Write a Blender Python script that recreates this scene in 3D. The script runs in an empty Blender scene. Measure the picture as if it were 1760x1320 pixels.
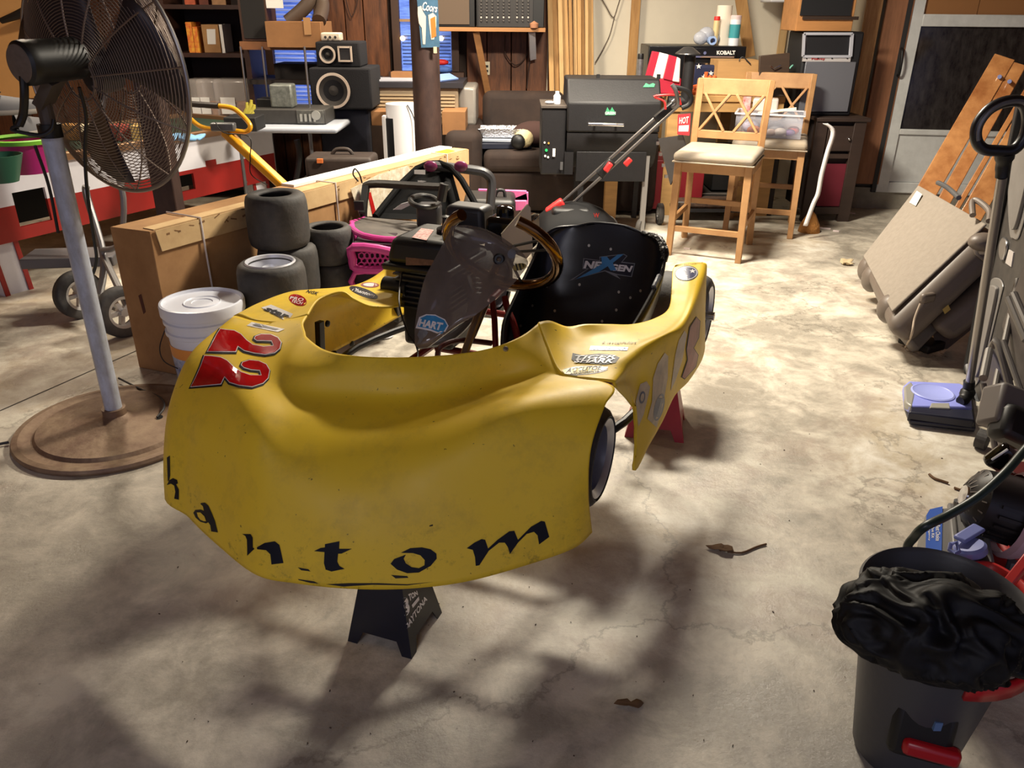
import bpy, bmesh, math, random
from math import sin, cos, pi, radians
from mathutils import Vector as V, Matrix, noise
from mathutils.bvhtree import BVHTree
random.seed(7)
SC = bpy.context.scene
COL = SC.collection
# ---------------- camera, world, lights, exposure ----------------
F, TH, CH, ROLL = 1370.0, radians(25.1), 1.386, radians(0.5)
cd = bpy.data.cameras.new('camera'); cam = bpy.data.objects.new('camera', cd); COL.objects.link(cam)
cd.sensor_width = 36.0; cd.lens = F / 1760 * 36.0; cd.clip_start = .02; cd.clip_end = 60
cam.matrix_world = Matrix.Translation((0, 0, CH)) @ Matrix.Rotation(pi/2 - TH, 4, 'X') @ Matrix.Rotation(ROLL, 4, 'Z')
SC.camera = cam
w = bpy.data.worlds.new('world'); SC.world = w; w.use_nodes = True
w.node_tree.nodes['Background'].inputs[0].default_value = (.42, .42, .66, 1)
w.node_tree.nodes['Background'].inputs[1].default_value = .47
SC.view_settings.view_transform = 'Standard'; SC.view_settings.look = 'None'
SC.view_settings.gamma = 1; SC.view_settings.exposure = 0.62
SC.view_settings.use_curve_mapping = False
def area(name, loc, rot, sx, sy, e, color):
    l = bpy.data.lights.new(name, 'AREA'); l.shape = 'RECTANGLE'; l.size = sx; l.size_y = sy
    l.energy = e; l.color = color
    o = bpy.data.objects.new(name, l); COL.objects.link(o); o.location = loc; o.rotation_euler = rot
    return o
area('shop_light', (.55, 4.3, 2.38), (0, 0, 0), .6, .22, 120, (1, .90, .74))
area('rear_ceiling_light', (-.45, 5.7, 2.38), (0, 0, 0), .35, .35, 46, (1, .85, .64))
area('front_fill_light', (-.9, -1.2, 2.36), (radians(25), 0, 0), 1.2, .6, 17, (.92, .90, 1))  # added bluish fill for the kart front, no real fixture here
area('left_fill_light', (-2.4, 4.7, 2.4), (0, 0, 0), .3, .3, 30, (1, .84, .64))  # added warm fill that lifts the dim left back corner, not a known lamp

# ---------------- pixel helpers (1760x1320 frame) ----------------
CT, ST, CR, SR = cos(TH), sin(TH), cos(ROLL), sin(ROLL)
def ray(px, py):
    a = px - 880; b = 660 - py
    u = (a*CR - b*SR)/F; v = (a*SR + b*CR)/F
    return V((u, CT + v*ST, v*CT - ST))
EYE = V((0, 0, CH))
def PZ(px, py, z): r = ray(px, py); return EYE + r*((z - CH)/r.z)
def PY(px, py, y): r = ray(px, py); return EYE + r*(y/r.y)
def PP(px, py, P, N): r = ray(px, py); return EYE + r*((P - EYE).dot(N)/r.dot(N))
# ---------------- materials ----------------
def lin(c): return tuple((((x/255 + .055)/1.055)**2.4 if x/255 > .04045 else x/255/12.92) for x in c)
MATS = {}
def M(name, rgb, rough=.5, metal=0, var=0, vs=8, bump=0, bs=60, rgb2=None, stretch=None, coat=0, alpha=None, trans=0, emit=0, spec=None):
    if name in MATS: return MATS[name]
    m = bpy.data.materials.new(name); m.use_nodes = True; MATS[name] = m
    nt = m.node_tree; N = nt.nodes; L = nt.links; b = N['Principled BSDF']
    c = lin(rgb); b.inputs['Base Color'].default_value = (*c, 1)
    b.inputs['Roughness'].default_value = rough; b.inputs['Metallic'].default_value = metal
    if coat: b.inputs['Coat Weight'].default_value = coat
    if trans: b.inputs['Transmission Weight'].default_value = trans
    if alpha is not None: b.inputs['Alpha'].default_value = alpha
    if spec is not None: b.inputs['Specular IOR Level'].default_value = spec
    if emit: b.inputs['Emission Color'].default_value = (*c, 1); b.inputs['Emission Strength'].default_value = emit
    if var or bump:
        tc = N.new('ShaderNodeTexCoord'); mp = N.new('ShaderNodeMapping'); L.new(tc.outputs['Object'], mp.inputs[0])
        if stretch: mp.inputs['Scale'].default_value = stretch
    if var:
        no = N.new('ShaderNodeTexNoise'); no.inputs['Scale'].default_value = vs; no.inputs['Detail'].default_value = 6
        no.inputs['Roughness'].default_value = .65
        L.new(mp.outputs[0], no.inputs['Vector'])
        mr = N.new('ShaderNodeMapRange'); mr.inputs[1].default_value = .32; mr.inputs[2].default_value = .68
        L.new(no.outputs[0], mr.inputs[0])
        mx = N.new('ShaderNodeMix'); mx.data_type = 'RGBA'
        c2 = lin(rgb2) if rgb2 else tuple(x*(1 - var) for x in c)
        mx.inputs[6].default_value = (*c, 1); mx.inputs[7].default_value = (*c2, 1)
        L.new(mr.outputs[0], mx.inputs[0]); L.new(mx.outputs[2], b.inputs['Base Color'])
    if bump:
        n2 = N.new('ShaderNodeTexNoise'); n2.inputs['Scale'].default_value = bs; n2.inputs['Detail'].default_value = 4
        L.new(mp.outputs[0], n2.inputs['Vector'])
        bp = N.new('ShaderNodeBump'); bp.inputs['Strength'].default_value = bump; bp.inputs['Distance'].default_value = .01
        L.new(n2.outputs[0], bp.inputs['Height']); L.new(bp.outputs[0], b.inputs['Normal'])
    return m
BLACK = M('black_plastic', (13, 13, 15), .5, var=.3, vs=20)
DARK = M('dark_grey_plastic', (44, 44, 47), .5, var=.3, vs=12)
RUBBER = M('worn_rubber', (42, 42, 44), .7, var=.5, vs=6, rgb2=(82, 78, 74), bump=.2, bs=40)
STEEL = M('bare_steel', (170, 170, 172), .32, 1)
CHROME = M('chrome', (215, 215, 218), .12, 1)
GREYM = M('grey_metal', (125, 126, 128), .45, .6, var=.3)
WHITE = M('white_plastic', (225, 226, 232), .4)
RED = M('red_paint', (180, 24, 22), .4, var=.2)
CARD = M('cardboard', (176, 134, 88), .85, var=.2, vs=5, rgb2=(150, 110, 70), bump=.05, bs=20)
# ---------------- objects ----------------
WM = {}
def tag(o, label=None, cat=None, group=None, kind=None):
    if label: o['label'] = label
    if cat: o['category'] = cat
    if group: o['group'] = group
    if kind: o['kind'] = kind
    return o
def thing(name, label, cat, loc=(0, 0, 0), group=None):
    o = bpy.data.objects.new(name, None); COL.objects.link(o); o.empty_display_size = .1
    o.location = loc; WM[o.name] = Matrix.Translation(V(loc)); return tag(o, label, cat, group)
class MB:
    def __init__(s): s.v = []; s.f = []; s.uv = None
    def add(s, vs, fs):
        k = len(s.v); s.v += [V(p) for p in vs]; s.f += [tuple(i + k for i in f) for f in fs]; return s
    def box(s, c, d, R=None, taper=None):
        c = V(c); x, y, z = d[0]/2, d[1]/2, d[2]/2; t = taper or 1
        P = [V((i*x*(t if k > 0 else 1), j*y*(t if k > 0 else 1), k*z)) for k in (-1, 1) for i, j in ((-1, -1), (1, -1), (1, 1), (-1, 1))]
        if R: P = [R @ p for p in P]
        return s.add([c + p for p in P], [(3, 2, 1, 0), (4, 5, 6, 7), (0, 1, 5, 4), (1, 2, 6, 5), (2, 3, 7, 6), (3, 0, 4, 7)])
    def cyl(s, a, b, r0, r1=None, n=16, caps=True):
        a, b = V(a), V(b); r1 = r0 if r1 is None else r1
        d = (b - a).normalized(); u = d.orthogonal().normalized(); w_ = d.cross(u)
        vs = [a + (u*cos(t) + w_*sin(t))*r0 for t in [2*pi*i/n for i in range(n)]] + [b + (u*cos(t) + w_*sin(t))*r1 for t in [2*pi*i/n for i in range(n)]]
        fs = [(i, (i+1) % n, n + (i+1) % n, n + i) for i in range(n)]
        if caps: fs += [tuple(range(n))[::-1], tuple(range(n, 2*n))]
        return s.add(vs, fs)
    def tube(s, pts, r, n=10, closed=False, smooth=0):
        P = [V(p) for p in pts]
        if smooth: P = crv(P, smooth, closed)
        m = len(P); rs = r if isinstance(r, (list, tuple)) else [r]*m
        if len(rs) != m: rs = [rs[min(len(rs)-1, int(i*len(rs)/m))] for i in range(m)]
        vs = []; up = None
        for i, p in enumerate(P):
            a = P[(i-1) % m] if (closed or i) else p; b = P[(i+1) % m] if (closed or i < m-1) else p
            d = (b - a).normalized() if (b - a).length > 1e-9 else V((0, 0, 1))
            if up is None: up = d.orthogonal().normalized()
            up = (up - d*up.dot(d)); up = up.normalized() if up.length > 1e-6 else d.orthogonal().normalized()
            w_ = d.cross(up)
            vs += [p + (up*cos(2*pi*k/n) + w_*sin(2*pi*k/n))*rs[i] for k in range(n)]
        fs = []
        for i in range(m if closed else m-1):
            j = (i+1) % m
            fs += [(i*n + k, i*n + (k+1) % n, j*n + (k+1) % n, j*n + k) for k in range(n)]
        if not closed: fs += [tuple(range(n))[::-1], tuple(range((m-1)*n, m*n))]
        return s.add(vs, fs)
    def bar(s, a, b, w_, h, up=(0, 0, 1), w2=None, h2=None):
        a, b = V(a), V(b); d = (b-a).normalized(); u = V(up); x = d.cross(u)
        x = x.normalized() if x.length > 1e-4 else d.orthogonal().normalized()
        z = x.cross(d); w2 = w_ if w2 is None else w2; h2 = h if h2 is None else h2
        vs = [p + x*i*ww/2 + z*j*hh/2 for p, ww, hh in ((a, w_, h), (b, w2, h2)) for i, j in ((-1, -1), (1, -1), (1, 1), (-1, 1))]
        return s.add(vs, [(0, 1, 2, 3), (7, 6, 5, 4), (0, 4, 5, 1), (1, 5, 6, 2), (2, 6, 7, 3), (3, 7, 4, 0)])
    def lathe(s, prof, c=(0, 0, 0), ax=(0, 0, 1), n=32):
        c = V(c); d = V(ax).normalized(); u = d.orthogonal().normalized(); w_ = d.cross(u); vs = []; m = len(prof)
        for r, h in prof: vs += [c + d*h + (u*cos(2*pi*k/n) + w_*sin(2*pi*k/n))*max(r, 1e-4) for k in range(n)]
        fs = [(i*n + k, i*n + (k+1) % n, (i+1)*n + (k+1) % n, (i+1)*n + k) for i in range(m-1) for k in range(n)]
        return s.add(vs, fs)
    def prism(s, poly, off):
        n = len(poly); off = V(off); P = [V(p) for p in poly]
        return s.add(P + [p + off for p in P], [tuple(range(n))[::-1], tuple(range(n, 2*n))] + [(i, (i+1) % n, n + (i+1) % n, n + i) for i in range(n)])
    def sph(s, c, r, n=16, sc=(1, 1, 1)):
        c = V(c); m = n//2
        vs = [c + V((sc[0]*r*sin(pi*j/m)*cos(2*pi*i/n), sc[1]*r*sin(pi*j/m)*sin(2*pi*i/n), sc[2]*r*cos(pi*j/m))) for j in range(m+1) for i in range(n)]
        return s.add(vs, [(j*n + i, (j+1)*n + i, (j+1)*n + (i+1) % n, j*n + (i+1) % n) for j in range(m) for i in range(n)])
    def grid(s, rows):
        n = len(rows[0]); vs = [p for r in rows for p in r]
        return s.add(vs, [(i*n + k, i*n + k+1, (i+1)*n + k+1, (i+1)*n + k) for i in range(len(rows)-1) for k in range(n-1)])
    def xf(s, Mx): s.v = [Mx @ p for p in s.v]; return s
    def bvh(s): return BVHTree.FromPolygons(s.v, s.f)
    def build(s, name, mat, parent=None, smooth=False, bevel=0, solid=0, sub=0, label=None, local=False, seg=2, angle=35):
        vs = s.v
        if parent is not None:
            Pm = WM[parent.name]
            if not local: I = Pm.inverted(); vs = [I @ p for p in vs]
            loc = None
        else:
            xs = [p.x for p in vs]; ys = [p.y for p in vs]; zs = [p.z for p in vs]
            loc = V(((min(xs)+max(xs))/2, (min(ys)+max(ys))/2, min(zs))); vs = [p - loc for p in vs]
        me = bpy.data.meshes.new(name); me.from_pydata([tuple(p) for p in vs], [], s.f)
        bm = bmesh.new(); bm.from_mesh(me); bmesh.ops.remove_doubles(bm, verts=bm.verts, dist=2e-5)
        bmesh.ops.recalc_face_normals(bm, faces=bm.faces); bm.to_mesh(me); bm.free()
        me.materials.append(mat)
        if smooth or bevel:
            for p in me.polygons: p.use_smooth = True
        if smooth != 'all' and (smooth or bevel): me.set_sharp_from_angle(angle=radians(angle))
        o = bpy.data.objects.new(name, me); COL.objects.link(o)
        if parent is not None: o.parent = parent; WM[o.name] = WM[parent.name].copy()
        else: o.location = loc; WM[o.name] = Matrix.Translation(loc)
        if solid:
            md = o.modifiers.new('solid', 'SOLIDIFY'); md.thickness = solid; md.offset = -1
        if bevel:
            md = o.modifiers.new('bevel', 'BEVEL'); md.width = bevel; md.segments = seg; md.limit_method = 'ANGLE'; md.angle_limit = radians(40); md.use_clamp_overlap = True
            md.harden_normals = False
        if sub:
            md = o.modifiers.new('sub', 'SUBSURF'); md.levels = sub; md.render_levels = sub
        if label: o['label'] = label
        return o
def crv(P, k=6, closed=False):
    n = len(P); out = []
    rng = range(n if closed else n-1)
    for i in rng:
        a, b, c, d = P[(i-1) % n] if (closed or i) else P[0], P[i], P[(i+1) % n], P[(i+2) % n] if (closed or i < n-2) else P[-1]
        for j in range(k):
            t = j/k; out.append(.5*((2*b) + (c-a)*t + (2*a - 5*b + 4*c - d)*t*t + (3*b - a - 3*c + d)*t**3))
    if not closed: out.append(P[-1].copy() if hasattr(P[-1], 'copy') else P[-1])
    return out
def dense(cols, k=6, m=6):
    """bicubic net through the control columns"""
    cs = [crv([V(p) for p in c], m) for c in cols]
    rows = list(zip(*cs))
    return [crv(list(r), k) for r in rows]
def structure(mb, name, mat, parent=None, **kw):
    o = mb.build(name, mat, parent, **kw)
    if parent is None: o['kind'] = 'structure'
    return o
def solo(mb, name, mat, label, cat, group=None, **kw):
    return tag(mb.build(name, mat, None, **kw), label, cat, group)
def dup(root, name=None, loc=None, rotz=None, label=None, group=None):
    kids = {}
    def cp(o, par):
        c = o.copy(); COL.objects.link(c)
        if par is not None: c.parent = par
        for ch in [q for q in CHILD.get(o.name, [])]: cp(ch, c)
        return c
    global CHILD
    CHILD = {}
    for o in COL.objects:
        if o.parent: CHILD.setdefault(o.parent.name, []).append(o)
    r = cp(root, None)
    if loc is not None: r.location = loc
    if rotz is not None: r.rotation_euler = (0, 0, rotz)
    if label: r['label'] = label
    if group: r['group'] = group
    return r
# ---- flat print laid on real surfaces ----
def project(vs2, fs, bvh, off):
    out = []; ok = []
    for p in vs2:
        r = ray(p[0], p[1]).normalized(); h = bvh.ray_cast(EYE, r)
        if h[0] is None: out.append(V()); ok.append(False); continue
        n = h[1] if h[1].dot(r) < 0 else -h[1]
        out.append(h[0] + n*off); ok.append(True)
    return out, [f for f in fs if all(ok[i] for i in f)]
def polymesh(polys, maxlen):
    bm = bmesh.new()
    for pl in polys:
        vs = [bm.verts.new((p[0], -p[1], 0)) for p in pl]; bm.faces.new(vs)
    bmesh.ops.triangulate(bm, faces=bm.faces[:])
    for _ in range(3):
        es = [e for e in bm.edges if e.calc_length() > maxlen]
        if not es: break
        bmesh.ops.subdivide_edges(bm, edges=es, cuts=1); bmesh.ops.triangulate(bm, faces=[f for f in bm.faces if len(f.verts) > 3])
    bm.verts.index_update()
    r = [(v.co.x, -v.co.y) for v in bm.verts], [tuple(v.index for v in f.verts) for f in bm.faces]
    bm.free(); return r
def print_poly(name, polys, mat, bvh, parent, off=.0012, maxlen=14, label=None):
    vs, fs = polymesh(polys, maxlen); P, fs = project(vs, fs, bvh, off)
    mb = MB().add(P, fs); return mb.build(name, mat, parent, label=label)
TXT = {}
def textmesh(s, shear=0, bold=0):
    cu = bpy.data.curves.new('t', 'FONT'); cu.body = s; cu.resolution_u = 2; cu.shear = shear; cu.offset = bold
    o = bpy.data.objects.new('t', cu); COL.objects.link(o)
    dg = bpy.context.evaluated_depsgraph_get(); me = o.evaluated_get(dg).to_mesh()
    vs = [v.co.copy() for v in me.vertices]; fs = [tuple(p.vertices) for p in me.polygons]
    bpy.data.objects.remove(o); bpy.data.curves.remove(cu)
    x0 = min(v.x for v in vs); x1 = max(v.x for v in vs); y0 = min(v.y for v in vs); y1 = max(v.y for v in vs)
    return [((v.x-x0)/(x1-x0), (v.y-y0)/(y1-y0)) for v in vs], fs
def quadmap(q, s, t):
    TL, TR, BR, BL = q
    return [(BL[i]*(1-s) + BR[i]*s)*(1-t) + (TL[i]*(1-s) + TR[i]*s)*t for i in range(len(TL))]
def print_text(name, s, quad, mat, bvh, parent, off=.002, shear=0, bold=.02, label=None):
    vs, fs = textmesh(s, shear, bold)
    P, fs = project([quadmap(quad, *v) for v in vs], fs, bvh, off)
    return MB().add(P, fs).build(name, mat, parent, label=label)
def ell(cx, cy, rx, ry, ang=0, n=28):
    a = radians(ang)
    return [(cx + rx*cos(t)*cos(a) - ry*sin(t)*sin(a), cy + rx*cos(t)*sin(a) + ry*sin(t)*cos(a)) for t in [2*pi*i/n for i in range(n)]]
def inset(poly, d):
    n = len(poly); A = sum(poly[i][0]*poly[(i+1) % n][1] - poly[(i+1) % n][0]*poly[i][1] for i in range(n)); sg = 1 if A > 0 else -1
    out = []
    for i in range(n):
        a, b, c = V(poly[i-1]), V(poly[i]), V(poly[(i+1) % n])
        d1 = (b-a).normalized(); d2 = (c-b).normalized(); n1 = V((-d1.y, d1.x))*sg; n2 = V((-d2.y, d2.x))*sg
        m = (n1+n2); m = m.normalized() if m.length > .3 else n1; k = min(1.4, 1/max(.5, m.dot(n1)))
        out.append(tuple(b + m*d*k))
    return out
# ---------------- the setting ----------------
def concrete():
    m = bpy.data.materials.new('stained_concrete'); m.use_nodes = True; nt = m.node_tree; N = nt.nodes; L = nt.links; b = N['Principled BSDF']
    tc = N.new('ShaderNodeTexCoord')
    def no(s, d=8, r=.6, dist=0):
        n = N.new('ShaderNodeTexNoise'); n.inputs['Scale'].default_value = s; n.inputs['Detail'].default_value = d
        n.inputs['Roughness'].default_value = r; n.inputs['Distortion'].default_value = dist
        L.new(tc.outputs['Object'], n.inputs['Vector']); return n
    def ramp(src, a, b_, ca, cb):
        r = N.new('ShaderNodeValToRGB'); r.color_ramp.elements[0].position = a; r.color_ramp.elements[1].position = b_
        r.color_ramp.elements[0].color = (*lin(ca), 1) if ca[0] > 1 else (*ca, 1); r.color_ramp.elements[1].color = (*lin(cb), 1) if cb[0] > 1 else (*cb, 1)
        L.new(src, r.inputs[0]); return r
    def mix(f, a, b_, t='MIX'):
        x = N.new('ShaderNodeMix'); x.data_type = 'RGBA'; x.blend_type = t
        if isinstance(f, float): x.inputs[0].default_value = f
        else: L.new(f, x.inputs[0])
        L.new(a, x.inputs[6])
        if isinstance(b_, tuple): x.inputs[7].default_value = (*b_, 1)
        else: L.new(b_, x.inputs[7])
        return x.outputs[2]
    n1 = no(1.1, 10, .62, .6); base = ramp(n1.outputs[0], .36, .64, (172, 164, 150), (208, 200, 184)).outputs[0]
    n2 = no(5.5, 12, .7, .3); r2 = ramp(n2.outputs[0], .42, .62, (0, 0, 0), (1., 1., 1.)); base = mix(.27, base, r2.outputs[0], 'OVERLAY')
    n3 = no(2.3, 6, .6, 1.2); r3 = ramp(n3.outputs[0], .58, .76, (0., 0., 0.), (.45, .45, .45)); base = mix(r3.outputs[0], base, lin((134, 124, 110)))
    n5 = no(60, 3, .6); r5 = ramp(n5.outputs[0], .70, .76, (0., 0., 0.), (.6, .6, .6)); base = mix(r5.outputs[0], base, lin((92, 84, 76)))
    # hairline cracks
    vd = N.new('ShaderNodeVectorMath'); vd.operation = 'MULTIPLY_ADD'; n6 = no(2.2, 8, .65); L.new(n6.outputs['Color'], vd.inputs[0])
    vd.inputs[1].default_value = (.7, .7, .7); L.new(tc.outputs['Object'], vd.inputs[2])
    vo = N.new('ShaderNodeTexVoronoi'); vo.feature = 'DISTANCE_TO_EDGE'; vo.inputs['Scale'].default_value = .31; L.new(vd.outputs[0], vo.inputs['Vector'])
    rc = ramp(vo.outputs['Distance'], .0, .0035, (.4, .4, .4), (0., 0., 0.)); base = mix(rc.outputs[0], base, lin((70, 62, 54)))
    # saw-cut joint by the fan
    L.new(base, b.inputs['Base Color'])
    rr = N.new('ShaderNodeMapRange'); rr.inputs[1].default_value = .35; rr.inputs[2].default_value = .65; rr.inputs[3].default_value = .25; rr.inputs[4].default_value = .5
    L.new(n2.outputs[0], rr.inputs[0]); L.new(rr.outputs[0], b.inputs['Roughness'])
    n4 = no(14, 12, .75); bp = N.new('ShaderNodeBump'); bp.inputs['Strength'].default_value = .35; bp.inputs['Distance'].default_value = .012
    L.new(n4.outputs[0], bp.inputs['Height']); L.new(bp.outputs[0], b.inputs['Normal'])
    return m
FLOOR = concrete()
structure(MB().box((0, 2.6, -.05), (9.6, 10, .1)), 'floor', FLOOR)
JOINT = M('dark_joint', (60, 54, 48), .9)
ja, jb = PZ(0, 706, .0007), PZ(150, 640, .0007); jd = (jb-ja).normalized()
structure(MB().bar(ja - jd*1.0, jb + jd*.6, .006, .001), 'floor_joint', JOINT)
PLAST = M('cream_drywall', (214, 206, 188), .9, var=.1, vs=2)
CEILM = M('ceiling_board', (120, 92, 62), .9, var=.2, vs=3)
structure(MB().box((0, 2.6, 2.46), (9.6, 10, .06)), 'ceiling', CEILM)
WY = 7.1
structure(MB().box((2.4, WY+.06, 1.2), (4.9-.5, .1, 2.5)), 'wall_back', PLAST)
PLANK = M('varnished_plank', (112, 66, 36), .55, var=.5, vs=5, rgb2=(66, 36, 18), stretch=(6, 6, .8), bump=.1, bs=30)
wl = structure(MB().box((-2.2, WY+.09, 1.2), (5.0, .1, 2.5)), 'wall_back_panelled', M('panel_backing', (40, 24, 14), .8))
x = -4.6; k = 0
win = [(-1.32, -.80)]
WX0, WX1, WZ0 = PY(688, 60, WY).x, PY(776, 60, WY).x, PY(730, 122, WY).z
random.seed(3)
while x < .30:
    wd = random.choice((.13, .17, .2, .15))
    x1 = min(x + wd, .30)
    z0 = 0; z1 = 2.43
    if x1 > WX0 - .07 and x < WX1 + .07: z1 = WZ0 - .05
    MB().box(((x+x1)/2, WY + .025 - random.random()*.006, (z0+z1)/2), (x1-x-.008, .03, z1-z0)).build('plank', PLANK, wl, bevel=.003, seg=1)
    x = x1
structure(MB().box((-4.7, 2.6, 1.2), (.1, 10, 2.5)), 'wall_left', M('tan_board', (176, 132, 84), .8, var=.25, vs=3))
structure(MB().box((4.55, 2.6, 1.2), (.1, 10, 2.5)), 'wall_right', M('brown_board', (96, 66, 44), .8, var=.35, vs=4, stretch=(5, 5, .7)))
# window in the panelled wall
NIGHT = M('dusk_glass', (104, 134, 212), .15, emit=.62, var=.5, vs=5, rgb2=(60, 84, 160), stretch=(1, 1, 9))
nn = NIGHT.node_tree; L = nn.links; b_ = nn.nodes['Principled BSDF']
for l in list(nn.links):
    if l.to_socket == b_.inputs['Base Color']: L.new(l.from_socket, b_.inputs['Emission Color'])
WFR = M('dark_window_wood', (60, 38, 26), .6)
w1 = structure(MB().box(((WX0+WX1)/2, WY+.03, (WZ0+2.2)/2), (WX1-WX0, .01, 2.2-WZ0)), 'window_1', NIGHT)
f = MB(); cx = (WX0+WX1)/2
for xx in (WX0-.03, WX1+.03): f.box((xx, WY, (WZ0+2.2)/2), (.06, .08, 2.2-WZ0))
f.box((cx, WY-.02, WZ0-.03), (WX1-WX0+.2, .14, .05)); f.build('window_frame', WFR, w1)
MB().box((cx, WY+.01, PY(700, 35, WY).z), (WX1-WX0, .03, .02)).build('meeting_rail', M('tan_rail', (150, 120, 90), .6), w1)
BULB = M('string_bulb', (255, 214, 130), .3, emit=7)
for bx in (692, 758):
    p = PY(bx, 66, WY-.05); MB().sph(p, .02, 10).build('string_light_bulb', BULB, w1)
m = MB(); ln = M('siding_line', (24, 34, 70), .5)
for i in range(9):
    p = PY(735, 62 + i*6, WY+.02); m.box((cx, WY+.022, p.z), (WX1-WX0-.02, .004, .006))
m.build('siding_line', ln, w1)['kind'] = 'stuff'
# second, half hidden window with blinds
bx0, bx1 = PY(470, 95, 6.98).x, PY(546, 95, 6.98).x
zt, zb = 1.62, PY(500, 190, 6.98).z
w2 = structure(MB().box(((bx0+bx1)/2, 7.03, (zt+zb)/2), (bx1-bx0, .01, zt-zb)), 'window_2', NIGHT)
f = MB()
for xx in (bx0-.03, bx1+.03): f.box((xx, 7.0, (zt+zb)/2), (.06, .08, zt-zb+.1))
f.box(((bx0+bx1)/2, 7.0, zt+.03), (bx1-bx0+.1, .08, .06)); f.box(((bx0+bx1)/2, 7.0, zb-.03), (bx1-bx0+.1, .08, .06)); f.build('window_frame', WFR, w2)
sl = M('blind_slat', (150, 168, 225), .5, emit=.12); z = zt-.02
while z > zb:
    MB().box(((bx0+bx1)/2, 6.99, z), (bx1-bx0-.02, .022, .004), Matrix.Rotation(.5, 3, 'X')).build('slat', sl, w2); z -= .032
# door wall, slightly turned, standing on a concrete curb
DA = radians(-8); DO = V((2.58, 6.33, 0)); DX = V((cos(DA), sin(DA), 0)); DN = V((sin(DA), -cos(DA), 0))
def onwall(px, py, off=0): return PP(px, py, DO + DN*off, DN)
def wbox(mb, p, q, t=.03, off=0):
    """box between two wall points: spans along the wall and up, thickness t towards the room"""
    a = (p-DO).dot(DX); b = (q-DO).dot(DX); z0, z1 = min(p.z, q.z), max(p.z, q.z)
    c = DO + DX*(a+b)/2 + DN*(off + t/2) + V((0, 0, (z0+z1)/2)); return mb.box(c, (abs(b-a), t, z1-z0), Matrix.Rotation(DA, 3, 'Z'))
RW = M('rough_pine', (208, 164, 112), .75, var=.45, vs=5, rgb2=(160, 114, 70), stretch=(5, 5, .6), bump=.15, bs=40)
DW = M('dark_trim_wood', (156, 106, 74), .7, var=.4, vs=5, stretch=(6, 6, .6))
structure(wbox(MB(), DO + DX*-.02, DO + DX*2.2 + V((0, 0, .16)), .16, -.14), 'trim_1', M('concrete_curb', (150, 144, 130), .9, var=.3, vs=8, bump=.3))
structure(wbox(MB(), DO + V((0, 0, .16)), DO + DX*2.2 + V((0, 0, 2.43)), .06, -.12), 'wall_door', M('drywall_dark', (150, 140, 120), .9))
structure(MB().box((DO.x-.02, 6.75, 1.2), (.08, .85, 2.5)), 'wall_return', PLAST)
for nm, (pa, pb, z0, mt, o2) in {'trim_2': (1468, 1496, 0, RW, .02), 'trim_3': (1500, 1546, 0.02, RW, 0)}.items():
    a = onwall(pa-38, 330); b = onwall(pb-42, 330)
    structure(wbox(MB(), V((a.x, a.y, z0+.17)), V((b.x, b.y, 2.43)), .045, o2), nm, mt if nm == 'trim_2' else DW, bevel=.003)
# storm door
dl = (onwall(1503, 325)-DO).dot(DX); dr = dl + .98
ALW = M('aged_white_aluminium', (214, 216, 214), .5, var=.2, vs=9, bump=.05)
d1 = tag(bpy.data.objects.new('door_1', None), kind='structure'); COL.objects.link(d1); d1.location = DO + DX*dl + V((0, 0, .13)); WM[d1.name] = Matrix.Translation(d1.location)
def dq(u, z): return DO + DX*u + V((0, 0, z))
zr = onwall(1650, 38).z; zg = onwall(1600, 222).z
m = MB()
wbox(m, dq(dl, .13), dq(dl+.085, 2.1), .04); wbox(m, dq(dr-.085, .13), dq(dr, 2.1), .04)
wbox(m, dq(dl+.085, .13), dq(dr-.085, .21), .04); wbox(m, dq(dl+.085, zr-.03), dq(dr-.085, zr+.05), .045); wbox(m, dq(dl+.085, zg-.04), dq(dr-.085, zg), .04)
wbox(m, dq(dl+.085, 2.02), dq(dr-.085, 2.1), .04)
m.build('door_frame', ALW, d1, bevel=.006)
wbox(MB(), dq(dl+.085, .21), dq(dr-.085, zg-.04), .018, .004).build('lower_panel', ALW, d1, bevel=.004)
wbox(MB(), dq(dl+.085, zg), dq(dr-.085, zr-.03), .008, .012).build('glass', M('dirty_dark_glass', (26, 21, 20), .12, var=.8, vs=26, rgb2=(58, 54, 52), stretch=(1, 1, .4)), d1)
wbox(MB(), dq(dl+.085, zr+.05), dq(dl+.085+.36, 2.02), .012, .006).build('cardboard_pane', M('card_dark', (150, 104, 62), .9), d1)
wbox(MB(), dq(dl+.45, zr+.05), dq(dr-.085, 2.02), .012, .006).build('cardboard_pane', MATS['card_dark'], d1)
h = onwall(1549, 85, .05); h2 = onwall(1543, 128, .05)
MB().tube([h+DN*-.02, h+DN*.03, h*.5+h2*.5+DN*.05, h2+DN*.03, h2+DN*-.02], .009, smooth=4).build('door_handle', BLACK, d1, smooth=True)
structure(wbox(MB(), dq(dl-.035, .13), dq(dl-.004, 2.2), .05), 'trim_4', M('door_seal', (40, 38, 38), .7))
structure(wbox(MB(), dq(dr+.004, .13), dq(dr+.06, 2.2), .05), 'trim_5', DW)
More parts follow.
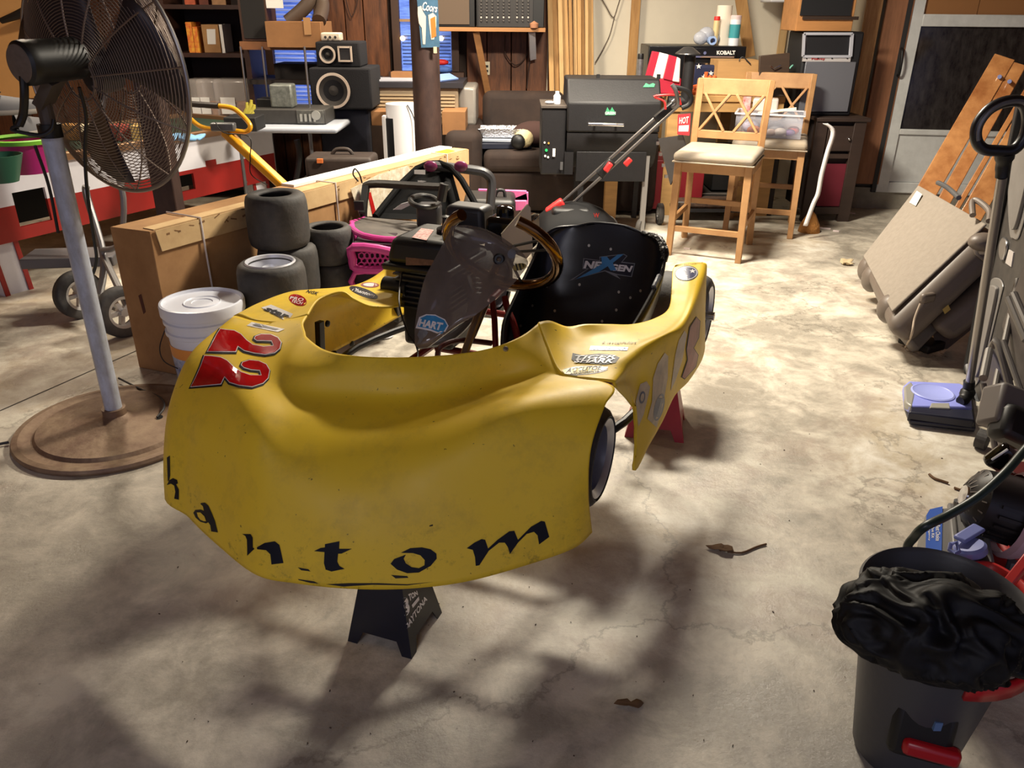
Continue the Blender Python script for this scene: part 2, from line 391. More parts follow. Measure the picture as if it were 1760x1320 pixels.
# ---------------- the kart ----------------
KA = radians(23); KO = V((-.24, 1.885, 0))
KX = V((sin(KA), cos(KA), 0)); KY = V((cos(KA), -sin(KA), 0)); KZ = V((0, 0, 1))
def K(x, y, z): return KO + KX*x + KY*y + KZ*z
KM = Matrix(((KX.x, KY.x, 0, KO.x), (KX.y, KY.y, 0, KO.y), (0, 0, 1, 0), (0, 0, 0, 1)))
def q(s):  # 'px,py,z ...' control points
    return [PZ(*[float(t) for t in p.split(',')]) for p in s.split()]
YEL = bpy.data.materials.new('yellow_body_plastic'); YEL.use_nodes = True
def yel():
    nt = YEL.node_tree; N = nt.nodes; L = nt.links; b = N['Principled BSDF']
    tc = N.new('ShaderNodeTexCoord')
    def no(s, d=6, r=.6):
        n = N.new('ShaderNodeTexNoise'); n.inputs['Scale'].default_value = s; n.inputs['Detail'].default_value = d; n.inputs['Roughness'].default_value = r
        L.new(tc.outputs['Object'], n.inputs['Vector']); return n.outputs[0]
    def mr(x, a, c, lo=0, hi=1):
        r = N.new('ShaderNodeMapRange'); r.inputs[1].default_value = a; r.inputs[2].default_value = c; r.inputs[3].default_value = lo; r.inputs[4].default_value = hi
        L.new(x, r.inputs[0]); return r.outputs[0]
    def mix(f, a, c):
        x = N.new('ShaderNodeMix'); x.data_type = 'RGBA'; L.new(f, x.inputs[0])
        if isinstance(a, tuple): x.inputs[6].default_value = (*a, 1)
        else: L.new(a, x.inputs[6])
        x.inputs[7].default_value = (*c, 1); return x.outputs[2]
    c = mix(mr(no(2.2), .35, .7, 0, .5), lin((240, 202, 46)), lin((224, 188, 66)))
    sp = N.new('ShaderNodeSeparateXYZ'); L.new(tc.outputs['Object'], sp.inputs[0])
    c = mix(mr(no(9, 10, .75), .5, .72, 0, .32), c, lin((150, 128, 60)))
    g = N.new('ShaderNodeMath'); g.operation = 'MULTIPLY'; L.new(mr(no(26, 8, .8), .56, .66), g.inputs[0]); L.new(mr(sp.outputs[2], .28, .42, .5, 0), g.inputs[1])
    c = mix(g.outputs[0], c, lin((90, 74, 40)))
    c = mix(mr(no(75, 2, .5), .735, .76, 0, .75), c, lin((60, 45, 25)))
    L.new(c, b.inputs['Base Color']); b.inputs['Specular IOR Level'].default_value = .35
    L.new(mr(no(5, 8, .7), .3, .7, .4, .58), b.inputs['Roughness'])
    b.inputs['Subsurface Weight'].default_value = .08; b.inputs['Subsurface Radius'].default_value = (.02, .012, .003)
yel()
kart = thing('racing_kart', 'yellow bodied racing kart numbered 22 raised on two jack stands in mid floor', 'go-kart', (KO.x, KO.y, .0))
NC = [
 q('1018,915,.27 1012,850,.38 1016,770,.49 1040,697,.56 1056,666,.575 1012,650,.58 965,642,.58 940,590,.62 925,556,.65'),
 q('985,943,.26 975,870,.37 965,790,.47 980,712,.555 990,672,.583 955,652,.577 930,638,.578 905,603,.615 895,578,.64'),
 q('900,973,.25 885,890,.36 865,815,.45 862,745,.53 885,695,.572 880,668,.560 865,650,.558 850,622,.598 845,598,.63'),
 q('800,1000,.24 785,915,.345 765,845,.425 755,785,.488 770,730,.532 780,697,.538 785,670,.550 780,635,.594 780,609,.625'),
 q('700,1012,.235 690,930,.335 675,860,.41 665,800,.467 675,750,.508 685,715,.524 695,681,.545 695,643,.593 695,614,.625'),
 q('600,1012,.235 595,935,.33 585,870,.40 580,810,.457 585,760,.498 595,720,.522 605,682,.543 610,640,.593 615,612,.625'),
 q('510,1003,.235 505,930,.325 500,870,.395 500,810,.458 500,760,.50 508,720,.528 525,677,.55 545,635,.598 560,602,.625'),
 q('440,988,.235 435,920,.32 435,860,.39 435,800,.46 440,745,.52 448,700,.552 478,662,.562 500,620,.60 528,580,.625'),
 q('375,938,.24 372,870,.33 372,810,.40 378,750,.478 390,695,.54 412,658,.572 450,628,.578 490,592,.60 523,568,.625'),
 q('325,890,.245 322,830,.33 325,770,.41 335,710,.49 358,652,.55 390,615,.578 430,590,.582 478,568,.60 520,556,.625'),
 q('286,838,.255 284,785,.33 288,720,.42 300,665,.485 325,612,.55 365,578,.577 425,567,.585 472,554,.60 523,549,.625'),
 [K(0, -.655, .28), K(.02, -.672, .36), K(.04, -.672, .44), K(.05, -.66, .52)] + q('402,543,.58 440,551,.588 480,554,.595 503,548,.61 528,541,.625'),
]
nose = MB().grid(dense(NC, 8, 6))
NOSE = nose.build('nose_cone', YEL, kart, smooth='all', solid=.006)
NB = nose.bvh()
RC = [
 q('925,554,.652 940,590,.622 964,640,.583 1010,649,.583 1052,654,.578 1057,660,.568 1059,665,.56 1062,668,.55'),
 q('945,551,.65 960,590,.61 988,630,.58 1030,635,.582 1070,637,.576 1076,650,.54 1084,672,.50 1092,712,.42'),
 q('975,561,.62 992,590,.60 1015,613,.59 1050,617,.59 1087,620,.58 1093,655,.50 1096,720,.41 1090,808,.30'),
 q('1005,557,.62 1022,576,.60 1045,593,.595 1080,600,.593 1107,605,.58 1114,645,.50 1117,700,.41 1116,765,.32'),
 q('1045,557,.61 1062,571,.60 1080,582,.597 1105,587,.594 1127,592,.582 1137,630,.50 1140,675,.42 1139,724,.33'),
 q('1087,557,.595 1100,565,.595 1115,571,.595 1135,575,.594 1149,579,.583 1158,610,.51 1161,645,.43 1160,680,.345'),
 q('1125,547,.59 1135,552,.592 1145,556,.593 1158,560,.592 1171,566,.583 1180,590,.52 1184,622,.44 1184,655,.35'),
 q('1149,530,.585 1158,534,.59 1166,536,.592 1176,538,.592 1186,541,.588 1195,562,.53 1200,593,.46 1205,622,.37'),
 q('1154,497,.6 1163,501,.6 1173,503,.602 1186,505,.602 1201,503,.595 1206,530,.54 1209,567,.46 1211,603,.38'),
 q('1156,465,.62 1166,466,.622 1178,467,.624 1192,468,.622 1211,472,.612 1213,500,.55 1212,548,.47 1212,588,.40'),
 q('1162,455,.632 1172,453,.632 1182,451,.633 1196,451,.632 1214,453,.625 1214,470,.58 1213,500,.52 1212,540,.45'),
]
rp = MB().grid(dense(RC, 6, 5)); RPN = rp.build('side_panel', YEL, kart, smooth='all', solid=.006); RB = rp.bvh()
def lc(x, s, y=-.665, z1=.44): return [K(x, y+.015, .29), K(x, y-.01, .36), K(x, y-.01, z1)] + q(s)
LC = [
 lc(.055, '402,542,.58 440,551,.589 480,554,.596 503,548,.611 528,541,.626', -.66, .48),
 lc(.18, '440,524,.575 465,530,.59 495,531,.60 520,524,.615 548,513,.63', -.66, .46),
 lc(.33, '492,505,.565 518,508,.585 543,509,.60 565,505,.615 588,500,.632', -.66, .45),
 lc(.45, '537,499,.56 560,503,.58 580,507,.595 597,510,.607 612,515,.615', -.655, .45),
 lc(.56, '577,495,.552 597,501,.568 612,508,.578 626,517,.585 641,526,.588', -.65, .45),
 lc(.66, '612,489,.545 635,496,.553 650,505,.56 667,515,.565 686,524,.57', -.64, .44),
 lc(.76, '638,478,.545 654,484,.552 664,490,.555 674,496,.555 690,508,.55', -.63, .44),
 lc(.88, '660,463,.56 675,468,.565 686,475,.568 695,480,.568 705,487,.565', -.625, .45),
 lc(.98, '678,449,.60 692,451,.602 705,456,.602 714,460,.6 724,465,.595', -.62, .46),
 lc(1.06, '690,438,.635 702,438,.638 713,441,.638 722,444,.635 730,447,.63', -.61, .48),
]
lp = MB().grid(dense(LC, 6, 5)); LPN = lp.build('side_panel', YEL, kart, smooth='all', solid=.006); LB = lp.bvh()
# seam lines and screws
SCREW = M('screw_head', (190, 188, 180), .3, .9); SEAM = M('seam_shadow_gap', (96, 78, 20), .7)
def seam(pts, bvh, par):
    P = crv([V(p) for p in pts], 8); L_ = []; R_ = []
    pl = []
    for i in range(len(P)-1):
        a, b = P[i], P[i+1]; d = (b-a).normalized(); n = V((-d.y, d.x))*.8
        pl.append([tuple(a+n), tuple(b+n), tuple(b-n), tuple(a-n)])
    print_poly('seam_line', pl, SEAM, bvh, par, .0012, 50)
seam([(927, 566), (938, 592), (953, 625), (966, 641), (1010, 649), (1050, 655)], RB, RPN)
def screws(pts, bvh, par):
    for x_, y_ in pts:
        P, _ = project([(x_, y_), (x_+1, y_), (x_, y_+1)], [], bvh, 0)
        n = (P[1]-P[0]).cross(P[2]-P[0]); 
        if n.length < 1e-9: continue
        n = n.normalized(); n = n if n.dot(EYE-P[0]) > 0 else -n
        MB().lathe([(.0075, 0), (.0072, .002), (.005, .0045), (0, .005)], P[0], n, 12).build('screw', SCREW, par, smooth=True)
screws([(909, 566), (869, 600)], NB, NOSE); screws([(961, 645), (1025, 652)], RB, RPN)
screws([(406, 545)], LB, LPN)
# 22
DK = M('black_vinyl', (12, 13, 24), .5, spec=.25); WV = M('white_vinyl', (235, 232, 230), .3); RV = M('gloss_red_vinyl', (196, 18, 26), .12, var=.35, vs=14)
T2 = [[(385,458),(430,464),(490,470),(540,497),(580,540),(620,568),(690,580),(745,577),(738,562),(690,560),(640,560),(613,540),(625,512),(670,495),(740,497),(795,520),(822,560),(810,610),(770,643),(700,656),(620,645),(550,628),(516,602),(505,637),(290,632),(320,575),(355,505)],
      [(275,643),(330,645),(400,655),(445,678),(490,722),(540,757),(600,777),(660,780),(655,765),(600,760),(548,745),(522,720),(537,690),(590,673),(660,680),(715,705),(742,752),(730,812),(690,852),(610,878),(520,868),(450,846),(424,812),(405,858),(178,875),(215,795),(250,715)]]
c4 = lambda pl: [(280 + p[0]/4, 450 + p[1]/4) for p in pl]
for pl in T2:
    pp = c4(pl)
    a = print_poly('race_number', [pp], DK, NB, NOSE, .0010, 9)
    sh = [(p[0]+1.2, p[1]-1.2) for p in pp]
    print_poly('white_outline', [inset(sh, 1.9)], WV, NB, NOSE, .0017, 9); print_poly('red_fill', [inset(sh, 3.1)], RV, NB, NOSE, .0024, 9)
# letters along the nose
c6 = lambda pl: [(280 + p[0]/4, 780 + p[1]/4) for p in pl]
c7 = lambda pl: [(580 + p[0]/4, 860 + p[1]/4) for p in pl]
LET = [c6([(30,215),(45,182),(72,166),(100,180),(105,203),(93,210),(112,245),(112,315),(80,308),(88,260),(80,218),(58,205)]),
 c6([(30,25),(50,12),(52,150),(46,180),(36,190)]),
 c6([(262,338),(290,334),(315,355),(340,410),(360,460),(380,540),(335,533),(328,490),(315,470),(300,478),(260,466),(228,438),(212,405),(225,385),(262,382),(285,392),(278,360),(262,345),(262,338),(262,338)][:18]),
 c6([(548,550),(605,551),(620,575),(620,642),(632,652),(582,700),(582,650),(580,590),(570,565)]),
 c6([(648,642),(700,612),(770,600),(802,625),(815,680),(830,750),(748,760),(740,690),(712,662),(650,655)]),
 c6([(1040,668),(1085,646),(1115,642),(1115,620),(1215,600),(1212,652),(1300,652),(1230,685),(1205,686),(1200,740),(1215,770),(1250,790),(1160,808),(1120,795),(1108,750),(1112,675)]),
 c7([(435,360),(500,328),(580,322),(640,335),(680,365),(682,400),(640,450),(560,495),(480,500),(410,475),(365,435),(390,402),(470,372),(455,400),(470,432),(510,458),(560,465),(598,445),(600,410),(570,377),(520,362)]),
 c7([(888,328),(940,290),(990,265),(1015,270),(1035,330),(1100,270),(1180,212),(1215,208),(1240,270),(1330,180),(1400,140),(1425,145),(1455,250),(1385,302),(1375,240),(1350,215),(1300,230),(1240,290),(1185,368),(1170,320),(1150,290),(1110,290),(1040,345),(975,445),(950,450),(945,390),(930,340)])]
for pl in LET: print_poly('letter', [pl], DK, NB, NOSE, .0012, 12)
print_poly('letter_counter', [c6([(238,402),(262,402),(290,428),(302,462),(285,462),(262,452),(246,430)])], YEL, NB, NOSE, .0019, 12)
SCUF = M('black_scuff', (40, 34, 26), .8)
for pl in ([(512,995),(540,999),(548,1003),(535,1002),(514,997)], [(560,1004),(600,1002),(650,1002),(700,1004),(745,1000),(700,1006),(640,1005),(590,1008)], [(672,988),(700,990),(702,993),(680,994)], [(738,903),(744,901),(744,904),(738,905)], [(512,975),(530,978),(534,982),(518,980)]):
    print_poly('scuff', [pl], SCUF, NB, NOSE, .0008, 14)
# stickers
BLU = M('blue_vinyl', (54, 132, 188), .35); NAVY = M('navy_vinyl', (38, 46, 92), .35); GRV = M('grey_vinyl', (120, 122, 126), .4); PINKV = M('faded_red_vinyl', (172, 92, 84), .45, var=.3, vs=20); CREAM = M('faded_cream_vinyl', (222, 200, 160), .45, var=.3, vs=16, rgb2=(180, 165, 140)); ORV = M('orange_vinyl', (214, 92, 44), .4)
def st(name, polys, mt, bvh, par, off=.001): return print_poly(name, polys, mt, bvh, par, off, 12)
e8 = lambda cx, cy, rx, ry, an=0: [ell(cx, cy, rx, ry, an)]
# right panel
st('sticker', e8(1002, 637, 43, 7.5, -4), GRV, RB, RPN, .0009); st('sticker', e8(1002, 637, 41, 6, -4), M('pale_yellow_vinyl', (232, 214, 130), .4), RB, RPN, .0014)
st('sticker_tail', [[(1022, 632), (1046, 631), (1040, 637), (1022, 641), (1034, 636)]], ORV, RB, RPN, .0018)
print_text('sticker_text', 'ACCUTOE', ((974, 634), (1035, 629), (1034, 636), (972, 642)), DK, RB, RPN, .0021, shear=.2)
print_text('sticker_text', 'ASSIGNMENTS', ((980, 642), (1030, 637), (1029, 640), (979, 645)), DK, RB, RPN, .0021)
st('sticker', [[(984, 607), (1000, 611), (1030, 608), (1055, 610), (1065, 615), (1058, 624), (1040, 627), (990, 624), (982, 618)]], DK, RB, RPN, .001)
print_text('sticker_text', 'TIGER', ((988, 612), (1060, 611), (1056, 617), (987, 618)), GRV, RB, RPN, .002, shear=.2)
print_text('sticker_text', 'SHARK', ((988, 618), (1058, 617), (1054, 625), (986, 624)), WV, RB, RPN, .002, shear=.2)
st('sticker', [[(1015, 595), (1080, 597), (1078, 603), (1013, 602)]], BLU, RB, RPN); print_text('sticker_text', 'LEFTHURT', ((1021, 597), (1075, 598), (1073, 602), (1020, 601)), WV, RB, RPN)
print_text('sticker_text', 'Laughlin', ((1034, 588), (1094, 588), (1092, 593), (1034, 592)), DK, RB, RPN, shear=.4, bold=0)
st('sticker', e8(1180, 470, 20, 13, -5), DK, RB, RPN, .001); st('sticker', e8(1180, 470, 18.5, 11.5, -5), WV, RB, RPN, .0014); st('sticker', e8(1181, 470, 16.5, 10, -5), NAVY, RB, RPN, .0018)
def star(cx, cy, r, ry=.7): return [[(cx + (r if i % 2 == 0 else r*.4)*sin(pi*i/5), cy - (r if i % 2 == 0 else r*.4)*cos(pi*i/5)*ry) for i in range(10)]]
for sx, sy in ((1176, 464), (1190, 467), (1177, 476)): st('star', star(sx, sy, 6), WV, RB, RPN, .0023)
print_text('sticker_text', 'performance', ((1164, 455), (1208, 450), (1208, 453), (1164, 458)), DK, RB, RPN, bold=0)
# side print on the right panel (a faded number and a pale scroll)
st('faded_scroll', [[(1092,690),(1100,660),(1111,655),(1117,665),(1114,680),(1106,712),(1097,733)]], CREAM, RB, RPN, .0009)
st('faded_scroll', [[(1112,720),(1120,690),(1122,650),(1130,625),(1142,606),(1148,612),(1147,650),(1140,690),(1128,735)]], CREAM, RB, RPN, .0012)
st('faded_scroll', [[(1160,610),(1166,585),(1176,568),(1180,575),(1172,620),(1160,655),(1152,672),(1156,640)]], CREAM, RB, RPN, .0012)
st('faded_scroll', e8(1103, 683, 5, 11, 10), GRV, RB, RPN, .0016); st('faded_scroll', e8(1103, 683, 3, 7, 10), CREAM, RB, RPN, .002); st('faded_scroll', e8(1132, 700, 8, 24, 14), GRV, RB, RPN, .0017)
st('faded_number', [[(1178,600),(1184,562),(1196,544),(1203,552),(1201,580),(1192,598),(1200,610),(1196,630),(1176,652),(1170,648),(1180,618)]], DK, RB, RPN, .0016)
st('faded_number', [inset([(1178,600),(1184,562),(1196,544),(1203,552),(1201,580),(1192,598),(1200,610),(1196,630),(1176,652),(1170,648),(1180,618)], 1.2)], PINKV, RB, RPN, .0022)
# left panel
st('sticker', e8(512, 516, 16, 9, 20), RV, LB, LPN, .001); print_text('sticker_text', 'PRO', ((500, 510), (524, 514), (520, 519), (498, 515)), WV, LB, LPN)
print_text('sticker_text', 'TECH', ((502, 516), (522, 520), (518, 525), (500, 520)), WV, LB, LPN, .0022)
st('sticker', [[(449, 529), (466, 524), (504, 540), (494, 553)]], WV, LB, LPN); print_text('sticker_text', 'star', ((459, 527), (500, 541), (494, 552), (452, 533)), DK, LB, LPN, shear=.3, bold=.04)
st('sticker', [[(424, 560), (433, 554), (490, 566), (478, 571)]], WV, LB, LPN); st('sticker', [[(424, 560), (433, 554), (490, 566), (478, 571)]], WV, NB, NOSE)
st('sticker_line', [[(434, 559), (440, 557), (480, 566), (474, 568)]], GRV, NB, NOSE, .0018)
st('sticker', e8(625, 503, 26, 7, 20), DK, LB, LPN); print_text('sticker_text', 'Phantom', ((608, 495), (646, 507), (642, 512), (604, 500)), WV, LB, LPN, shear=.3)
st('sticker', e8(636, 490, 16, 4.5, 2), PINKV, LB, LPN); st('sticker', e8(636, 490, 12, 3, 2), WV, LB, LPN, .0016)
print_text('sticker_text', 'NGK', ((530, 499), (549, 503), (545, 508), (526, 503)), DK, LB, LPN)
# wheels
def kwheel(c, ax, R, W, rr, dish, name='wheel'):
    """c = centre of the outer face, ax = outward axle direction"""
    c = V(c); ax = V(ax).normalized()
    p = [(rr+.004, -.004), (rr+.014, .002), (R*.80, .004), (R*.93, -.008), (R*.99, -.025), (R, -W*.3), (R, -W*.7), (R*.99, -W+.025), (R*.93, -W+.006), (R*.8, -W), (rr+.005, -W+.004)]
    t = MB().lathe(p, c, ax, 40).build(name, RUBBER, kart, smooth='all')
    pr = [(rr*.18, -dish+.015), (rr*.3, -dish+.012), (rr*.32, -dish), (rr*.82, -dish), (rr*.86, -dish+.006), (rr*.87, -.012), (rr*.97, -.004), (rr+.006, .001), (rr+.007, -.003), (rr, -.012), (rr*.93, -W*.5), (rr, -W+.01)]
    MB().lathe(pr, c, ax, 40).build('rim', M('polished_aluminium', (176, 178, 190), .32, .75), t, smooth=True, angle=30)
    MB().lathe([(0, -dish+.03), (.018, -dish+.03), (.018, -dish)], c, ax, 6).build('hub_nut', STEEL, t)
    m = MB()
    for i in range(3):
        d = ax.orthogonal().normalized(); d = Matrix.Rotation(2*pi*i/3, 3, ax) @ d; m.cyl(c + d*rr*.5 - ax*dish, c + d*rr*.5 - ax*(dish-.012), .008, n=8)
    m.build('wheel_bolt', STEEL, t)
    return t
kwheel(PY(1036, 788, 1.69), KY + KX*.02, .13, .125, .094, .085, 'front_wheel')
kwheel(K(.0, -.53, .385), -KY, .128, .12, .094, .08, 'front_wheel')
kwheel(PY(1216, 540, 2.80), KY, .142, .20, .098, .08, 'rear_wheel')
kwheel(K(1.2, -.50, .375), -KY, .142, .20, .098, .08, 'rear_wheel')
# chassis: red rails, axle, nerf bars
CRED = M('dark_red_frame', (120, 22, 20), .35, var=.3)
m = MB()
m.tube([K(-.22, .10, .33), K(0, .26, .33), K(.3, .34, .33), K(.9, .36, .33), K(1.25, .36, .36)], .014, smooth=5)
m.tube([K(-.22, -.10, .33), K(0, -.26, .33), K(.3, -.30, .33), K(.9, -.30, .33), K(1.25, -.30, .36)], .014, smooth=5)
for xx in (-.2, .25, .6, 1.0): m.tube([K(xx, -.28 if xx > 0 else -.12, .33), K(xx, .33 if xx > 0 else .12, .33)], .013)
m.build('chassis_frame', CRED, kart, smooth=True)
MB().cyl(K(1.2, -.5, .37), K(1.2, .56, .37), .016, n=16).build('rear_axle', STEEL, kart, smooth=True)
MB().cyl(K(.01, -.45, .37), K(.01, .42, .39), .012, n=12).build('front_axle', STEEL, kart, smooth=True)
a1, a2 = PZ(592, 612, .34), PZ(742, 545, .36)
MB().tube([K(-.05, -.28, .33), a1, a2, K(.75, -.45, .36), K(.80, -.33, .34)], .012, smooth=6).build('nerf_bar', BLACK, kart, smooth=True)
m = MB(); m.tube([K(.1, .34, .33), K(.2, .50, .40), K(.75, .52, .40), K(.85, .36, .34)], .012, smooth=6); m.build('nerf_bar', BLACK, kart, smooth=True)
# inner mounting plate of the left panel with its fasteners
for px, py in ((562, 556), (657, 553), (575, 608), (664, 546), (604, 591)):
    p = PP(px, py, K(0, -.63, 0), KY); MB().lathe([(.012, 0), (.011, .006), (.005, .009), (0, .01)], p, KY, 12).build('panel_fastener', BLACK, kart, smooth=True)
for a_, b_, w_ in (((549, 552), (551, 604), .03), ((680, 522), (684, 552), .022)):
    N0 = K(0, -.615, 0); MB().bar(PP(*a_, N0, KY), PP(*b_, N0, KY), w_, .02, KY).build('body_bracket', BLACK, kart, bevel=.003)
# seat
YS = .225
rowsp = [(.36, .38, .15, 0, .05), (.45, .34, .185, 0, .175), (.56, .325, .20, 0, .23), (.68, .35, .21, 0, .25), (.79, .44, .215, -.01, .205), (.85, .56, .21, -.03, .13), (.885, .67, .18, -.02, .05), (.90, .728, .115, 0, .0), (.905, .748, .05, 0, -.004)]
cols = []
for X_, Z_, w_, dx, dz in rowsp:
    r = []
    for j in range(-6, 7):
        s = j/6; e = abs(s)**2.6; r.append(K(X_ + dx*e - .03*(1-s*s)*0 , YS + w_*sin(s*pi/2)*(1 if X_ < .87 else 1), Z_ + dz*e))
    cols.append(r)
seat = MB().grid(dense(cols, 5, 2)); GFB = M('black_fibreglass', (14, 14, 17), .28, var=.4, vs=7, rgb2=(30, 30, 34), bump=.04, bs=9)
SEAT = seat.build('seat', GFB, kart, smooth='all', solid=.006); SB = seat.bvh()
edge = [cols[i][-1] for i in range(len(cols))] + [cols[i][0] for i in range(len(cols)-1, -1, -1)]
MB().tube(edge, .0045, 8, smooth=5).build('rolled_edge', M('worn_black_edge', (42, 42, 44), .3), SEAT, smooth=True)
TAPE = M('silver_tape', (120, 124, 130), .35, .4, bump=.3, bs=40)
e = [cols[i][-1] for i in (3, 4)]
MB().tube([e[0]*.75+e[1]*.25 + KZ*.002, e[0]*.25+e[1]*.75 + KZ*.002], .009, 8).build('tape_wrap', TAPE, SEAT)
MB().tube([cols[5][-1]*.6+cols[4][-1]*.4, cols[5][-1], cols[6][-1], cols[7][-1]], [.012, .016, .014, .010], 7, smooth=3).build('crumpled_tape', M('crumpled_black_tape', (16, 16, 18), .35, bump=1, bs=60), SEAT, smooth=True)
c3 = lambda pl: [(850 + p[0]/4, 340 + p[1]/4) for p in pl]
for px, py in [(650,328),(800,353),(585,597),(358,607),(855,648),(257,742),(413,778),(838,772),(740,850),(935,687),(1005,640),(175,880)]:
    print_poly('seat_bolt', [ell(850+px/4, 340+py/4, 2.2, 2.6, 0, 10)], SCREW, SB, SEAT, .002)
st('sticker_edge', [c3([(612,415),(725,430),(722,405),(890,385),(915,400),(880,440),(968,450),(945,545),(840,530),(868,560),(760,505),(510,572),(640,490),(605,490)])], GRV, SB, SEAT, .002)
st('sticker_back', [c3([(618,420),(728,436),(728,410),(885,390),(908,400),(870,446),(962,456),(940,540),(845,524),(760,498),(540,562),(650,486),(612,484)])], M('navy_black_vinyl', (8, 12, 34), .3), SB, SEAT, .0026)
print_text('sticker_text', 'NE', ((1005, 448), (1036, 450), (1032, 463), (1003, 461)), WV, SB, SEAT, .0034, bold=.05, shear=.1)
print_text('sticker_text', 'GEN', ((1049, 453), (1089, 457), (1085, 468), (1048, 465)), WV, SB, SEAT, .0034, bold=.05, shear=.1)
st('sticker_x', [c3([(735,405),(775,405),(795,430),(850,390),(890,388),(815,448),(840,500),(800,500),(780,470),(720,510),(560,560),(740,455)])], BLU, SB, SEAT, .0036)
# engine on the kart's right
def kbox(mb, x0, x1, y0, y1, z0, z1, taper=None): return mb.box(K((x0+x1)/2, (y0+y1)/2, (z0+z1)/2), (y1-y0, x1-x0, z1-z0), Matrix.Rotation(-KA, 3, 'Z'), taper)
eng = kbox(MB(), .47, .73, -.385, -.155, .65, .735, .86); ENG = eng.build('engine', BLACK, kart, bevel=.022, seg=3); EB = eng.bvh()
kbox(MB(), .46, .74, -.392, -.148, .632, .655).build('shroud_flange', BLACK, ENG, bevel=.008)
kbox(MB(), .52, .72, -.36, -.18, .36, .635).build('engine_block', M('engine_casting', (46, 45, 46), .5, .6, bump=.4, bs=30), ENG, bevel=.015)
m = MB()
for i in range(7): kbox(m, .50, .73, -.375, -.165, .50 + i*.018, .506 + i*.018)
m.build('cooling_fins', DARK, ENG)['kind'] = 'stuff'
WLAB = M('white_label', (222, 214, 206), .6, var=.15, vs=90, rgb2=(190, 90, 80))
print_poly('warning_label', [[(708, 409), (724, 393), (746, 396), (733, 414)]], WLAB, EB, ENG, .002, 30)
print_poly('orange_label', [[(698, 442), (746, 447), (744, 456), (698, 456)]], M('amber_label', (120, 84, 60), .5, var=.5, vs=60), EB, ENG, .002, 30)
MB().cyl(K(.52, -.42, .56), K(.52, -.33, .56), .03, n=16).build('pulley', BLACK, ENG, smooth=True)
MB().lathe([(.03, 0), (.03, .012), (.012, .02), (.01, .045), (.016, .05), (0, .055)], K(.62, -.24, .735), (0, 0, 1), 16).build('filler_cap', BLACK, ENG, smooth=True)
ab = kbox(MB(), .76, .87, -.33, -.17, .66, .785, .88); AB = ab.build('air_box', DARK, kart, bevel=.018, seg=3)
print_poly('red_label', [[(763, 357), (766, 348), (782, 351), (778, 360)]], WLAB, ab.bvh(), AB, .002, 30)
tk = kbox(MB(), .70, .85, -.145, .005, .66, .775, .94); TK = tk.build('fuel_tank', M('gloss_black', (12, 12, 13), .08), kart, bevel=.016, seg=3)
MB().lathe([(.03, 0), (.03, .02), (.02, .026), (0, .026)], K(.78, -.10, .775), n=20).build('tank_cap', M('gloss_black', (0, 0, 0)), TK, smooth=True)
PL = M('cream_plate', (200, 188, 164), .4, .3)
m = MB(); pp = [PP(x_, y_, K(.62, .03, 0), (KX*.75-KY*.66).normalized()) for x_, y_ in ((862, 402), (876, 386), (907, 351), (912, 357), (916, 432), (905, 445), (884, 436), (864, 415))]
m.prism(pp, (KX*.75-KY*.66).normalized()*.006); m.build('aluminium_plate', PL, kart)
MB().tube([K(.6, -.16, .60), K(.52, -.10, .52), K(.42, -.13, .46), K(.36, -.22, .44)], .016, smooth=6).build('exhaust_pipe', GREYM, kart, smooth=True)
c0 = [PZ(691, 466, .63), PZ(686, 520, .60), PZ(700, 570, .52), PZ(718, 612, .46), K(-.05, -.05, .42)]
MB().tube(c0, .0028, 6, smooth=8).build('throttle_cable', BLACK, kart, smooth=True)
# steering
GOLD = M('black_chrome_gold', (150, 120, 70), .1, 1)
be = radians(38); SC_ = K(.36, .075, .775); n_ = KX*cos(be) + KZ*sin(be); u_ = KY; v_ = n_.cross(u_); v_ = v_ if v_.z > 0 else -v_
pts = [SC_ + (u_*cos(t) + v_*sin(t))*.163 for t in [radians(a_) for a_ in range(60, -241, -10)]]
SW = MB().tube(pts, .0165, 14).build('steering_wheel', M('smoked_chrome', (120, 92, 62), .14, 1), kart, smooth=True)
m = MB()
for t in (radians(20), radians(160), radians(-90)):
    for s in (-.022, .022):
        d = u_*cos(t) + v_*sin(t); e = n_.cross(d); m.bar(SC_ + d*.03 + e*s*.5, SC_ + d*.156 + e*s, .007, .004, n_)
m.cyl(SC_ - n_*.006, SC_ + n_*.003, .035, n=20); m.build('spokes', BLACK, SW)
MB().tube([SC_, SC_ - n_*.12, K(.02, .05, .40)], .011, 10).build('steering_column', M('tan_steel_tube', (136, 118, 100), .3, .8), kart, smooth=True)
MB().lathe([(.022, 0), (.022, .01), (.009, .012), (.009, .002)], SC_ - n_*.01, -n_, 20).build('column_washer', BLACK, kart, smooth=True)
MB().tube([PZ(838, 520, .55), PZ(815, 575, .47), PZ(796, 607, .42)], .008).build('support_strut', M('tan_steel_tube', (0, 0, 0)), kart, smooth=True)
m = MB(); m.tube([PZ(846, 512, .55), PZ(850, 550, .50), PZ(852, 600, .42)], .010); m.tube([PZ(868, 510, .56), PZ(872, 530, .53), PZ(884, 560, .49), PZ(892, 595, .42)], .011, smooth=4)
m.build('steering_hoop', CRED, kart, smooth=True)
m = MB(); m.tube([K(.02, -.10, .36), K(.0, -.12, .43), K(-.06, -.12, .47)], .008); m.bar(K(-.06, -.16, .47), K(-.06, -.08, .47), .02, .05); m.build('throttle_pedal', CRED, kart)
m = MB(); m.tube([PZ(752, 612, .42), PZ(756, 598, .45), PZ(775, 588, .46), PZ(800, 585, .45), PZ(845, 590, .43)], .009, smooth=5); m.build('brake_pedal', M('oxide_red', (74, 22, 18), .5), kart, smooth=True)
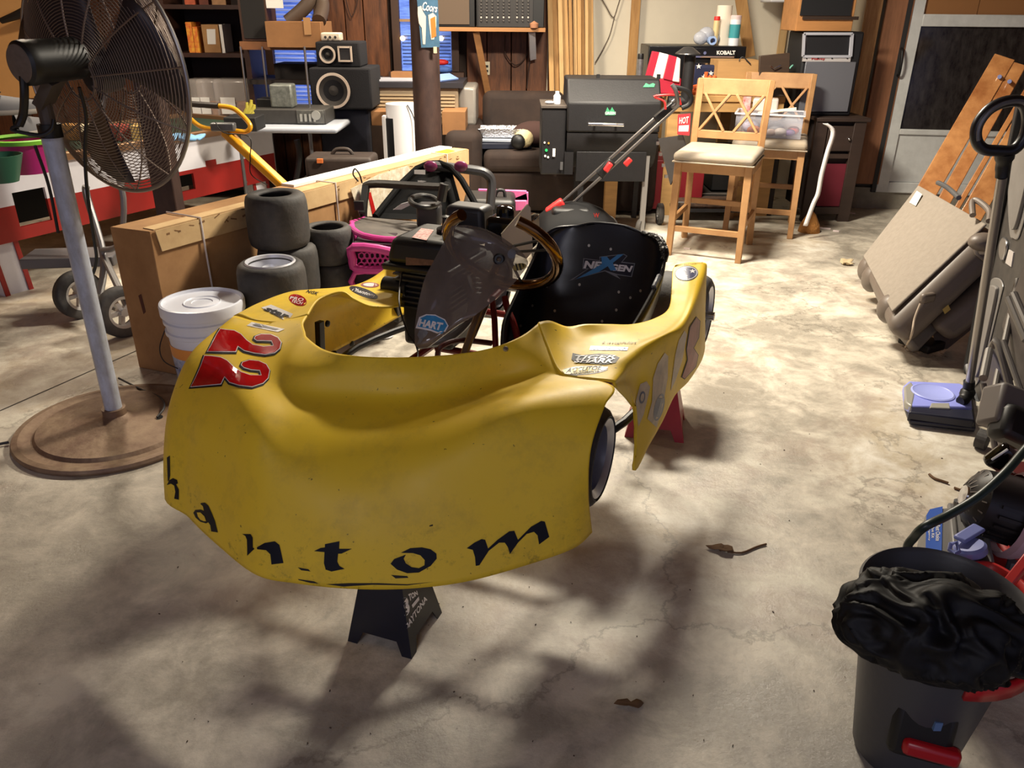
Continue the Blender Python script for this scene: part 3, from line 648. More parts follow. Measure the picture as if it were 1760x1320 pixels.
# windshield
WS = [q('713,594,.60 722,598,.588 736,597,.582 748,589,.588'), q('713,562,.64 733,571,.622 760,575,.62 787,560,.63'), q('717,532,.68 745,540,.66 782,544,.66 818,541,.67'),
 q('723,504,.72 760,510,.70 806,514,.70 852,514,.71'), q('731,476,.76 778,477,.74 830,480,.74 881,489,.745'), q('745,449,.79 795,447,.775 850,450,.77 905,459,.775'),
 q('759,423,.82 805,419,.81 855,421,.805 906,446,.795'), q('770,402,.85 800,397,.845 842,401,.84 892,429,.82'), q('776,389,.865 802,387,.867 832,393,.863 862,407,.85')]
SMK = M('smoked_clear_plastic', (124, 112, 102), .12, alpha=.84, spec=.6, var=.3, vs=9, stretch=(1, 1, .3))
ws = MB().grid(dense(WS, 5, 6)); WSO = ws.build('windshield', SMK, kart, smooth='all'); WB = ws.bvh()
SKY_ = M('light_blue_vinyl', (58, 140, 190), .35)
st('sticker_edge', [[(720, 545), (732, 540), (748, 541), (765, 549), (771, 560), (761, 577), (740, 569), (714, 564)]], WV, WB, WSO, .001)
st('sticker', [[(722, 547), (733, 542), (748, 543), (764, 551), (769, 560), (760, 574), (740, 566), (717, 561)]], SKY_, WB, WSO, .0018)
print_text('sticker_text', 'HART', ((721, 548), (763, 556), (758, 569), (718, 560)), WV, WB, WSO, .0026, bold=.05)
st('skull_sticker', [[(720, 568), (730, 566), (736, 571), (733, 577), (728, 581), (722, 590), (716, 592), (720, 582), (717, 576)]], GRV, WB, WSO, .001)
st('insect_sticker', [ell(893, 459, 12, 6, -15)], M('amber_vinyl', (150, 130, 70), .5), WB, WSO, .001)
for i in range(3): st('insect_stripe', [[(886+i*6, 454), (888+i*6, 453), (891+i*6, 465), (889+i*6, 466)]], DK, WB, WSO, .0016)
st('script_sticker', [ell(880, 436, 7, 9, 20)], GRV, WB, WSO, .001)
for cx_, cy_, rx_ in ((858, 447, 8),): 
    P, _ = project([(cx_, cy_)], [], WB, .003); MB().lathe([(.006, 0), (.014, .001), (.016, .006), (.012, .010), (.007, .010), (.006, .004)], P[0], (EYE-P[0]).normalized(), 20).build('grommet', BLACK, WSO, smooth=True)
# jack stands
def jack(c, rot, top, hgt, mt, name, label, half, th=.045):
    t = thing(name, label, 'jack stand', (c[0], c[1], 0), 'jack stands under the kart'); R = Matrix.Rotation(rot, 3, 'Z'); c = V((c[0], c[1], 0))
    for i in range(4):
        Ri = R @ Matrix.Rotation(i*pi/2, 3, 'Z')
        b0, t0 = half, th
        # trapezoid sheet side with an arched cut-out
        P = [(-b0, -b0, 0), (-b0*.70, -b0, 0), (-b0*.52, -b0*.8, hgt*.15), (b0*.52, -b0*.8, hgt*.15), (b0*.70, -b0, 0), (b0, -b0, 0), (t0, -t0, hgt), (-t0, -t0, hgt)]
        def fl(p): k = p[2]/hgt; return V((p[0], -(b0*(1-k) + t0*k), p[2]))
        P = [c + Ri @ fl(p) for p in P]; m = MB().prism(P, (Ri @ V((0, 1, .2))).normalized()*.004); m.build('side_plate', mt, t)
        if i == 0: first = m
        if i == 1: second = m
    m = MB().cyl(c + V((0, 0, hgt-.12)), c + V((0, 0, top)), .018, n=14); m.build('ratchet_post', mt, t, smooth=True)
    m = MB().box(c + V((0, 0, top+.006)), (.10, .04, .012), R); m.box(c + R @ V((.045, 0, 0)) + V((0, 0, top+.018)), (.012, .04, .02), R); m.box(c + R @ V((-.045, 0, 0)) + V((0, 0, top+.018)), (.012, .04, .02), R); m.build('saddle', mt, t, bevel=.003)
    return t, first, second
f1, f2, f3 = PZ(600, 1105, 0), PZ(705, 1135, 0), PZ(757, 1050, 0)
cc = (f1+f3)/2; half = ((f2-f1).length + (f3-f2).length)/4; rot = math.atan2((f2-f1).y, (f2-f1).x)
NVB = M('navy_black_paint', (16, 19, 34), .35, var=.3)
JS, s0, s1 = jack(cc, rot, .30, .235, NVB, 'jack_stand', 'black jack stand with white lettering under the kart nose', half)
jb = s1.bvh()
print_text('stand_text', '3', ((689, 1030), (700, 1024), (705, 1052), (696, 1060)), WV, jb, JS, .001, bold=.05)
print_text('stand_text', 'TON', ((701, 1021), (716, 1015), (718, 1022), (703, 1034)), WV, jb, JS, .001, bold=.05)
print_poly('stand_bar', [[(707, 1040), (719, 1025), (720, 1031), (709, 1045)]], WV, jb, JS, .001)
print_text('stand_text', 'DAYTONA', ((695, 1074), (731, 1022), (734, 1031), (698, 1086)), WV, jb, JS, .001, bold=.03)
JR, s0, s1 = jack((.53, 2.60), rot+radians(8), .345, .27, M('jack_red', (168, 20, 28), .35), 'jack_stand', 'red jack stand lettered in white behind the kart front wheel', .105)
print_text('stand_text', 'CRAFT', ((1064, 714), (1094, 712), (1094, 721), (1064, 722)), WV, s0.bvh(), JR, .001, bold=.03)
# ---------------- helpers for standing boxes ----------------
def fb(mb, px0, py0, px1, py1, y, d, z0=None):
    """box whose front is at depth y and spans the given patch, d deep"""
    a = PY(px0, (py0+py1)/2, y); b = PY(px1, (py0+py1)/2, y); t = PY((px0+px1)/2, py0, y).z; u = PY((px0+px1)/2, py1, y).z if z0 is None else z0
    return mb.box(((a.x+b.x)/2, y + d/2, (t+u)/2), (abs(b.x-a.x), d, t-u))
def wprint(name, poly, y, mt, parent, off=.0015, label=None, t=.0008):
    P = [PY(x_, y_, y - off) for x_, y_ in poly]; return MB().prism(P, (0, -t, 0)).build(name, mt, parent, label=label)
def wtext(name, s, quad, y, mt, parent, off=.002, bold=.02, shear=0):
    vs, fs = textmesh(s, shear, bold); return MB().add([PY(*quadmap(quad, *v), y - off) for v in vs], fs).build(name, mt, parent)
WT = M('white_print', (232, 230, 226), .5)
# ---------------- pedestal fan ----------------
fc = V((-1.43, 2.55, 0)); RUST = M('rusty_base', (112, 86, 70), .6, .3, var=.6, vs=11, rgb2=(150, 128, 104), bump=.3, bs=30)
fan = thing('pedestal_fan', 'tall industrial cage fan on a white pole with a round rusty base', 'fan', fc)
MB().lathe([(.335, .0), (.34, .012), (.335, .022), (.315, .024), (.30, .015), (.272, .015), (.262, .027), (.15, .034), (.06, .045), (.04, .06), (.04, .085), (0, .085)], fc, n=64).build('base', RUST, fan, smooth=True)
hp = PZ(270, 717, .035); MB().cyl(hp - V((0, 0, .012)), hp, .02, n=20).build('cable_hole', M('hole_dark', (8, 8, 8), .9), fan)
PW = M('worn_white_pole', (196, 206, 224), .35, var=.25, vs=18, rgb2=(150, 152, 156), stretch=(1, 1, .4))
MB().cyl(fc + V((0, 0, .08)), fc + V((0, 0, 1.03)), .029, .030, 24).build('pole', PW, fan, smooth=True)
MB().cyl(fc + V((0, 0, 1.02)), fc + V((0, 0, 1.06)), .034, n=24).build('pole_collar', BLACK, fan, smooth=True)
az = radians(27); AX = V((sin(az), cos(az), .04)).normalized(); mc = PY(88, 104, 2.52)
MOT = MB().lathe([(0, -.10), (.052, -.10), (.061, -.092), (.063, -.07), (.061, -.066), (.060, .08), (.05, .095), (0, .097)], mc, AX, 32).build('motor_housing', BLACK, fan, smooth=True)
MB().lathe([(0, -.107), (.038, -.106), (.051, -.102), (.055, -.095)], mc, AX, 32).build('motor_end_cap', M('dusty_cap', (110, 96, 84), .8, var=.3, vs=30), MOT, smooth=True)
m = MB(); m.bar(mc - V((0, 0, .05)), fc + V((0, 0, 1.12)), .03, .07, (0, 1, 0)); m.cyl(fc + V((0, 0, 1.05)), fc + V((0, 0, 1.14)), .022, n=16); m.build('tilt_bracket', M('dusty_bracket', (92, 84, 78), .6, .4), fan)
m = MB(); m.tube([PY(40, 128, 2.44), PY(42, 160, 2.43), PY(40, 195, 2.45), PY(33, 215, 2.45)], .012, smooth=5); m.tube([PY(33, 215, 2.45), PY(20, 222, 2.45), PY(40, 228, 2.45), PY(70, 232, 2.46), PY(88, 222, 2.47), PY(92, 205, 2.48)], .006, smooth=5)
m.tube([PY(60, 250, 2.5), PY(84, 320, 2.52), PY(100, 400, 2.53)], .005, smooth=5); m.build('power_cord', BLACK, fan, smooth=True)
m = MB(); m.tube([PY(136, 150, 2.5), PY(148, 200, 2.52), PY(146, 260, 2.54), PY(150, 330, 2.56), PY(160, 400, 2.6), PY(166, 445, 2.6), PY(160, 470, 2.6)], .0055, smooth=6); m.build('hanging_cord', BLACK, fan, smooth=True)
m = MB(); m.tube([PZ(204, 650, .02), PZ(240, 668, .02), PZ(275, 683, .03), PZ(282, 700, .05), PZ(270, 717, .04)], .004, smooth=6); m.tube([PZ(15, 760, .01), PZ(-60, 772, .01), PZ(-140, 760, .01)], .005, smooth=5); m.build('floor_cord', DARK, fan, smooth=True)
gc = mc + AX*.165 - V((0, 0, .055)); GR = .362; WIRE = M('dusty_wire', (128, 112, 100), .5, .6)
u1 = AX.orthogonal().normalized(); v1 = AX.cross(u1)
def gp_(r, t, side):
    k = r/GR; h = side*(.085*(1 - k**3.2)); return gc + AX*h + (u1*cos(t) + v1*sin(t))*r
for side, nm in ((-1, 'rear_guard'), (1, 'front_guard')):
    m = MB()
    for i in range(34):
        r = .065 + (GR-.07)*i/33; m.tube([gp_(r, 2*pi*k/44, side) for k in range(44)], .0014, 4, closed=True)
    g = m.build(nm, WIRE, fan); g['kind'] = 'stuff'
    m = MB()
    for i in range(12):
        t = 2*pi*i/12 + .1; m.tube([gp_(GR*(.15 + .85*k/8), t, side) for k in range(9)], .0028, 5)
    m.tube([gp_(.065, 2*pi*k/24, side) for k in range(24)], .004, 5, closed=True); m.build('guard_spokes', WIRE, g)['kind'] = 'stuff'
MB().tube([gp_(GR, 2*pi*k/72, 0) for k in range(72)], .0065, 8, closed=True).build('guard_rim', M('steel_rim', (150, 146, 142), .35, .9), fan, smooth=True)
MB().lathe([(0, -.04), (.05, -.04), (.055, 0), (.05, .04), (0, .045)], gc, AX, 24).build('hub', DARK, fan, smooth=True)
for i in range(3):
    t0 = 2*pi*i/3 + .5; rows = []
    for a_ in range(7):
        s = a_/6; rows.append([gc + (u1*cos(t0 + (s-.5)*1.15*(.75+.25*k/5)) + v1*sin(t0 + (s-.5)*1.15*(.75+.25*k/5)))*(.05 + .28*k/5) + AX*((s-.5)*.085) for k in range(6)])
    MB().grid(rows).build('fan_blade', M('dark_blade', (58, 50, 50), .45, .4), fan, smooth='all', solid=.003)
# ---------------- big cardboard carton ----------------
A_, B_ = V((-1.585, 3.09, 0)), V((-1.40, 3.02, 0)); D_ = V((.475, .88, 0)).normalized(); LN = 2.34; HT = .605
box_ = thing('long_cardboard_carton', 'long brown cardboard carton on edge tied with white strap behind the tires', 'box', (A_+B_)/2)
A2, B2 = A_ + D_*LN, B_ + D_*(LN+.02)
mb = MB().prism([A_, B_, B2, A2], (0, 0, HT)); BX = mb.build('carton_body', CARD, box_, bevel=.004); CB = mb.bvh()
n = D_.cross(V((0, 0, 1))); n = n if n.x > 0 else -n
PALE = M('pale_cardboard', (208, 178, 130), .85, var=.2, vs=7, rgb2=(184, 150, 106))
m = MB(); t = V((0, 0, HT)); S = B_ + D_*.02; m.prism([S + t + n*.005, S + D_*(LN-.02) + t + n*.005, S + D_*(LN-.02) + t + n*.005 - V((0, 0, .085)), S + D_*.015 + t + n*.005 - V((0, 0, .085))], n*.004); m.build('side_flap', PALE, box_)
m = MB(); m.prism([S + t - n*.001, S + D_*(LN-.02) + t, S + D_*(LN-.02) + t - n*.10, S + t - n*.06], (0, 0, .004)); m.build('top_flap', PALE, box_)
m = MB(); wpl = S + D_*.9; m.prism([wpl + t - n*.11, wpl + D_*1.4 + t - n*.10, wpl + D_*1.4 + t - n*.19, wpl + t - n*.19], (0, 0, .012)); m.build('white_top_edge', M('white_card', (225, 225, 225), .7), box_)
sc_ = M('torn_paper', (126, 92, 58), .9)
random.seed(5); m = MB()
for i in range(46):
    x_ = random.uniform(.05, LN-.1); z_ = HT - random.uniform(.004, .04) + .0
    p = B_ + D_*x_ + n*.0095 + V((0, 0, z_)); m.box(p, (random.uniform(.008, .035), .001, random.uniform(.003, .009)), Matrix.Rotation(math.atan2(D_.y, D_.x), 3, 'Z') @ Matrix.Rotation(random.uniform(-.7, .7), 3, 'Y'))
m.build('torn_marks', sc_, box_)['kind'] = 'stuff'
STR = M('white_strap', (215, 205, 200), .6)
for px in (342, 578, 770):
    p = PP(px, 360 if px < 400 else 330, B_ + n*.01, n); s = (p - B_).dot(D_); P0 = B_ + D_*s + n*.011
    MB().tube([P0 - n*.20 + V((0, 0, HT+.006)), P0 + V((0, 0, HT+.006)), P0 + V((0, 0, HT-.1)), P0 + V((0, 0, .02)) + D_*.01], .004, 6).build('strap', STR, box_)
print_poly('carton_print', [[(238, 508), (243, 505), (251, 536), (247, 540)]], M('card_ink', (90, 52, 40), .9), CB, BX, .001, 60)
print_poly('yellow_label', [[(742, 262), (757, 255), (782, 261), (765, 266)]], M('yellow_label', (230, 200, 40), .5), CB, BX, .006, 60)
# paper sheets on the carton front
POS = M('printed_sheet', (224, 216, 198), .7, var=.3, vs=30, rgb2=(180, 160, 130))
sp = [PP(x_, y_, B_ + n*.02, n) for x_, y_ in ((602, 325), (650, 300), (700, 285), (730, 330), (650, 372), (618, 372))]
po = solo(MB().prism(sp, n*.003), 'printed_poster', POS, 'white printed paper sheet with red border leaning on the long carton', 'paper')
po2 = MB().prism([PP(x_, y_, B_ + n*.02, n) for x_, y_ in ((631, 332), (636, 330), (647, 372), (640, 373))], n*.005).build('red_border', RED, po)
# ---------------- tires ----------------
def tire(c, R, W, rim=False, name='slick_tire', label='', rr=.066):
    t = thing(name, label, 'tire', c, 'worn slick kart tires by the carton'); c = V(c)
    p = [(rr, .012), (rr+.004, .004), (rr+.02, .0), (R*.86, .002), (R*.95, .012), (R*.99, .035), (R, W*.3), (R, W*.7), (R*.985, W-.035), (R*.94, W-.012), (R*.84, W-.001), (rr+.02, W), (rr+.005, W-.004), (rr, W-.012), (rr+.008, W-.02), (R*.8, W-.03), (R*.92, W*.5), (R*.8, .03), (rr+.008, .02), (rr, .012)]
    MB().lathe(p, c, n=48).build('rubber_carcass', RUBBER, t, smooth='all')
    if rim: MB().lathe([(rr+.016, W+.0), (rr+.012, W+.006), (rr+.006, W+.004), (rr+.002, W-.01), (rr-.004, W-.05), (rr-.012, W-.10), (rr*.4, W-.11), (rr*.38, W-.02), (0, W-.11)], c, n=48).build('rim', M('rim_silver', (214, 216, 224), .35, .25), t, smooth=True, angle=50)
T1 = PZ(472, 331, .68); T1 = V((T1.x, T1.y, 0))
Wt = .2265
for i, lb in enumerate(('black slick tire on the floor at the bottom of the tall stack', 'black slick tire in the middle of the tall stack', 'black slick tire topmost on the tall stack, open end up')):
    tire((T1.x + (.018, .022, 0)[i], T1.y + (.012, .012, 0)[i], Wt*i), .130, Wt, name='slick_tire', label=lb)
T2_ = PZ(464, 450, .46); tire((T2_.x, T2_.y, .0), .137, .22, name='slick_tire', label='black slick tire on the floor under the tire with the silver rim')
tire((T2_.x, T2_.y, .22), .137, .24, rim=True, label='black slick tire with a polished silver rim, in front of the tall stack', rr=.085)
T3 = PZ(562, 387, .50)
for i, lb in enumerate(('grey worn tire at the bottom of the short stack', 'grey worn tire in the middle of the short stack', 'grey worn tire topmost on the short stack beside the pink ride-on car')):
    tire((T3.x + (.012, .012, 0)[i], T3.y, .1665*i), .113, .1665, label=lb, rr=.07)
# ---------------- bucket ----------------
bc = V((-1.205, 2.93, 0)); bk = thing('plastic_bucket', 'white plastic pail with a lid and orange blue label beside the carton', 'bucket', bc)
BP = M('bluish_white_plastic', (222, 226, 238), .35)
MB().lathe([(0, .003), (.125, .0), (.130, .01), (.140, .20), (.142, .24), (.150, .245), (.150, .258), (.143, .262), (.144, .285), (.152, .289), (.152, .300), (.145, .304), (.147, .33), (.147, .335), (.0, .335)], bc, n=48).build('pail', BP, bk, smooth=True, angle=28)
MB().lathe([(.150, .318), (.158, .320), (.159, .352), (.156, .362), (.148, .364), (.144, .352), (.138, .350), (.07, .352), (.068, .356), (.064, .352), (.04, .354), (.038, .351), (0, .352)], bc, n=48).build('lid', BP, bk, smooth=True, angle=28)
MB().lathe([(.1326, .03), (.1398, .16), (.1411, .16), (.1339, .03)], bc, n=48).build('blue_label', M('blue_bucket_label', (64, 96, 160), .5, var=.6, vs=22, rgb2=(225, 228, 235)), bk, smooth=True)
MB().lathe([(.1394, .155), (.1415, .205), (.143, .205), (.1408, .155)], bc, n=48).build('orange_band', M('orange_band', (228, 150, 70), .5), bk, smooth=True)
MB().tube([bc + V((-.152, -.02, .25)), bc + V((-.165, -.07, .19)), bc + V((-.14, -.11, .15)), bc+V((-.08, -.135, .13))], .0022, 6, smooth=5).build('bail_handle', DARK, bk)
# ---------------- red and white game table ----------------
TA = V((-2.62, 4.03, 0)); TD = V((.45, .893, 0)).normalized(); TN = V((TD.y, -TD.x, 0))
def tb(px, py): p = PP(px, py, TA, TN); return (p-TA).dot(TD), p.z
s1, zt1 = tb(467, 225); s0 = tb(-40, 296)[0]; zT, zB = .645, .275; zM = .455
tab = thing('game_table', 'long red and white wooden game table with cut-outs behind the fan', 'table', TA)
WTP = M('white_table_paint', (214, 214, 222), .5, var=.1, vs=5); RTP = M('red_table_paint', (146, 26, 22), .45, var=.2, vs=6)
def tq(s, z, o=0): return TA + TD*s + TN*o + V((0, 0, z))
# front board with holes cut: built of panels round the openings
h1a, h1z1 = tb(20, 332); h1b, h1z0 = tb(90, 378)
h2a, h2z1 = tb(286, 310); h2b, h2z0 = tb(336, 322)
m = MB()
def tpan(m, a, b, z0, z1, o=0, th=.018): m.prism([tq(a, z0, o), tq(b, z0, o), tq(b, z1, o), tq(a, z1, o)], -TN*th)
a_, b_ = s0, s1
tpan(m, a_, h1a, zM, zT); tpan(m, h1a, h1b, h1z1, zT); tpan(m, h1b, b_, zM, zT); m.build('white_board', WTP, tab)
m = MB()
tpan(m, a_, h1a, zB, zM); tpan(m, h1a, h1b, zB, h1z0); tpan(m, h1b, h2a, zB, zM); tpan(m, h2a, h2b, zB, h2z0-.01); tpan(m, h2a, h2b, h2z1+.01, zM); tpan(m, h2b, b_, zB, zM)
m.build('red_board', RTP, tab)
sw_, zw_ = tb(373, 275)
m = MB(); tpan(m, sw_-.10, sw_-.01, zM-.002, zM+.035, .002); m.build('red_step', RTP, tab)
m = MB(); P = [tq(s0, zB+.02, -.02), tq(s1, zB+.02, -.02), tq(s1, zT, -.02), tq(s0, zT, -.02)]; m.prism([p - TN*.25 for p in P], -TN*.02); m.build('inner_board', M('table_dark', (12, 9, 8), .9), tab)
m = MB(); P = [tq(s0, zT, .02), tq(s1+.02, zT, .02), tq(s1+.02, zT, -.85), tq(s0, zT, -.85)]; m.prism(P, (0, 0, .008)); m.build('table_top', M('dark_green_top', (40, 62, 48), .8, var=.3), tab)
m = MB(); m.bar(tq(s0, zT+.012, .012), tq(s1+.02, zT+.012, .012), .035, .045); m.build('top_trim', M('brass_trim', (150, 116, 88), .35, .6), tab, bevel=.006)
m = MB(); m.bar(tq(s0, zT+.012, -.83), tq(s1+.02, zT+.012, -.83), .035, .045); m.bar(tq(s1+.0, zT+.012, 0), tq(s1, zT+.012, -.83), .035, .045); m.build('top_trim', MATS['brass_trim'], tab, bevel=.006)
m = MB(); tpan(m, s1-.005, s1, zB, zT, -.0, .84); m.build('end_board', WTP, tab)
for s_ in (0.02, s1-.12):
    MB().prism([tq(s_-.08, 0, -.03), tq(s_+.07, 0, -.03), tq(s_+.05, zB, -.03), tq(s_-.1, zB, -.03)], -TN*.06).build('leg', WTP, tab)
    m = MB(); m.prism([tq(s_+.05, 0, -.028), tq(s_+.075, 0, -.028), tq(s_+.055, zB, -.028), tq(s_+.03, zB, -.028)], TN*.006); m.prism([tq(s_-.08, 0, -.028), tq(s_-.055, 0, -.028), tq(s_-.075, zB, -.028), tq(s_-.1, zB, -.028)], TN*.006); m.build('leg_stripe', RTP, tab)
# things on the table
TZ = zT + .012
def onT(px, py, z=0): return PZ(px, py, TZ + z)
p = PY(45, 262, 3.95); p.z = TZ
pt = thing('tub', 'magenta plastic tub with lime green rim on the game table', 'tub', p)
MB().lathe([(0, 0), (.10, 0), (.14, .14), (.137, .14), (.1, .006), (0, .006)], p, n=32).build('tub_body', M('magenta_plastic', (176, 36, 118), .4), pt, smooth=True)
MB().lathe([(.135, .138), (.155, .140), (.157, .158), (.145, .162), (.135, .150)], p, n=32).build('tub_rim', M('lime_plastic', (126, 200, 60), .4), pt, smooth=True)
p = PY(-5, 262, 3.7); p.z = TZ
solo(MB().lathe([(0, 0), (.06, 0), (.10, .12), (.095, .12), (.05, .005), (0, .005)], p, n=28), 'green_bowl', M('dark_green_plastic', (40, 92, 72), .4), 'dark green bowl in front of the magenta tub', 'bowl', smooth=True)
def shoe(c, rz, lb, up=0):
    R = Matrix.Rotation(rz, 4, 'Z'); T = Matrix.Translation(c) @ R; t = thing('sneaker', lb, 'shoe', c, 'sneakers piled on the game table')
    rows = []
    for i in range(9):
        s = i/8; w_ = .045*(.72+.5*sin(pi*min(1, s*1.1))*.6) * (.55 if i in (0, 8) else 1); h = .095 - .05*s if s > .35 else .10
        rows.append([T @ V((.26*s - .13, w_*cos(a), .025 + h*max(0, sin(a)))) for a in [pi*k/8 for k in range(9)]])
    MB().grid(rows).build('upper', M('grey_fabric_shoe', (92, 92, 96), .8), t, smooth='all')
    rows = [[p_ + V((0, 0, 0)) for p_ in (rows[i][0]*1.0, rows[i][0] - V((0, 0, .025)), rows[i][-1] - V((0, 0, .025)), rows[i][-1])] for i in range(9)]
    MB().grid(rows).build('sole', M('pale_rubber', (176, 168, 160), .7), t, smooth='all')
    MB().sph(T @ V((-.06, 0, .115)), .035, 12, (1.5, .8, .35)).build('shoe_opening', BLACK, t, smooth='all')
shoe(PY(15, 190, 4.5) - V((0, 0, .02)), .5, 'grey sneaker with pale sole lying behind the magenta tub')
shoe(PY(60, 230, 4.75), 1.4, 'grey sneaker half hidden behind the fan motor')
p = PY(300, 226, 4.9); p.z = TZ+.02
rows = [[V((p.x + (i-5)*.03, p.y + (j-3)*.03, TZ + .025 + .025*noise.noise(V((i*.5, j*.6, 2))) )) for i in range(11)] for j in range(7)]
solo(MB().grid(rows), 'blue_cloth', M('pale_blue_cloth', (120, 170, 215), .9), 'crumpled pale blue cloth on the game table rail', 'cloth', smooth='all', solid=.01)
random.seed(9)
for i, (px, py, cl, w_) in enumerate(((118, 205, (180, 130, 70), .1), (150, 222, (206, 190, 160), .08), (200, 200, (150, 60, 50), .09), (240, 214, (196, 160, 90), .12))):
    p = PY(px, py, 5.0); p.z = TZ; solo(MB().box((p.x, p.y, TZ+.045), (w_, .09, .09), Matrix.Rotation(i*.6, 3, 'Z')), 'small_carton', M('carton_%d' % i, cl, .7, var=.3, vs=20), ['tan carton on the game table seen through the fan', 'pale carton on the game table seen through the fan', 'brick red carton on the game table seen through the fan', 'straw coloured carton on the game table seen through the fan'][i], 'box', bevel=.004)
# ---------------- hand cart on two wheels behind the fan ----------------
cart = thing('utility_cart', 'grey tube framed cart with two black wheels behind the fan pole', 'cart', PZ(170, 560, 0))
def cwheel(c, ax, R, W, par, rc=(190, 188, 186)):
    t = MB().lathe([(R*.62, -W*.4), (R*.9, -W/2), (R, -W*.35), (R, W*.35), (R*.9, W/2), (R*.62, W*.4)], c, ax, 36).build('wheel', RUBBER, par, smooth='all')
    m = MB().lathe([(R*.60, -W*.38), (R*.63, -W*.42), (R*.63, W*.42), (R*.52, W*.36), (R*.50, 0), (R*.52, -W*.36)], c, ax, 36)
    d = V(ax).normalized(); o = d.orthogonal().normalized()
    for i in range(5): e = Matrix.Rotation(2*pi*i/5, 3, d) @ o; m.bar(V(c) + e*R*.12, V(c) + e*R*.55, R*.16, W*.4, d)
    m.cyl(V(c) - d*W*.5, V(c) + d*W*.5, R*.16, n=14); m.build('rim', M('cart_rim', rc, .4, .4), t)
    return t
wa = V((.80, -.58, .06)).normalized()
w1c, w2c = V((-2.115, 3.70, .115)), V((-1.80, 3.46, .115))
cwheel(w1c, wa, .118, .06, cart); cwheel(w2c, wa, .118, .06, cart)
m = MB(); m.cyl(w1c, w2c, .01, n=10); m.build('axle', GREYM, cart)
mm = (w1c+w2c)/2
m = MB(); m.bar(PZ(48, 445, .26), PZ(205, 440, .26), .20, .05, (0, 0, 1)); m.build('deck', M('grey_deck', (108, 106, 108), .5, .4), cart, bevel=.006)
m = MB(); m.tube([mm + V((-.02, .05, .02)), PY(178, 440, 3.75), PY(150, 340, 3.85), PY(148, 320, 3.86)], .017, smooth=4); m.tube([PY(175, 430, 3.75), PY(205, 418, 3.7), PY(212, 340, 3.7), PY(190, 265, 3.75)], .014, smooth=4); m.tube([PY(178, 440, 3.75), w2c + V((.02, .02, .02))], .016)
m.build('frame_tube', M('grey_tube', (140, 138, 138), .4, .5), cart, smooth=True)
# ---------------- support posts ----------------
PM = M('rust_brown_post', (82, 62, 56), .5, .2, var=.35, vs=14, rgb2=(56, 42, 40), stretch=(1, 1, .4))
p = PY(279, 320, 4.05); solo(MB().box((p.x, 4.1, 1.215), (.11, .11, 2.43)), 'support_post', PM, 'square brown steel post standing behind the fan', 'post', bevel=.006)
p = PY(735, 200, 5.3); POST = solo(MB().cyl((p.x, 5.3, 0), (p.x, 5.3, 2.43), .086, .086, 28), 'support_post', PM, 'round brown steel post with a beer sign in mid room', 'post', smooth=True)
# beer sign
sg = thing('beer_sign', 'small tin sign with pale figures and cursive lettering hung on post', 'sign', PY(735, 80, 5.2))
wb = MB(); SY = 5.205; wb.prism([PY(x_, y_, SY) for x_, y_ in ((714, -30), (751, -30), (756, 81), (724, 82))], (0, .004, 0)); wb.build('sign_plate', M('teal_sign', (74, 112, 140), .5, var=.3, vs=20), sg)
wprint('pale_figure', [(718, 12), (724, 10), (727, 20), (732, 28), (732, 48), (731, 76), (727, 76), (725, 48), (720, 40), (718, 24)], SY, M('sign_cream', (222, 206, 190), .5), sg)
wprint('pale_figure', [(736, 26), (744, 22), (750, 28), (750, 44), (746, 68), (741, 68), (738, 46)], SY, MATS['sign_cream'], sg)
wprint('glass_print', [(740, 32), (748, 28), (750, 62), (742, 66)], SY, M('sign_orange', (206, 120, 50), .5), sg, .003)
wtext('sign_text', 'Coors', ((726, 2), (752, 8), (752, 22), (726, 18)), SY, WT, sg, .003, shear=.4)
solo(MB().box(PY(748, 86, 5.2), (.02, .012, .035)), 'wall_hook', M('cream_hook', (206, 190, 160), .5), 'cream plastic clip under the beer sign on the post', 'clip')
# ---------------- yellow handled mower ----------------
YT = M('yellow_tube', (232, 166, 30), .35, var=.15)
ym = thing('yellow_handle_mower', 'yellow tubular mower handle with a black grip folded over the game table', 'mower', PZ(470, 380, 0))
Yy = 4.55
m = MB(); m.bar(PY(386, 226, Yy), PY(488, 320, Yy-.15), .055, .045); m.build('main_shaft', YT, ym, bevel=.01)
m = MB(); m.tube([PY(316, 192, Yy+.1), PY(336, 212, Yy+.08), PY(352, 220, Yy+.05), PY(372, 222, Yy), PY(404, 225, Yy-.02), PY(424, 226, Yy-.02), PY(430, 216, Yy-.02), PY(418, 200, Yy), PY(400, 186, Yy), PY(376, 182, Yy)], .013, smooth=5); m.build('handle_loop', YT, ym, smooth=True)
m = MB(); m.tube([PY(316, 178, Yy+.1), PY(345, 180, Yy+.04), PY(376, 182, Yy)], .016, smooth=4); m.build('grip', M('brown_black_grip', (36, 28, 26), .6), ym, smooth=True)
m = MB(); m.box(PY(384, 218, Yy-.03), (.13, .05, .045)); m.build('control_box', GREYM, ym, bevel=.008)
m = MB(); m.tube([PY(370, 210, Yy-.06), PY(385, 228, Yy-.08), PY(428, 235, Yy-.08), PY(430, 270, Yy-.1), PY(432, 300, Yy-.1), PY(460, 318, Yy-.1)], .003, 6, smooth=6); m.build('cable', BLACK, ym)
fdk = PY(492, 326, Yy-.15); m = MB(); m.box((fdk.x+.1, fdk.y, .18), (.45, .4, .18), taper=.8); m.build('deck', DARK, ym, bevel=.02)
for dx in (-.1, .3):
    for dy in (-.2, .2): m = MB(); m.cyl((fdk.x+dx, fdk.y+dy-.02, .09), (fdk.x+dx, fdk.y+dy+.02, .09), .09, n=20); m.build('wheel', RUBBER, ym)
m = MB(); m.bar(fdk, (fdk.x+.1, fdk.y, .26), .05, .045); m.build('shaft_foot', YT, ym)
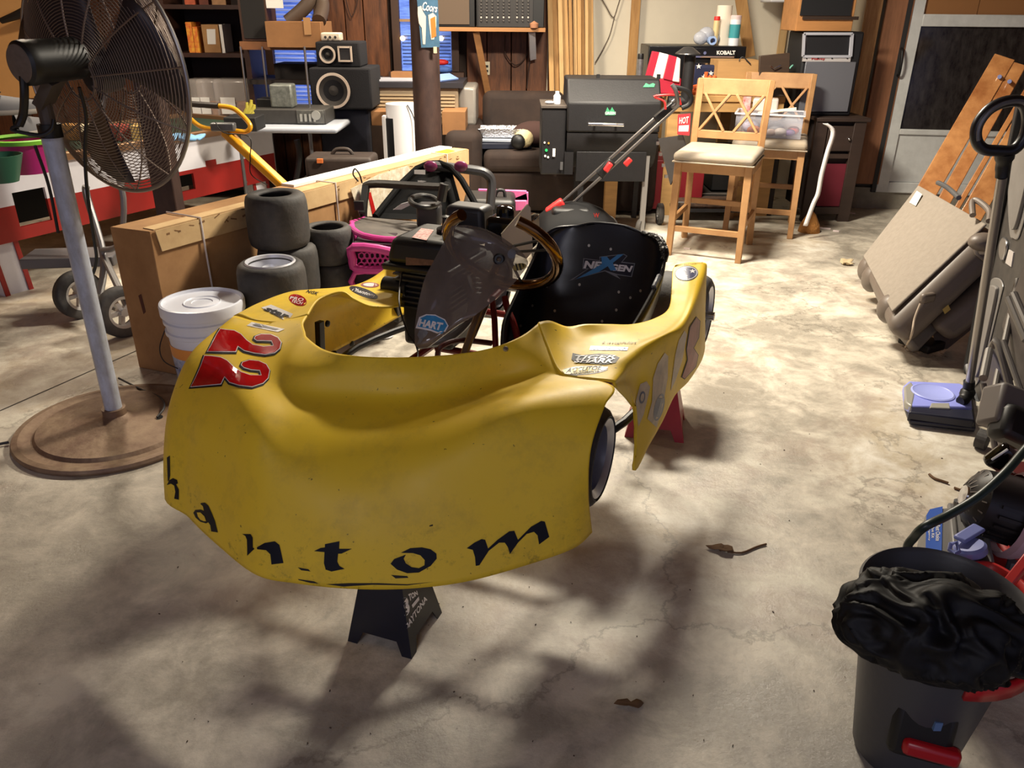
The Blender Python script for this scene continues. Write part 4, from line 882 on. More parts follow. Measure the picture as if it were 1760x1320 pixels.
# ---------------- shelf unit on the left ----------------
BRW = M('brown_laminate', (58, 32, 22), .5, var=.3, vs=5, stretch=(4, 4, .8))
y0 = 6.45
x0, x1 = PY(292, 100, y0).x, PY(425, 100, y0).x
sh = thing('shelf_unit', 'dark brown shelf unit stacked with boxes and clear jars behind the fan', 'shelf', ((x0+x1)/2, y0+.2, 0))
for xx in (x0, x1): MB().box((xx, y0+.2, .95), (.03, .4, 1.9)).build('side_panel', BRW, sh)
MB().box(((x0+x1)/2, y0+.39, .95), (x1-x0, .015, 1.9)).build('back_panel', M('shelf_dark', (36, 20, 14), .7), sh)
shz = [PY(360, 205, y0).z, PY(360, 95, y0).z, PY(360, 12, y0).z]
for z in shz + [.08, 1.88]: MB().box(((x0+x1)/2, y0+.2, z), (x1-x0-.03, .4, .03)).build('shelf_board', BRW, sh)
def shb(px0, py0, px1, z, name, mt, lb, cat, d=.2, grp=None, **k):
    a, b = PY(px0, py0, y0+.05), PY(px1, py0, y0+.05); m = MB().box(((a.x+b.x)/2, y0+.05+d/2, (z+.015+a.z)/2), (b.x-a.x, d, a.z-z-.015)); return solo(m, name, mt, lb, cat, grp, **k)
o = shb(345, 42, 374, shz[1], 'cardboard_box', CARD, 'small open cardboard box with white label on the upper shelf', 'box', bevel=.003)
wprint('box_label', [(355, 50), (370, 50), (371, 76), (357, 76)], y0+.05, WT, o)
shb(318, 38, 328, shz[1], 'red_carton', M('red_yellow_pack', (206, 48, 34), .5, var=.5, vs=30, rgb2=(240, 180, 60)), 'red and yellow carton left on the upper shelf', 'box')
shb(330, 46, 338, shz[1], 'red_carton', MATS['red_yellow_pack'], 'narrow red carton beside the small open cardboard box', 'box')
shb(376, 42, 381, shz[1], 'white_booklet', WT, 'thin white booklet upright on the upper shelf', 'book')
for i, (px, w_, lb) in enumerate(((315, 18, 'orange packet leftmost on the top shelf'), (340, 16, 'brown packet second on the top shelf'), (362, 24, 'tan packet rightmost on the top shelf'))):
    shb(px, -12, px+w_, shz[2], 'snack_packet', M('packet_%d' % i, ((200, 96, 60), (120, 60, 40), (186, 140, 96))[i], .5, var=.3, vs=30), lb, 'packet', .12, 'packets on the top shelf')
CLP = M('clear_plastic', (225, 216, 210), .15, alpha=.3, spec=.8)
for i, (a, b, lb) in enumerate(((322, 348, 'clear plastic jar of brown bits, leftmost on the lower shelf'), (340, 366, 'clear plastic jar with white label, middle one on lower shelf'), (366, 418, 'wide clear plastic jar with a white label on the lower shelf'))):
    pa, pb = PY(a, 190, y0-.1 + .04*(i == 1)), PY(b, 130, y0-.1); zz = shz[0]+.016; t = thing('clear_jar', lb, 'jar', ((pa.x+pb.x)/2, y0-.0, zz), 'clear jars on the lower shelf')
    w_ = pb.x-pa.x; MB().box(((pa.x+pb.x)/2, y0+.02+.01*i, zz+.14), (w_, .16, .28)).build('jar_body', CLP, t, bevel=.03, seg=3)
    MB().box(((pa.x+pb.x)/2, y0+.02+.01*i, zz+.06), (w_*.88, .13, .11)).build('jar_contents', M('brown_bits', (190, 130, 84), .8, var=.5, vs=60), t, bevel=.02)
    MB().box(((pa.x+pb.x)/2 - w_*.1, y0-.07+.01*i, zz+.09), (w_*.42, .004, .12)).build('jar_label', WT, t)
solo(fb(MB(), -80, -120, 66, 168, 6.3, .03), 'pegboard', M('tan_hardboard', (196, 146, 88), .7, var=.15, vs=3), 'tan hardboard panel behind the fan motor', 'board')
solo(MB().tube([PY(2, 36, 6.2), PY(30, 26, 6.2), PY(56, 12, 6.2)], [.02, .03, .03], 10), 'black_tool_handle', BLACK, 'black tapered tool handle hung on the tan hardboard', 'tool')
# tall dark loudspeaker, carton and second shelf board
solo(fb(MB(), 425, -60, 434, 330, 6.3, .4, 0), 'side_board', BRW, 'tall brown upright board between the shelf unit and loudspeaker', 'board')
o = thing('wall_speaker', 'tall dark cloth fronted loudspeaker high beside the shelf unit', 'speaker', PY(432, 78, 6.3)); fb(MB(), 408, -70, 455, 70, 6.2, .25).build('cabinet', M('speaker_wood', (70, 44, 30), .5), o); fb(MB(), 412, -66, 452, 66, 6.19, .012).build('speaker_cloth', M('dark_cloth', (30, 28, 28), .95), o)
solo(fb(MB(), 412, 72, 560, 86, 6.15, .45), 'wall_board', M('tan_shelf_board', (130, 84, 50), .7, var=.2), 'brown wooden board carrying the loudspeaker and cardboard box', 'shelf')
ob = fb(MB(), 457, 37, 552, 82, 6.1, .38); o = solo(ob, 'cardboard_box', M('brown_box', (150, 106, 66), .85, var=.2), 'cardboard box with a dark hose on top, on the brown board', 'box', bevel=.003)
fb(MB(), 522, 30, 534, 60, 6.095, .004).build('packing_tape', M('box_tape', (176, 134, 90), .3), o)
a, b = PY(495, 38, 6.3), PY(540, -20, 6.35)
solo(MB().tube([a, a*.5+b*.5+V((.04, 0, 0)), b, b+V((.05, 0, -.1)), PY(548, 36, 6.2)], .05, 12, smooth=5), 'coiled_hose', M('dark_olive_hose', (74, 60, 50), .6), 'thick dark brown hose bundled on top of the cardboard box', 'hose', smooth=True)
solo(MB().box(PY(472, 6, 6.25), (.10, .08, .06)), 'white_carton', WT, 'small white carton beside the hose on the cardboard box', 'box')
for i, px in enumerate((413, 450, 523)):
    t0 = PY(px, 80, 6.13 if i != 2 else 5.7); zf = 0 if i != 2 else PY(520, 219, 5.45).z + .002
    solo(MB().cyl((t0.x, t0.y, t0.z), (t0.x, t0.y, zf), .008, n=8), 'rack_pole', STEEL, ['thin chrome pole below the dark loudspeaker', 'thin chrome pole left of the lit window blind', 'thin chrome pole in front of the small loudspeaker'][i], 'pole')
# bench behind: closes the floor behind the folding table
solo(fb(MB(), 425, 138, 640, 146, 6.2, .5), 'back_shelf', M('dark_shelf', (34, 24, 20), .7), 'dark shelf board below the blue lit window behind the grey machine', 'shelf')
solo(fb(MB(), 472, 110, 545, 138, 6.3, .3), 'dark_crate', M('dark_crate', (26, 20, 18), .8), 'dark crate standing below the window blind', 'crate')
# ---------------- folding table and its load ----------------
FT = M('grey_table_plastic', (172, 178, 190), .5)
yf = 5.45; a, b = PY(465, 232, yf), PY(572, 216, yf)
zt = PY(520, 219, yf).z
ft = thing('folding_table', 'pale grey plastic folding table with rounded corner carrying a grey machine', 'table', ((a.x+b.x)/2, yf+.35, 0))
MB().box(((a.x+b.x)/2-.1, yf+.33, zt-.02), (b.x-a.x+.25, .66, .04)).build('table_top', FT, ft, bevel=.018, seg=3)
for dx in (.02, .5):
    m = MB(); xx = b.x-.16-dx; m.tube([(xx, yf+.1, 0), (xx, yf+.1, zt-.04)], .013, 8); m.tube([(xx, yf+.56, 0), (xx, yf+.56, zt-.04)], .013, 8); m.tube([(xx, yf+.1, .3), (xx, yf+.56, .3)], .01, 8); m.build('leg_frame', GREYM, ft, smooth=True)
DV = M('dusty_grey_machine', (112, 112, 108), .55, .3, var=.35, vs=24, rgb2=(70, 70, 68))
yd = yf+.14
t = thing('grey_machine', 'low dusty grey electronic unit with a round dial on folding table', 'machine', PY(495, 215, yd))
a, b = PY(512, 214, yd), PY(556, 190, yd); zt2 = zt+.002
hm = PY(535, 188, yd).z - zt2
MB().box(((a.x+b.x)/2-.16, yd+.16, zt2+hm/2), (b.x-a.x+.34, .32, hm)).build('machine_case', M('machine_dark', (58, 56, 54), .6, var=.3, vs=20), t, bevel=.008)
MB().box(((a.x+b.x)/2, yd-.004, zt2+hm/2), (b.x-a.x, .012, hm*.9)).build('front_face', DV, t, bevel=.003)
MB().cyl((b.x-.05, yd-.02, zt2+hm*.62), (b.x-.05, yd-.005, zt2+hm*.62), .03, n=20).build('dial', M('dial_grey', (150, 150, 146), .4), t)
for i in range(4): MB().box((a.x+.03+i*.03, yd-.014, zt2+hm*.45), (.014, .008, hm*.5)).build('switch', M('dial_grey', (0, 0, 0)), t)
p = PY(490, 192, yd+.12); p.z = zt2+hm
solo(MB().box((p.x, p.y, p.z+.075), (.15, .13, .15)), 'metal_box', M('speckled_box', (128, 132, 126), .5, .3, var=.5, vs=40), 'speckled grey metal box on top of the low grey machine', 'box', bevel=.012)
t = thing('yellow_gloves', 'yellow rubber gloves bunched beside the clear jars', 'gloves', PY(428, 198, 5.6))
for a, b in (((424, 198), (432, 172)), ((428, 198), (437, 180)), ((422, 196), (424, 176)), ((430, 198), (436, 190))): MB().tube([PY(*a, 5.6), (PY(*a, 5.6) + PY(*b, 5.6))/2 + V((.01, 0, 0)), PY(*b, 5.6)], [.018, .014, .010], 8, smooth=3).build('glove_finger', M('yellow_rubber', (176, 164, 60), .6), t, smooth=True)
solo(fb(MB(), 442, 170, 470, 200, 5.7, .15, zt), 'black_box', BLACK, 'small black box left of the speckled metal box', 'box', bevel=.005)
solo(fb(MB(), 385, 202, 440, 226, 5.15, .2), 'black_case', M('black_case', (24, 24, 26), .6), 'flat black case at the far end of the game table', 'case', bevel=.005)
p = PY(555, 285, 5.0)
t = thing('tool_case', 'dusty dark brown tool case with orange latch beyond the carton', 'case', (p.x, 5.05, 0)); hz = PY(575, 272, 5.0).z
MB().box((p.x+.09, 5.15, hz-.07), (.42, .25, .14)).build('case_body', M('dusty_brown_case', (58, 46, 40), .6, var=.4, vs=14), t, bevel=.025, seg=3)
MB().box((p.x+.09, 5.15, (hz-.14)/2), (.5, .4, hz-.14)).build('stand_crate', M('dark_crate', (0, 0, 0)), t)
MB().box((p.x-.02, 5.02, hz-.02), (.035, .02, .025)).build('latch', M('orange_latch', (220, 120, 60), .5), t)
MB().tube([(p.x+.03, 5.15, hz), (p.x+.06, 5.15, hz+.03), (p.x+.13, 5.15, hz+.03), (p.x+.16, 5.15, hz)], .012, smooth=3).build('case_handle', M('dusty_brown_case', (0, 0, 0)), t, smooth=True)
# black stool frame under the folding table
solo(MB().tube([PY(510, 240, 5.6), PY(515, 270, 5.6), PY(505, 330, 5.6)], .02, smooth=3), 'black_stand', BLACK, 'black metal stand pole under the folding table', 'stand', smooth=True)
# ---------------- loudspeakers ----------------
CAR = M('black_carpet', (20, 20, 26), .95, bump=.5, bs=200); RIMG = M('pale_ring', (206, 190, 176), .5); CONE = M('speaker_cone', (44, 40, 38), .6)
ys = 5.9
def spk(px0, py0, px1, py1, y, d, nm, lb, mt=CAR, z0=None):
    a = PY((px0+px1)/2, py1, y+d/2); t = thing(nm, lb, 'speaker', (a.x, y+d/2, a.z if z0 is None else z0)); fb(MB(), px0, py0, px1, py1, y, d, z0).build('cabinet', mt, t, bevel=.012); return t
t = spk(543, 72, 618, 116, ys+.05, .32, 'small_speaker', 'small black carpeted speaker with pale round and square rings, upper of two')
def ring(cx, cy, rpx, y, par, mt=RIMG, w_=.16, cone=CONE):
    c = PY(cx, cy, y); r = abs(PY(cx+rpx, cy, y).x - c.x)
    R = MB().lathe([(r*(1-w_), -.0), (r*(1-w_), .008), (r, .008), (r, 0)], c, (0, -1, 0), 36).build('cone_ring', mt, par, smooth=True, angle=40)
    MB().lathe([(r*(1-w_), .006), (r*.5, -.01), (r*.3, -.02), (r*.28, -.002), (0, .006)], c, (0, -1, 0), 36).build('cone', cone, R, smooth=True)
ring(563, 94, 14, ys+.045, t, w_=.24); m = MB(); c = PY(593, 93, ys+.04); r = .045
for dx, dz, sx, sz in ((-1, 0, .25, 2.2), (1, 0, .25, 2.2), (0, -1, 1.8, .25), (0, 1, 1.8, .25)): m.box((c.x+dx*r*.95, c.y, c.z+dz*r*.98), (sx*r, .014, sz*r))
m.build('square_horn', RIMG, t); MB().box((c.x, c.y+.004, c.z), (r*1.7, .008, r*1.8)).build('horn_mouth', DARK, t)
t = spk(533, 117, 638, 188, ys-.02, .45, 'subwoofer', 'large black carpeted speaker with one big round cone below the small speaker', z0=None); ring(573, 156, 29, ys-.025, t, w_=.15)
solo(fb(MB(), 553, 188, 636, 300, ys+.02, .42, 0), 'draped_crate', M('navy_cloth', (18, 20, 34), .95, bump=.4, bs=12), 'tall crate covered in dark navy cloth under the big speaker', 'crate', bevel=.02)
t = solo(fb(MB(), 551, 56, 585, 71, ys+.1, .1), 'white_radio', M('cream_radio', (220, 206, 186), .5), 'small cream coloured device with knobs on top of the small speaker', 'radio', bevel=.01)
for px in (559, 567, 576): MB().cyl(PY(px, 64, ys+.1), PY(px, 64, ys+.085), .009, n=10).build('knob', DARK, t)
# ---------------- air conditioner, purifier, cartons ----------------
ACM = M('beige_grille', (150, 132, 108), .6)
ya = 6.25; t = thing('air_conditioner', 'wide beige louvred air conditioner unit below the window', 'appliance', PY(722, 240, ya+.2))
fb(MB(), 643, 150, 788, 214, ya, .5).build('ac_case', ACM, t, bevel=.012)
for i in range(7): fb(MB(), 648, 162+i*6, 782, 165+i*6, ya-.012, .014).build('louvre', M('louvre_tan', (176, 156, 126), .5), t)
fb(MB(), 640, 142, 796, 151, ya-.03, .55).build('ac_top', M('dark_top', (40, 38, 44), .5), t)
fb(MB(), 788, 150, 818, 216, ya+.05, .5).build('plastic_wrap', M('cloudy_wrap', (160, 156, 150), .3, alpha=.7), t, bevel=.02)
fb(MB(), 660, 214, 780, 300, ya+.02, .45, 0).build('ac_stand', M('dark_crate', (0, 0, 0)), t)
zz = PY(700, 142, ya).z
solo(MB().box((PY(690, 140, ya+.1).x, ya+.15, zz+.012), (.36, .24, .012), Matrix.Rotation(.12, 3, 'Z')), 'document_stack', M('pale_papers', (176, 176, 186), .6), 'pale papers lying on top of the air conditioner', 'paper')
solo(MB().box((PY(765, 138, ya+.1).x, ya+.12, zz+.03), (.09, .24, .01), Matrix.Rotation(-.5, 3, 'Z') @ Matrix.Rotation(.4, 3, 'Y')), 'tilted_folder', M('blue_white_folder', (130, 160, 220), .5), 'tilted bluish folder right of the post on the air conditioner', 'folder')
solo(fb(MB(), 672, 124, 724, 140, ya+.22, .12, zz), 'flat_carton', M('brown_box', (0, 0, 0)), 'low brown carton under the window sill', 'box')
solo(MB().sph(PY(758, 107, 7.0), .04, 12, (1.6, .8, .6)), 'red_rag', M('red_plastic', (214, 40, 34), .5), 'red plastic object on the window sill', 'ornament', smooth='all')
solo(MB().sph(PY(762, 120, 6.98), .05, 12, (1.5, .8, .6)), 'blue_rag', M('blue_rag_cloth', (50, 84, 150), .8, bump=.6, bs=40), 'crumpled blue rag below the red object at the window', 'cloth', smooth='all')
yt_ = 5.75; t = thing('tower_purifier', 'white tower air purifier with a black grille strip beside the post', 'appliance', (PY(690, 250, yt_+.1).x, yt_+.1, 0))
a, b = PY(661, 230, yt_), PY(719, 230, yt_); zt3 = PY(690, 181, yt_).z; cxx = (a.x+b.x)/2; hw = (b.x-a.x)/2
MB().add(*((lambda n_=28: ([V((cxx + hw*cos(2*pi*i/n_), yt_+.12 + .12*sin(2*pi*i/n_), z)) for z in (0.0, zt3) for i in range(n_)], [(i, (i+1) % n_, n_+(i+1) % n_, n_+i) for i in range(n_)] + [tuple(range(n_, 2*n_))]))())).build('tower_body', M('white_gloss', (236, 236, 240), .3), t, smooth=True)
fb(MB(), 664, 204, 684, 292, yt_+.015, .05).build('grille_strip', M('tower_black', (12, 12, 14), .4), t)
fb(MB(), 659, 200, 664, 300, yt_-.02, .08).build('side_fin', M('white_gloss', (0, 0, 0)), t)
MB().tube([PY(700, 180, yt_-.0), PY(712, 205, yt_), PY(718, 250, yt_-.02), PY(720, 280, yt_-.02)], .004, 6, smooth=4).build('cord', DARK, t)
for i, (q_, lb) in enumerate((((638, 192, 690, 216), 'open brown carton under the air conditioner left of the tower'), ((760, 192, 800, 232), 'open brown carton right of the post'))):
    solo(fb(MB(), *q_, 6.0, .3), 'open_carton', M('brown_box', (0, 0, 0)), lb, 'box', bevel=.002)
solo(fb(MB(), 640, 216, 690, 300, 6.0, .35, 0), 'wooden_cabinet', M('dark_wood_box', (62, 44, 32), .7, var=.3), 'low dark wooden box behind the white tower', 'cabinet', bevel=.004)
solo(fb(MB(), 762, 232, 790, 300, 6.05, .3, 0), 'wooden_cabinet', MATS['dark_wood_box'], 'narrow dark wooden box between the post and the sofa', 'cabinet')
# ---------------- mixer shelf ----------------
yw = WY-.02
t = thing('wall_shelf', 'wooden shelf on two raw wood brackets carrying audio gear', 'shelf', PY(846, 55, yw))
SW_ = M('pine_shelf', (170, 120, 74), .7, var=.25, vs=6, stretch=(.6, 5, 5))
MB().box(((PY(752, 52, yw-.3).x + PY(938, 52, yw-.3).x)/2, yw-.17, PY(846, 51, yw-.34).z), (PY(938, 52, yw-.34).x - PY(752, 52, yw-.34).x, .34, .03)).build('shelf_board', SW_, t, bevel=.003)
ysf = yw-.34; zs = PY(846, 51, ysf).z-.015
for px, qx in ((818, 838), (914, 916)):
    a = PY(px, 58, ysf+.05); a.z = zs; c = PY(qx, 158 if px < 900 else 100, yw-.03)
    MB().bar(a, c, .05, .03, (0, -1, .5)).build('bracket', SW_ if px < 900 else WTP, t)
t = thing('amplifier_speaker', 'beige cloth fronted amplifier speaker on the wall shelf', 'speaker', (PY(782, 48, ysf).x, ysf+.1, zs+.03))
fb(MB(), 750, -80, 816, 48, ysf+.04, .26, zs+.03).build('cabinet', BLACK, t, bevel=.006); fb(MB(), 752, -76, 806, 44, ysf+.03, .012, zs+.05).build('grille_cloth', M('beige_grille_cloth', (92, 78, 66), .95), t)
t = thing('mixer_amplifier', 'black powered mixer with rows of white knobs on the wall shelf', 'mixer', (PY(878, 48, ysf).x, ysf+.1, zs+.03))
fb(MB(), 818, -40, 936, 46, ysf+.03, .28, zs+.03).build('mixer_case', BLACK, t, bevel=.006)
fb(MB(), 822, -30, 916, 44, ysf+.02, .012, zs+.035).build('control_panel', M('panel_grey', (48, 46, 46), .5, .3), t)
KN = M('cream_knob', (200, 190, 180), .5); kb = MB()
for c in range(9):
    for r in range(7):
        px, py = 827 + c*9.6 + (4 if c > 5 else 0), 2 + r*5.6
        p = PY(px, py, ysf+.02)
        MB().cyl(p, p - V((0, .012, 0)), .0075, .006, 8).build('knob', KN if r == 5 else M('knob_grey', (76, 72, 70), .5), t)
solo(MB().lathe([(0, 0), (.03, 0), (.035, .03), (0, .05)], V((PY(918, 46, ysf).x, ysf+.0, zs+.03)), n=14), 'wooden_ball', M('tan_knob', (170, 120, 90), .6), 'small round tan object at the right end of wall shelf', 'ornament', smooth=True)
t = solo(fb(MB(), 831, 106, 842, 129, WY-.005, .01), 'wall_outlet', M('cream_outlet', (206, 196, 170), .5), 'cream wall outlet on the panelled wall above the sofa', 'outlet', bevel=.003)
for py in (114, 122): fb(MB(), 834, py-2, 839, py+2, WY-.008, .004).build('socket', BLACK, t)
solo(MB().tube([PY(868, 60, WY-.03), PY(868, 90, WY-.03), PY(885, 112, WY-.03), PY(902, 100, WY-.03), PY(910, 75, WY-.03)], .005, 6, smooth=8), 'hanging_cable', M('brown_cable', (50, 30, 22), .6), 'brown looped cable hanging under the wall shelf', 'cable', smooth=True)
solo(MB().tube([PY(912, 60, WY-.03), PY(912, 90, WY-.03), PY(908, 130, WY-.03), PY(906, 152, WY-.03)], .005, 6, smooth=6), 'hanging_cable', MATS['brown_cable'], 'brown straight cable hanging below the right shelf bracket', 'cable', smooth=True)
solo(MB().tube([PY(592, -10, WY-.03), PY(600, 20, WY-.03), PY(606, 28, WY-.03), PY(614, 0, WY-.03), PY(605, -20, WY-.03)], .004, 6, smooth=6), 'hanging_cable', MATS['brown_cable'], 'dark looped wire on the panelling above the small speaker', 'cable', smooth=True)
# ---------------- leaning lumber ----------------
LUM = [M('raw_pine_%d' % i, c, .75, var=.3, vs=4, rgb2=c2, stretch=(5, 5, .6)) for i, (c, c2) in enumerate((((206, 168, 112), (176, 134, 84)), ((190, 148, 92), (150, 108, 62)), ((216, 182, 130), (186, 148, 98))))]
random.seed(4)
xs = [941, 950, 958, 967, 975, 985, 992, 999, 1005, 1012, 1020]
xl = [944, 953, 962, 970, 980, 986, 993, 1000, 1006, 1012, 1021]
nmz = ['leftmost', 'second', 'third', 'fourth', 'fifth', 'sixth', 'seventh', 'eighth', 'ninth', 'tenth']
for i in range(10):
    yb = 6.93 + (i % 2)*.04; yt2 = 7.09
    bl, br = PY(xl[i], 150, yb), PY(xl[i+1]-.6, 150, yb); tl, tr = PY(xs[i], 0, yt2-.12), PY(xs[i+1]-.6, 0, yt2-.12)
    a = V(((bl.x+br.x)/2, yb, bl.z)); b = V(((tl.x+tr.x)/2, yt2-.12+(i % 2)*.04, tl.z)); d = (b-a).normalized()
    lo = a - d*(a.z/d.z); hi = b + d*((2.3 - b.z)/d.z + random.uniform(-.2, .1))
    solo(MB().bar(lo, hi, (br.x-bl.x), .035, (0, -1, 0)), 'pine_board', LUM[i % 3], 'raw pine board leaning on the back wall, %s from the left in the bundle' % nmz[i], 'board', 'pine boards leaning by the wall shelf', bevel=.003)
# studs and wires on the drywall
def stick(pa, pb, y, w_, nm, lb, mt=LUM[1]):
    a, b = PY(*pa, y), PY(*pb, y); return solo(MB().bar(a, b, w_, .035, (0, -1, 0)), nm, mt, lb, 'board', bevel=.002)
a = PY(1090, 60, WY-.05)
solo(MB().box((a.x, WY-.03, 1.15), (.07, .04, 2.3)), 'upright_stud', LUM[1], 'raw wooden stud upright on the drywall behind the smoker grill', 'board', bevel=.002)
stick((1268, -40), (1288, 98), WY-.25, .085, 'leaning_plank', 'pale plank leaning at a slant beside the tool chest')
a = PY(1348, 50, WY-.05); solo(MB().box((a.x, WY-.03, 1.15), (.05, .04, 2.3)), 'upright_stud', LUM[2], 'pale wooden stud upright left of the tall loudspeakers', 'board')
WI = M('thin_grey_wire', (84, 72, 62), .6)
solo(MB().tube([PY(1030, -10, WY-.02), PY(1042, 12, WY-.02), PY(1054, 30, WY-.02), PY(1062, 10, WY-.02), PY(1068, -10, WY-.02)], .004, 6, smooth=6), 'wall_wire', WI, 'thin wire forming a V high on the drywall', 'wire')
solo(MB().tube([PY(1056, 30, WY-.02), PY(1048, 60, WY-.02), PY(1036, 85, WY-.02), PY(1023, 108, WY-.02)], .004, 6, smooth=6), 'wall_wire', WI, 'thin wire curving down the drywall beside the pine boards', 'wire')
# ---------------- sofa ----------------
SO = M('brown_microfibre', (34, 23, 20), .85, var=.35, vs=5, rgb2=(52, 37, 30), bump=.25, bs=10)
ysf_ = 5.95
xa, xb = PY(765, 250, ysf_).x, 1.05
t = thing('sofa', 'dark brown upholstered sofa below the wall shelf', 'sofa', ((xa+xb)/2, 6.4, 0))
MB().box(((xa+xb)/2, 6.42, .17), (xb-xa, .9, .30)).build('sofa_base', SO, t, bevel=.04, seg=3)
az_ = PY(830, 224, 6.0).z
MB().box((xa+.13, 6.38, az_/2+.02), (.27, .9, az_-.04)).build('armrest', SO, t, bevel=.07, seg=4)
MB().box((xb-.13, 6.38, az_/2+.02), (.27, .9, az_-.04)).build('armrest', SO, t, bevel=.07, seg=4)
xm = (xa+xb)/2
for x_a, x_b in ((xa+.27, xm), (xm, xb-.27)):
    MB().box(((x_a+x_b)/2, 6.27, .385), (x_b-x_a-.01, .66, .15)).build('seat_cushion', SO, t, bevel=.05, seg=4)
zb_ = PY(900, 158, 6.62).z
xq = PY(828, 190, 6.6).x
for x_a, x_b in ((xq, xq+.66), (xq+.66, xb-.22)):
    MB().box(((x_a+x_b)/2, 6.68, (zb_+.42)/2), (x_b-x_a-.01, .24, zb_-.42), Matrix.Rotation(radians(-10), 3, 'X')).build('back_cushion', SO, t, bevel=.07, seg=4)
sz = .462
def sofa_item(px, py, z): q_ = PZ(px, py, z); return q_
p = sofa_item(862, 236, sz+.09)
pb_ = V((PY(862, 240, 6.2).x, 6.2, sz))
solo(MB().box(pb_ + V((0, 0, .02)), (.42, .3, .04), Matrix.Rotation(.1, 3, 'Z')), 'dark_folder', M('dark_blue_folder', (26, 30, 48), .6), 'dark blue folder lying on the sofa seat under the laptop', 'folder', bevel=.004)
solo(MB().box(pb_ + V((.01, -.02, .055)), (.30, .22, .022), Matrix.Rotation(-.08, 3, 'Z')), 'silver_laptop', M('silver_plastic', (190, 198, 212), .35, .3), 'closed silver laptop on the sofa under the foil tray', 'laptop', bevel=.005)
ftp = pb_ + V((.0, 0, .075))
mb = MB(); k = 9
pr = lambda s, z: [ftp + V((x_*s, y_*s*.75, z)) for x_, y_ in ((-.16, -.14), (.16, -.14), (.16, .14), (-.16, .14))]
mb.add(pr(.82, 0) + pr(1.0, .06) + pr(1.08, .062), [(3, 2, 1, 0), (0, 1, 5, 4), (1, 2, 6, 5), (2, 3, 7, 6), (3, 0, 4, 7), (4, 5, 9, 8), (5, 6, 10, 9), (6, 7, 11, 10), (7, 4, 8, 11)])
solo(mb, 'foil_tray', M('aluminium_foil', (206, 206, 210), .22, 1, bump=1, bs=70), 'shiny foil tray on the sofa seat on top of laptop', 'tray', solid=.004)
p = V((PY(900, 238, 6.1).x, 6.05, sz)); t = thing('slipper', 'black and cream slipper leaning on the sofa seat', 'shoe', p)
MB().sph(p + V((0, 0, .075)), .06, 16, (1.2, 1.1, 1.1)).build('slipper_upper', M('cream_fleece', (206, 192, 150), .95, bump=.6, bs=60), t, smooth='all'); MB().sph(p + V((-.04, -.05, .06)), .055, 16, (1, .7, 1)).build('slipper_toe', BLACK, t, smooth='all')
solo(MB().sph(V((PY(918, 245, 6.1).x, 6.2, sz+.09)), .15, 20, (1.1, .6, .62)), 'throw_pillow', M('brown_pillow', (58, 36, 32), .9), 'dark brown throw pillow on the sofa beside the grill hopper', 'pillow', smooth='all')
# ---------------- smoker grill ----------------
GB = M('black_textured_paint', (32, 31, 33), .55, .2, var=.2, vs=30, bump=.08, bs=120)
y1 = 5.35; xl_, xr_ = PY(974, 220, y1).x, PY(1134, 220, y1).x; y2 = y1+.52
zt_, zc, zh = PY(1080, 133, y1+.26).z, PY(1050, 177, y1).z, PY(1050, 228, y1).z
g = thing('smoker_grill', 'black pellet smoker grill with side hopper and chimney beside the wooden chair', 'grill', ((xl_+xr_)/2, y1+.25, 0))
def slab(prof, x0, x1): return MB().prism([V((x0, y_, z_)) for y_, z_ in prof], (x1-x0, 0, 0))
prf = [(y1, zh), (y1, zc), (y1+.13, zt_), (y2-.05, zt_), (y2, zt_-.08), (y2, zh)]
LID = slab(prf, xl_, xr_).build('lid', GB, g, bevel=.012)
cz = zh; prf2 = [(y1+.01, cz-.004)] + [(y1+.26 - .25*cos(a_), cz - .02 - .24*sin(a_)) for a_ in [pi*i/14 for i in range(15)]] + [(y2-.01, cz-.004)]
slab(prf2, xl_+.005, xr_-.005).build('barrel', GB, g, smooth=True, angle=30)
hy = y1-.055; ha, hb_ = PY(1011, 213, hy), PY(1072, 215, hy)
m = MB(); m.cyl(ha, hb_, .012, n=14); m.build('lid_handle', CHROME, LID, smooth=True)
m = MB()
for q_ in (ha*.8+hb_*.2, ha*.2+hb_*.8): m.cyl(q_, q_ + V((0, .06, 0)), .007, n=8)
m.build('handle_posts', STEEL, LID)
for px in (1028, 1132): MB().box(PY(px, 132, y1+.2), (.02, .03, .03)).build('lid_hinge', GB, g)
hx0, hx1 = PY(930, 250, y1+.05).x, PY(972, 250, y1+.05).x; hzt, hzb = PY(950, 186, y1+.05).z, PY(950, 300, y1+.05).z
hop = MB().box(((hx0+hx1)/2, y1+.25, (hzt+hzb)/2), (hx1-hx0, .40, hzt-hzb)).build('hopper', GB, g, bevel=.008)
MB().box(((hx0+hx1)/2, y1+.25, hzt+.008), (hx1-hx0+.01, .42, .014)).build('hopper_lid', M('dusty_lid', (90, 82, 76), .6, .3), g)
fb(MB(), 970, 262, 985, 300, y1+.02, .3).build('control_housing', GB, g)
for px, py, mt, rr_ in ((936, 245, WT, .006), (943, 246, M('amber_led', (210, 160, 70), .4), .006), (939, 258, M('green_display', (40, 170, 90), .4, emit=.6), .009), (937, 268, WT, .007), (942, 270, WT, .007)):
    q_ = PY(px, py, y1+.05); MB().cyl(q_, q_ - V((0, .008, 0)), rr_, n=12).build('control_button', mt, hop)
q_ = PY(952, 262, y1+.05); MB().box(q_ - V((0, .006, 0)), (.018, .01, .05)).build('power_switch', WT, hop)
q_ = PY(965, 285, y1+.02); MB().box(q_ - V((0, .004, 0)), (.018, .01, .05)).build('label_plate', GREYM, hop)
cp = PY(1181, 150, y1+.3); ct = PY(1181, 96, y1+.3)
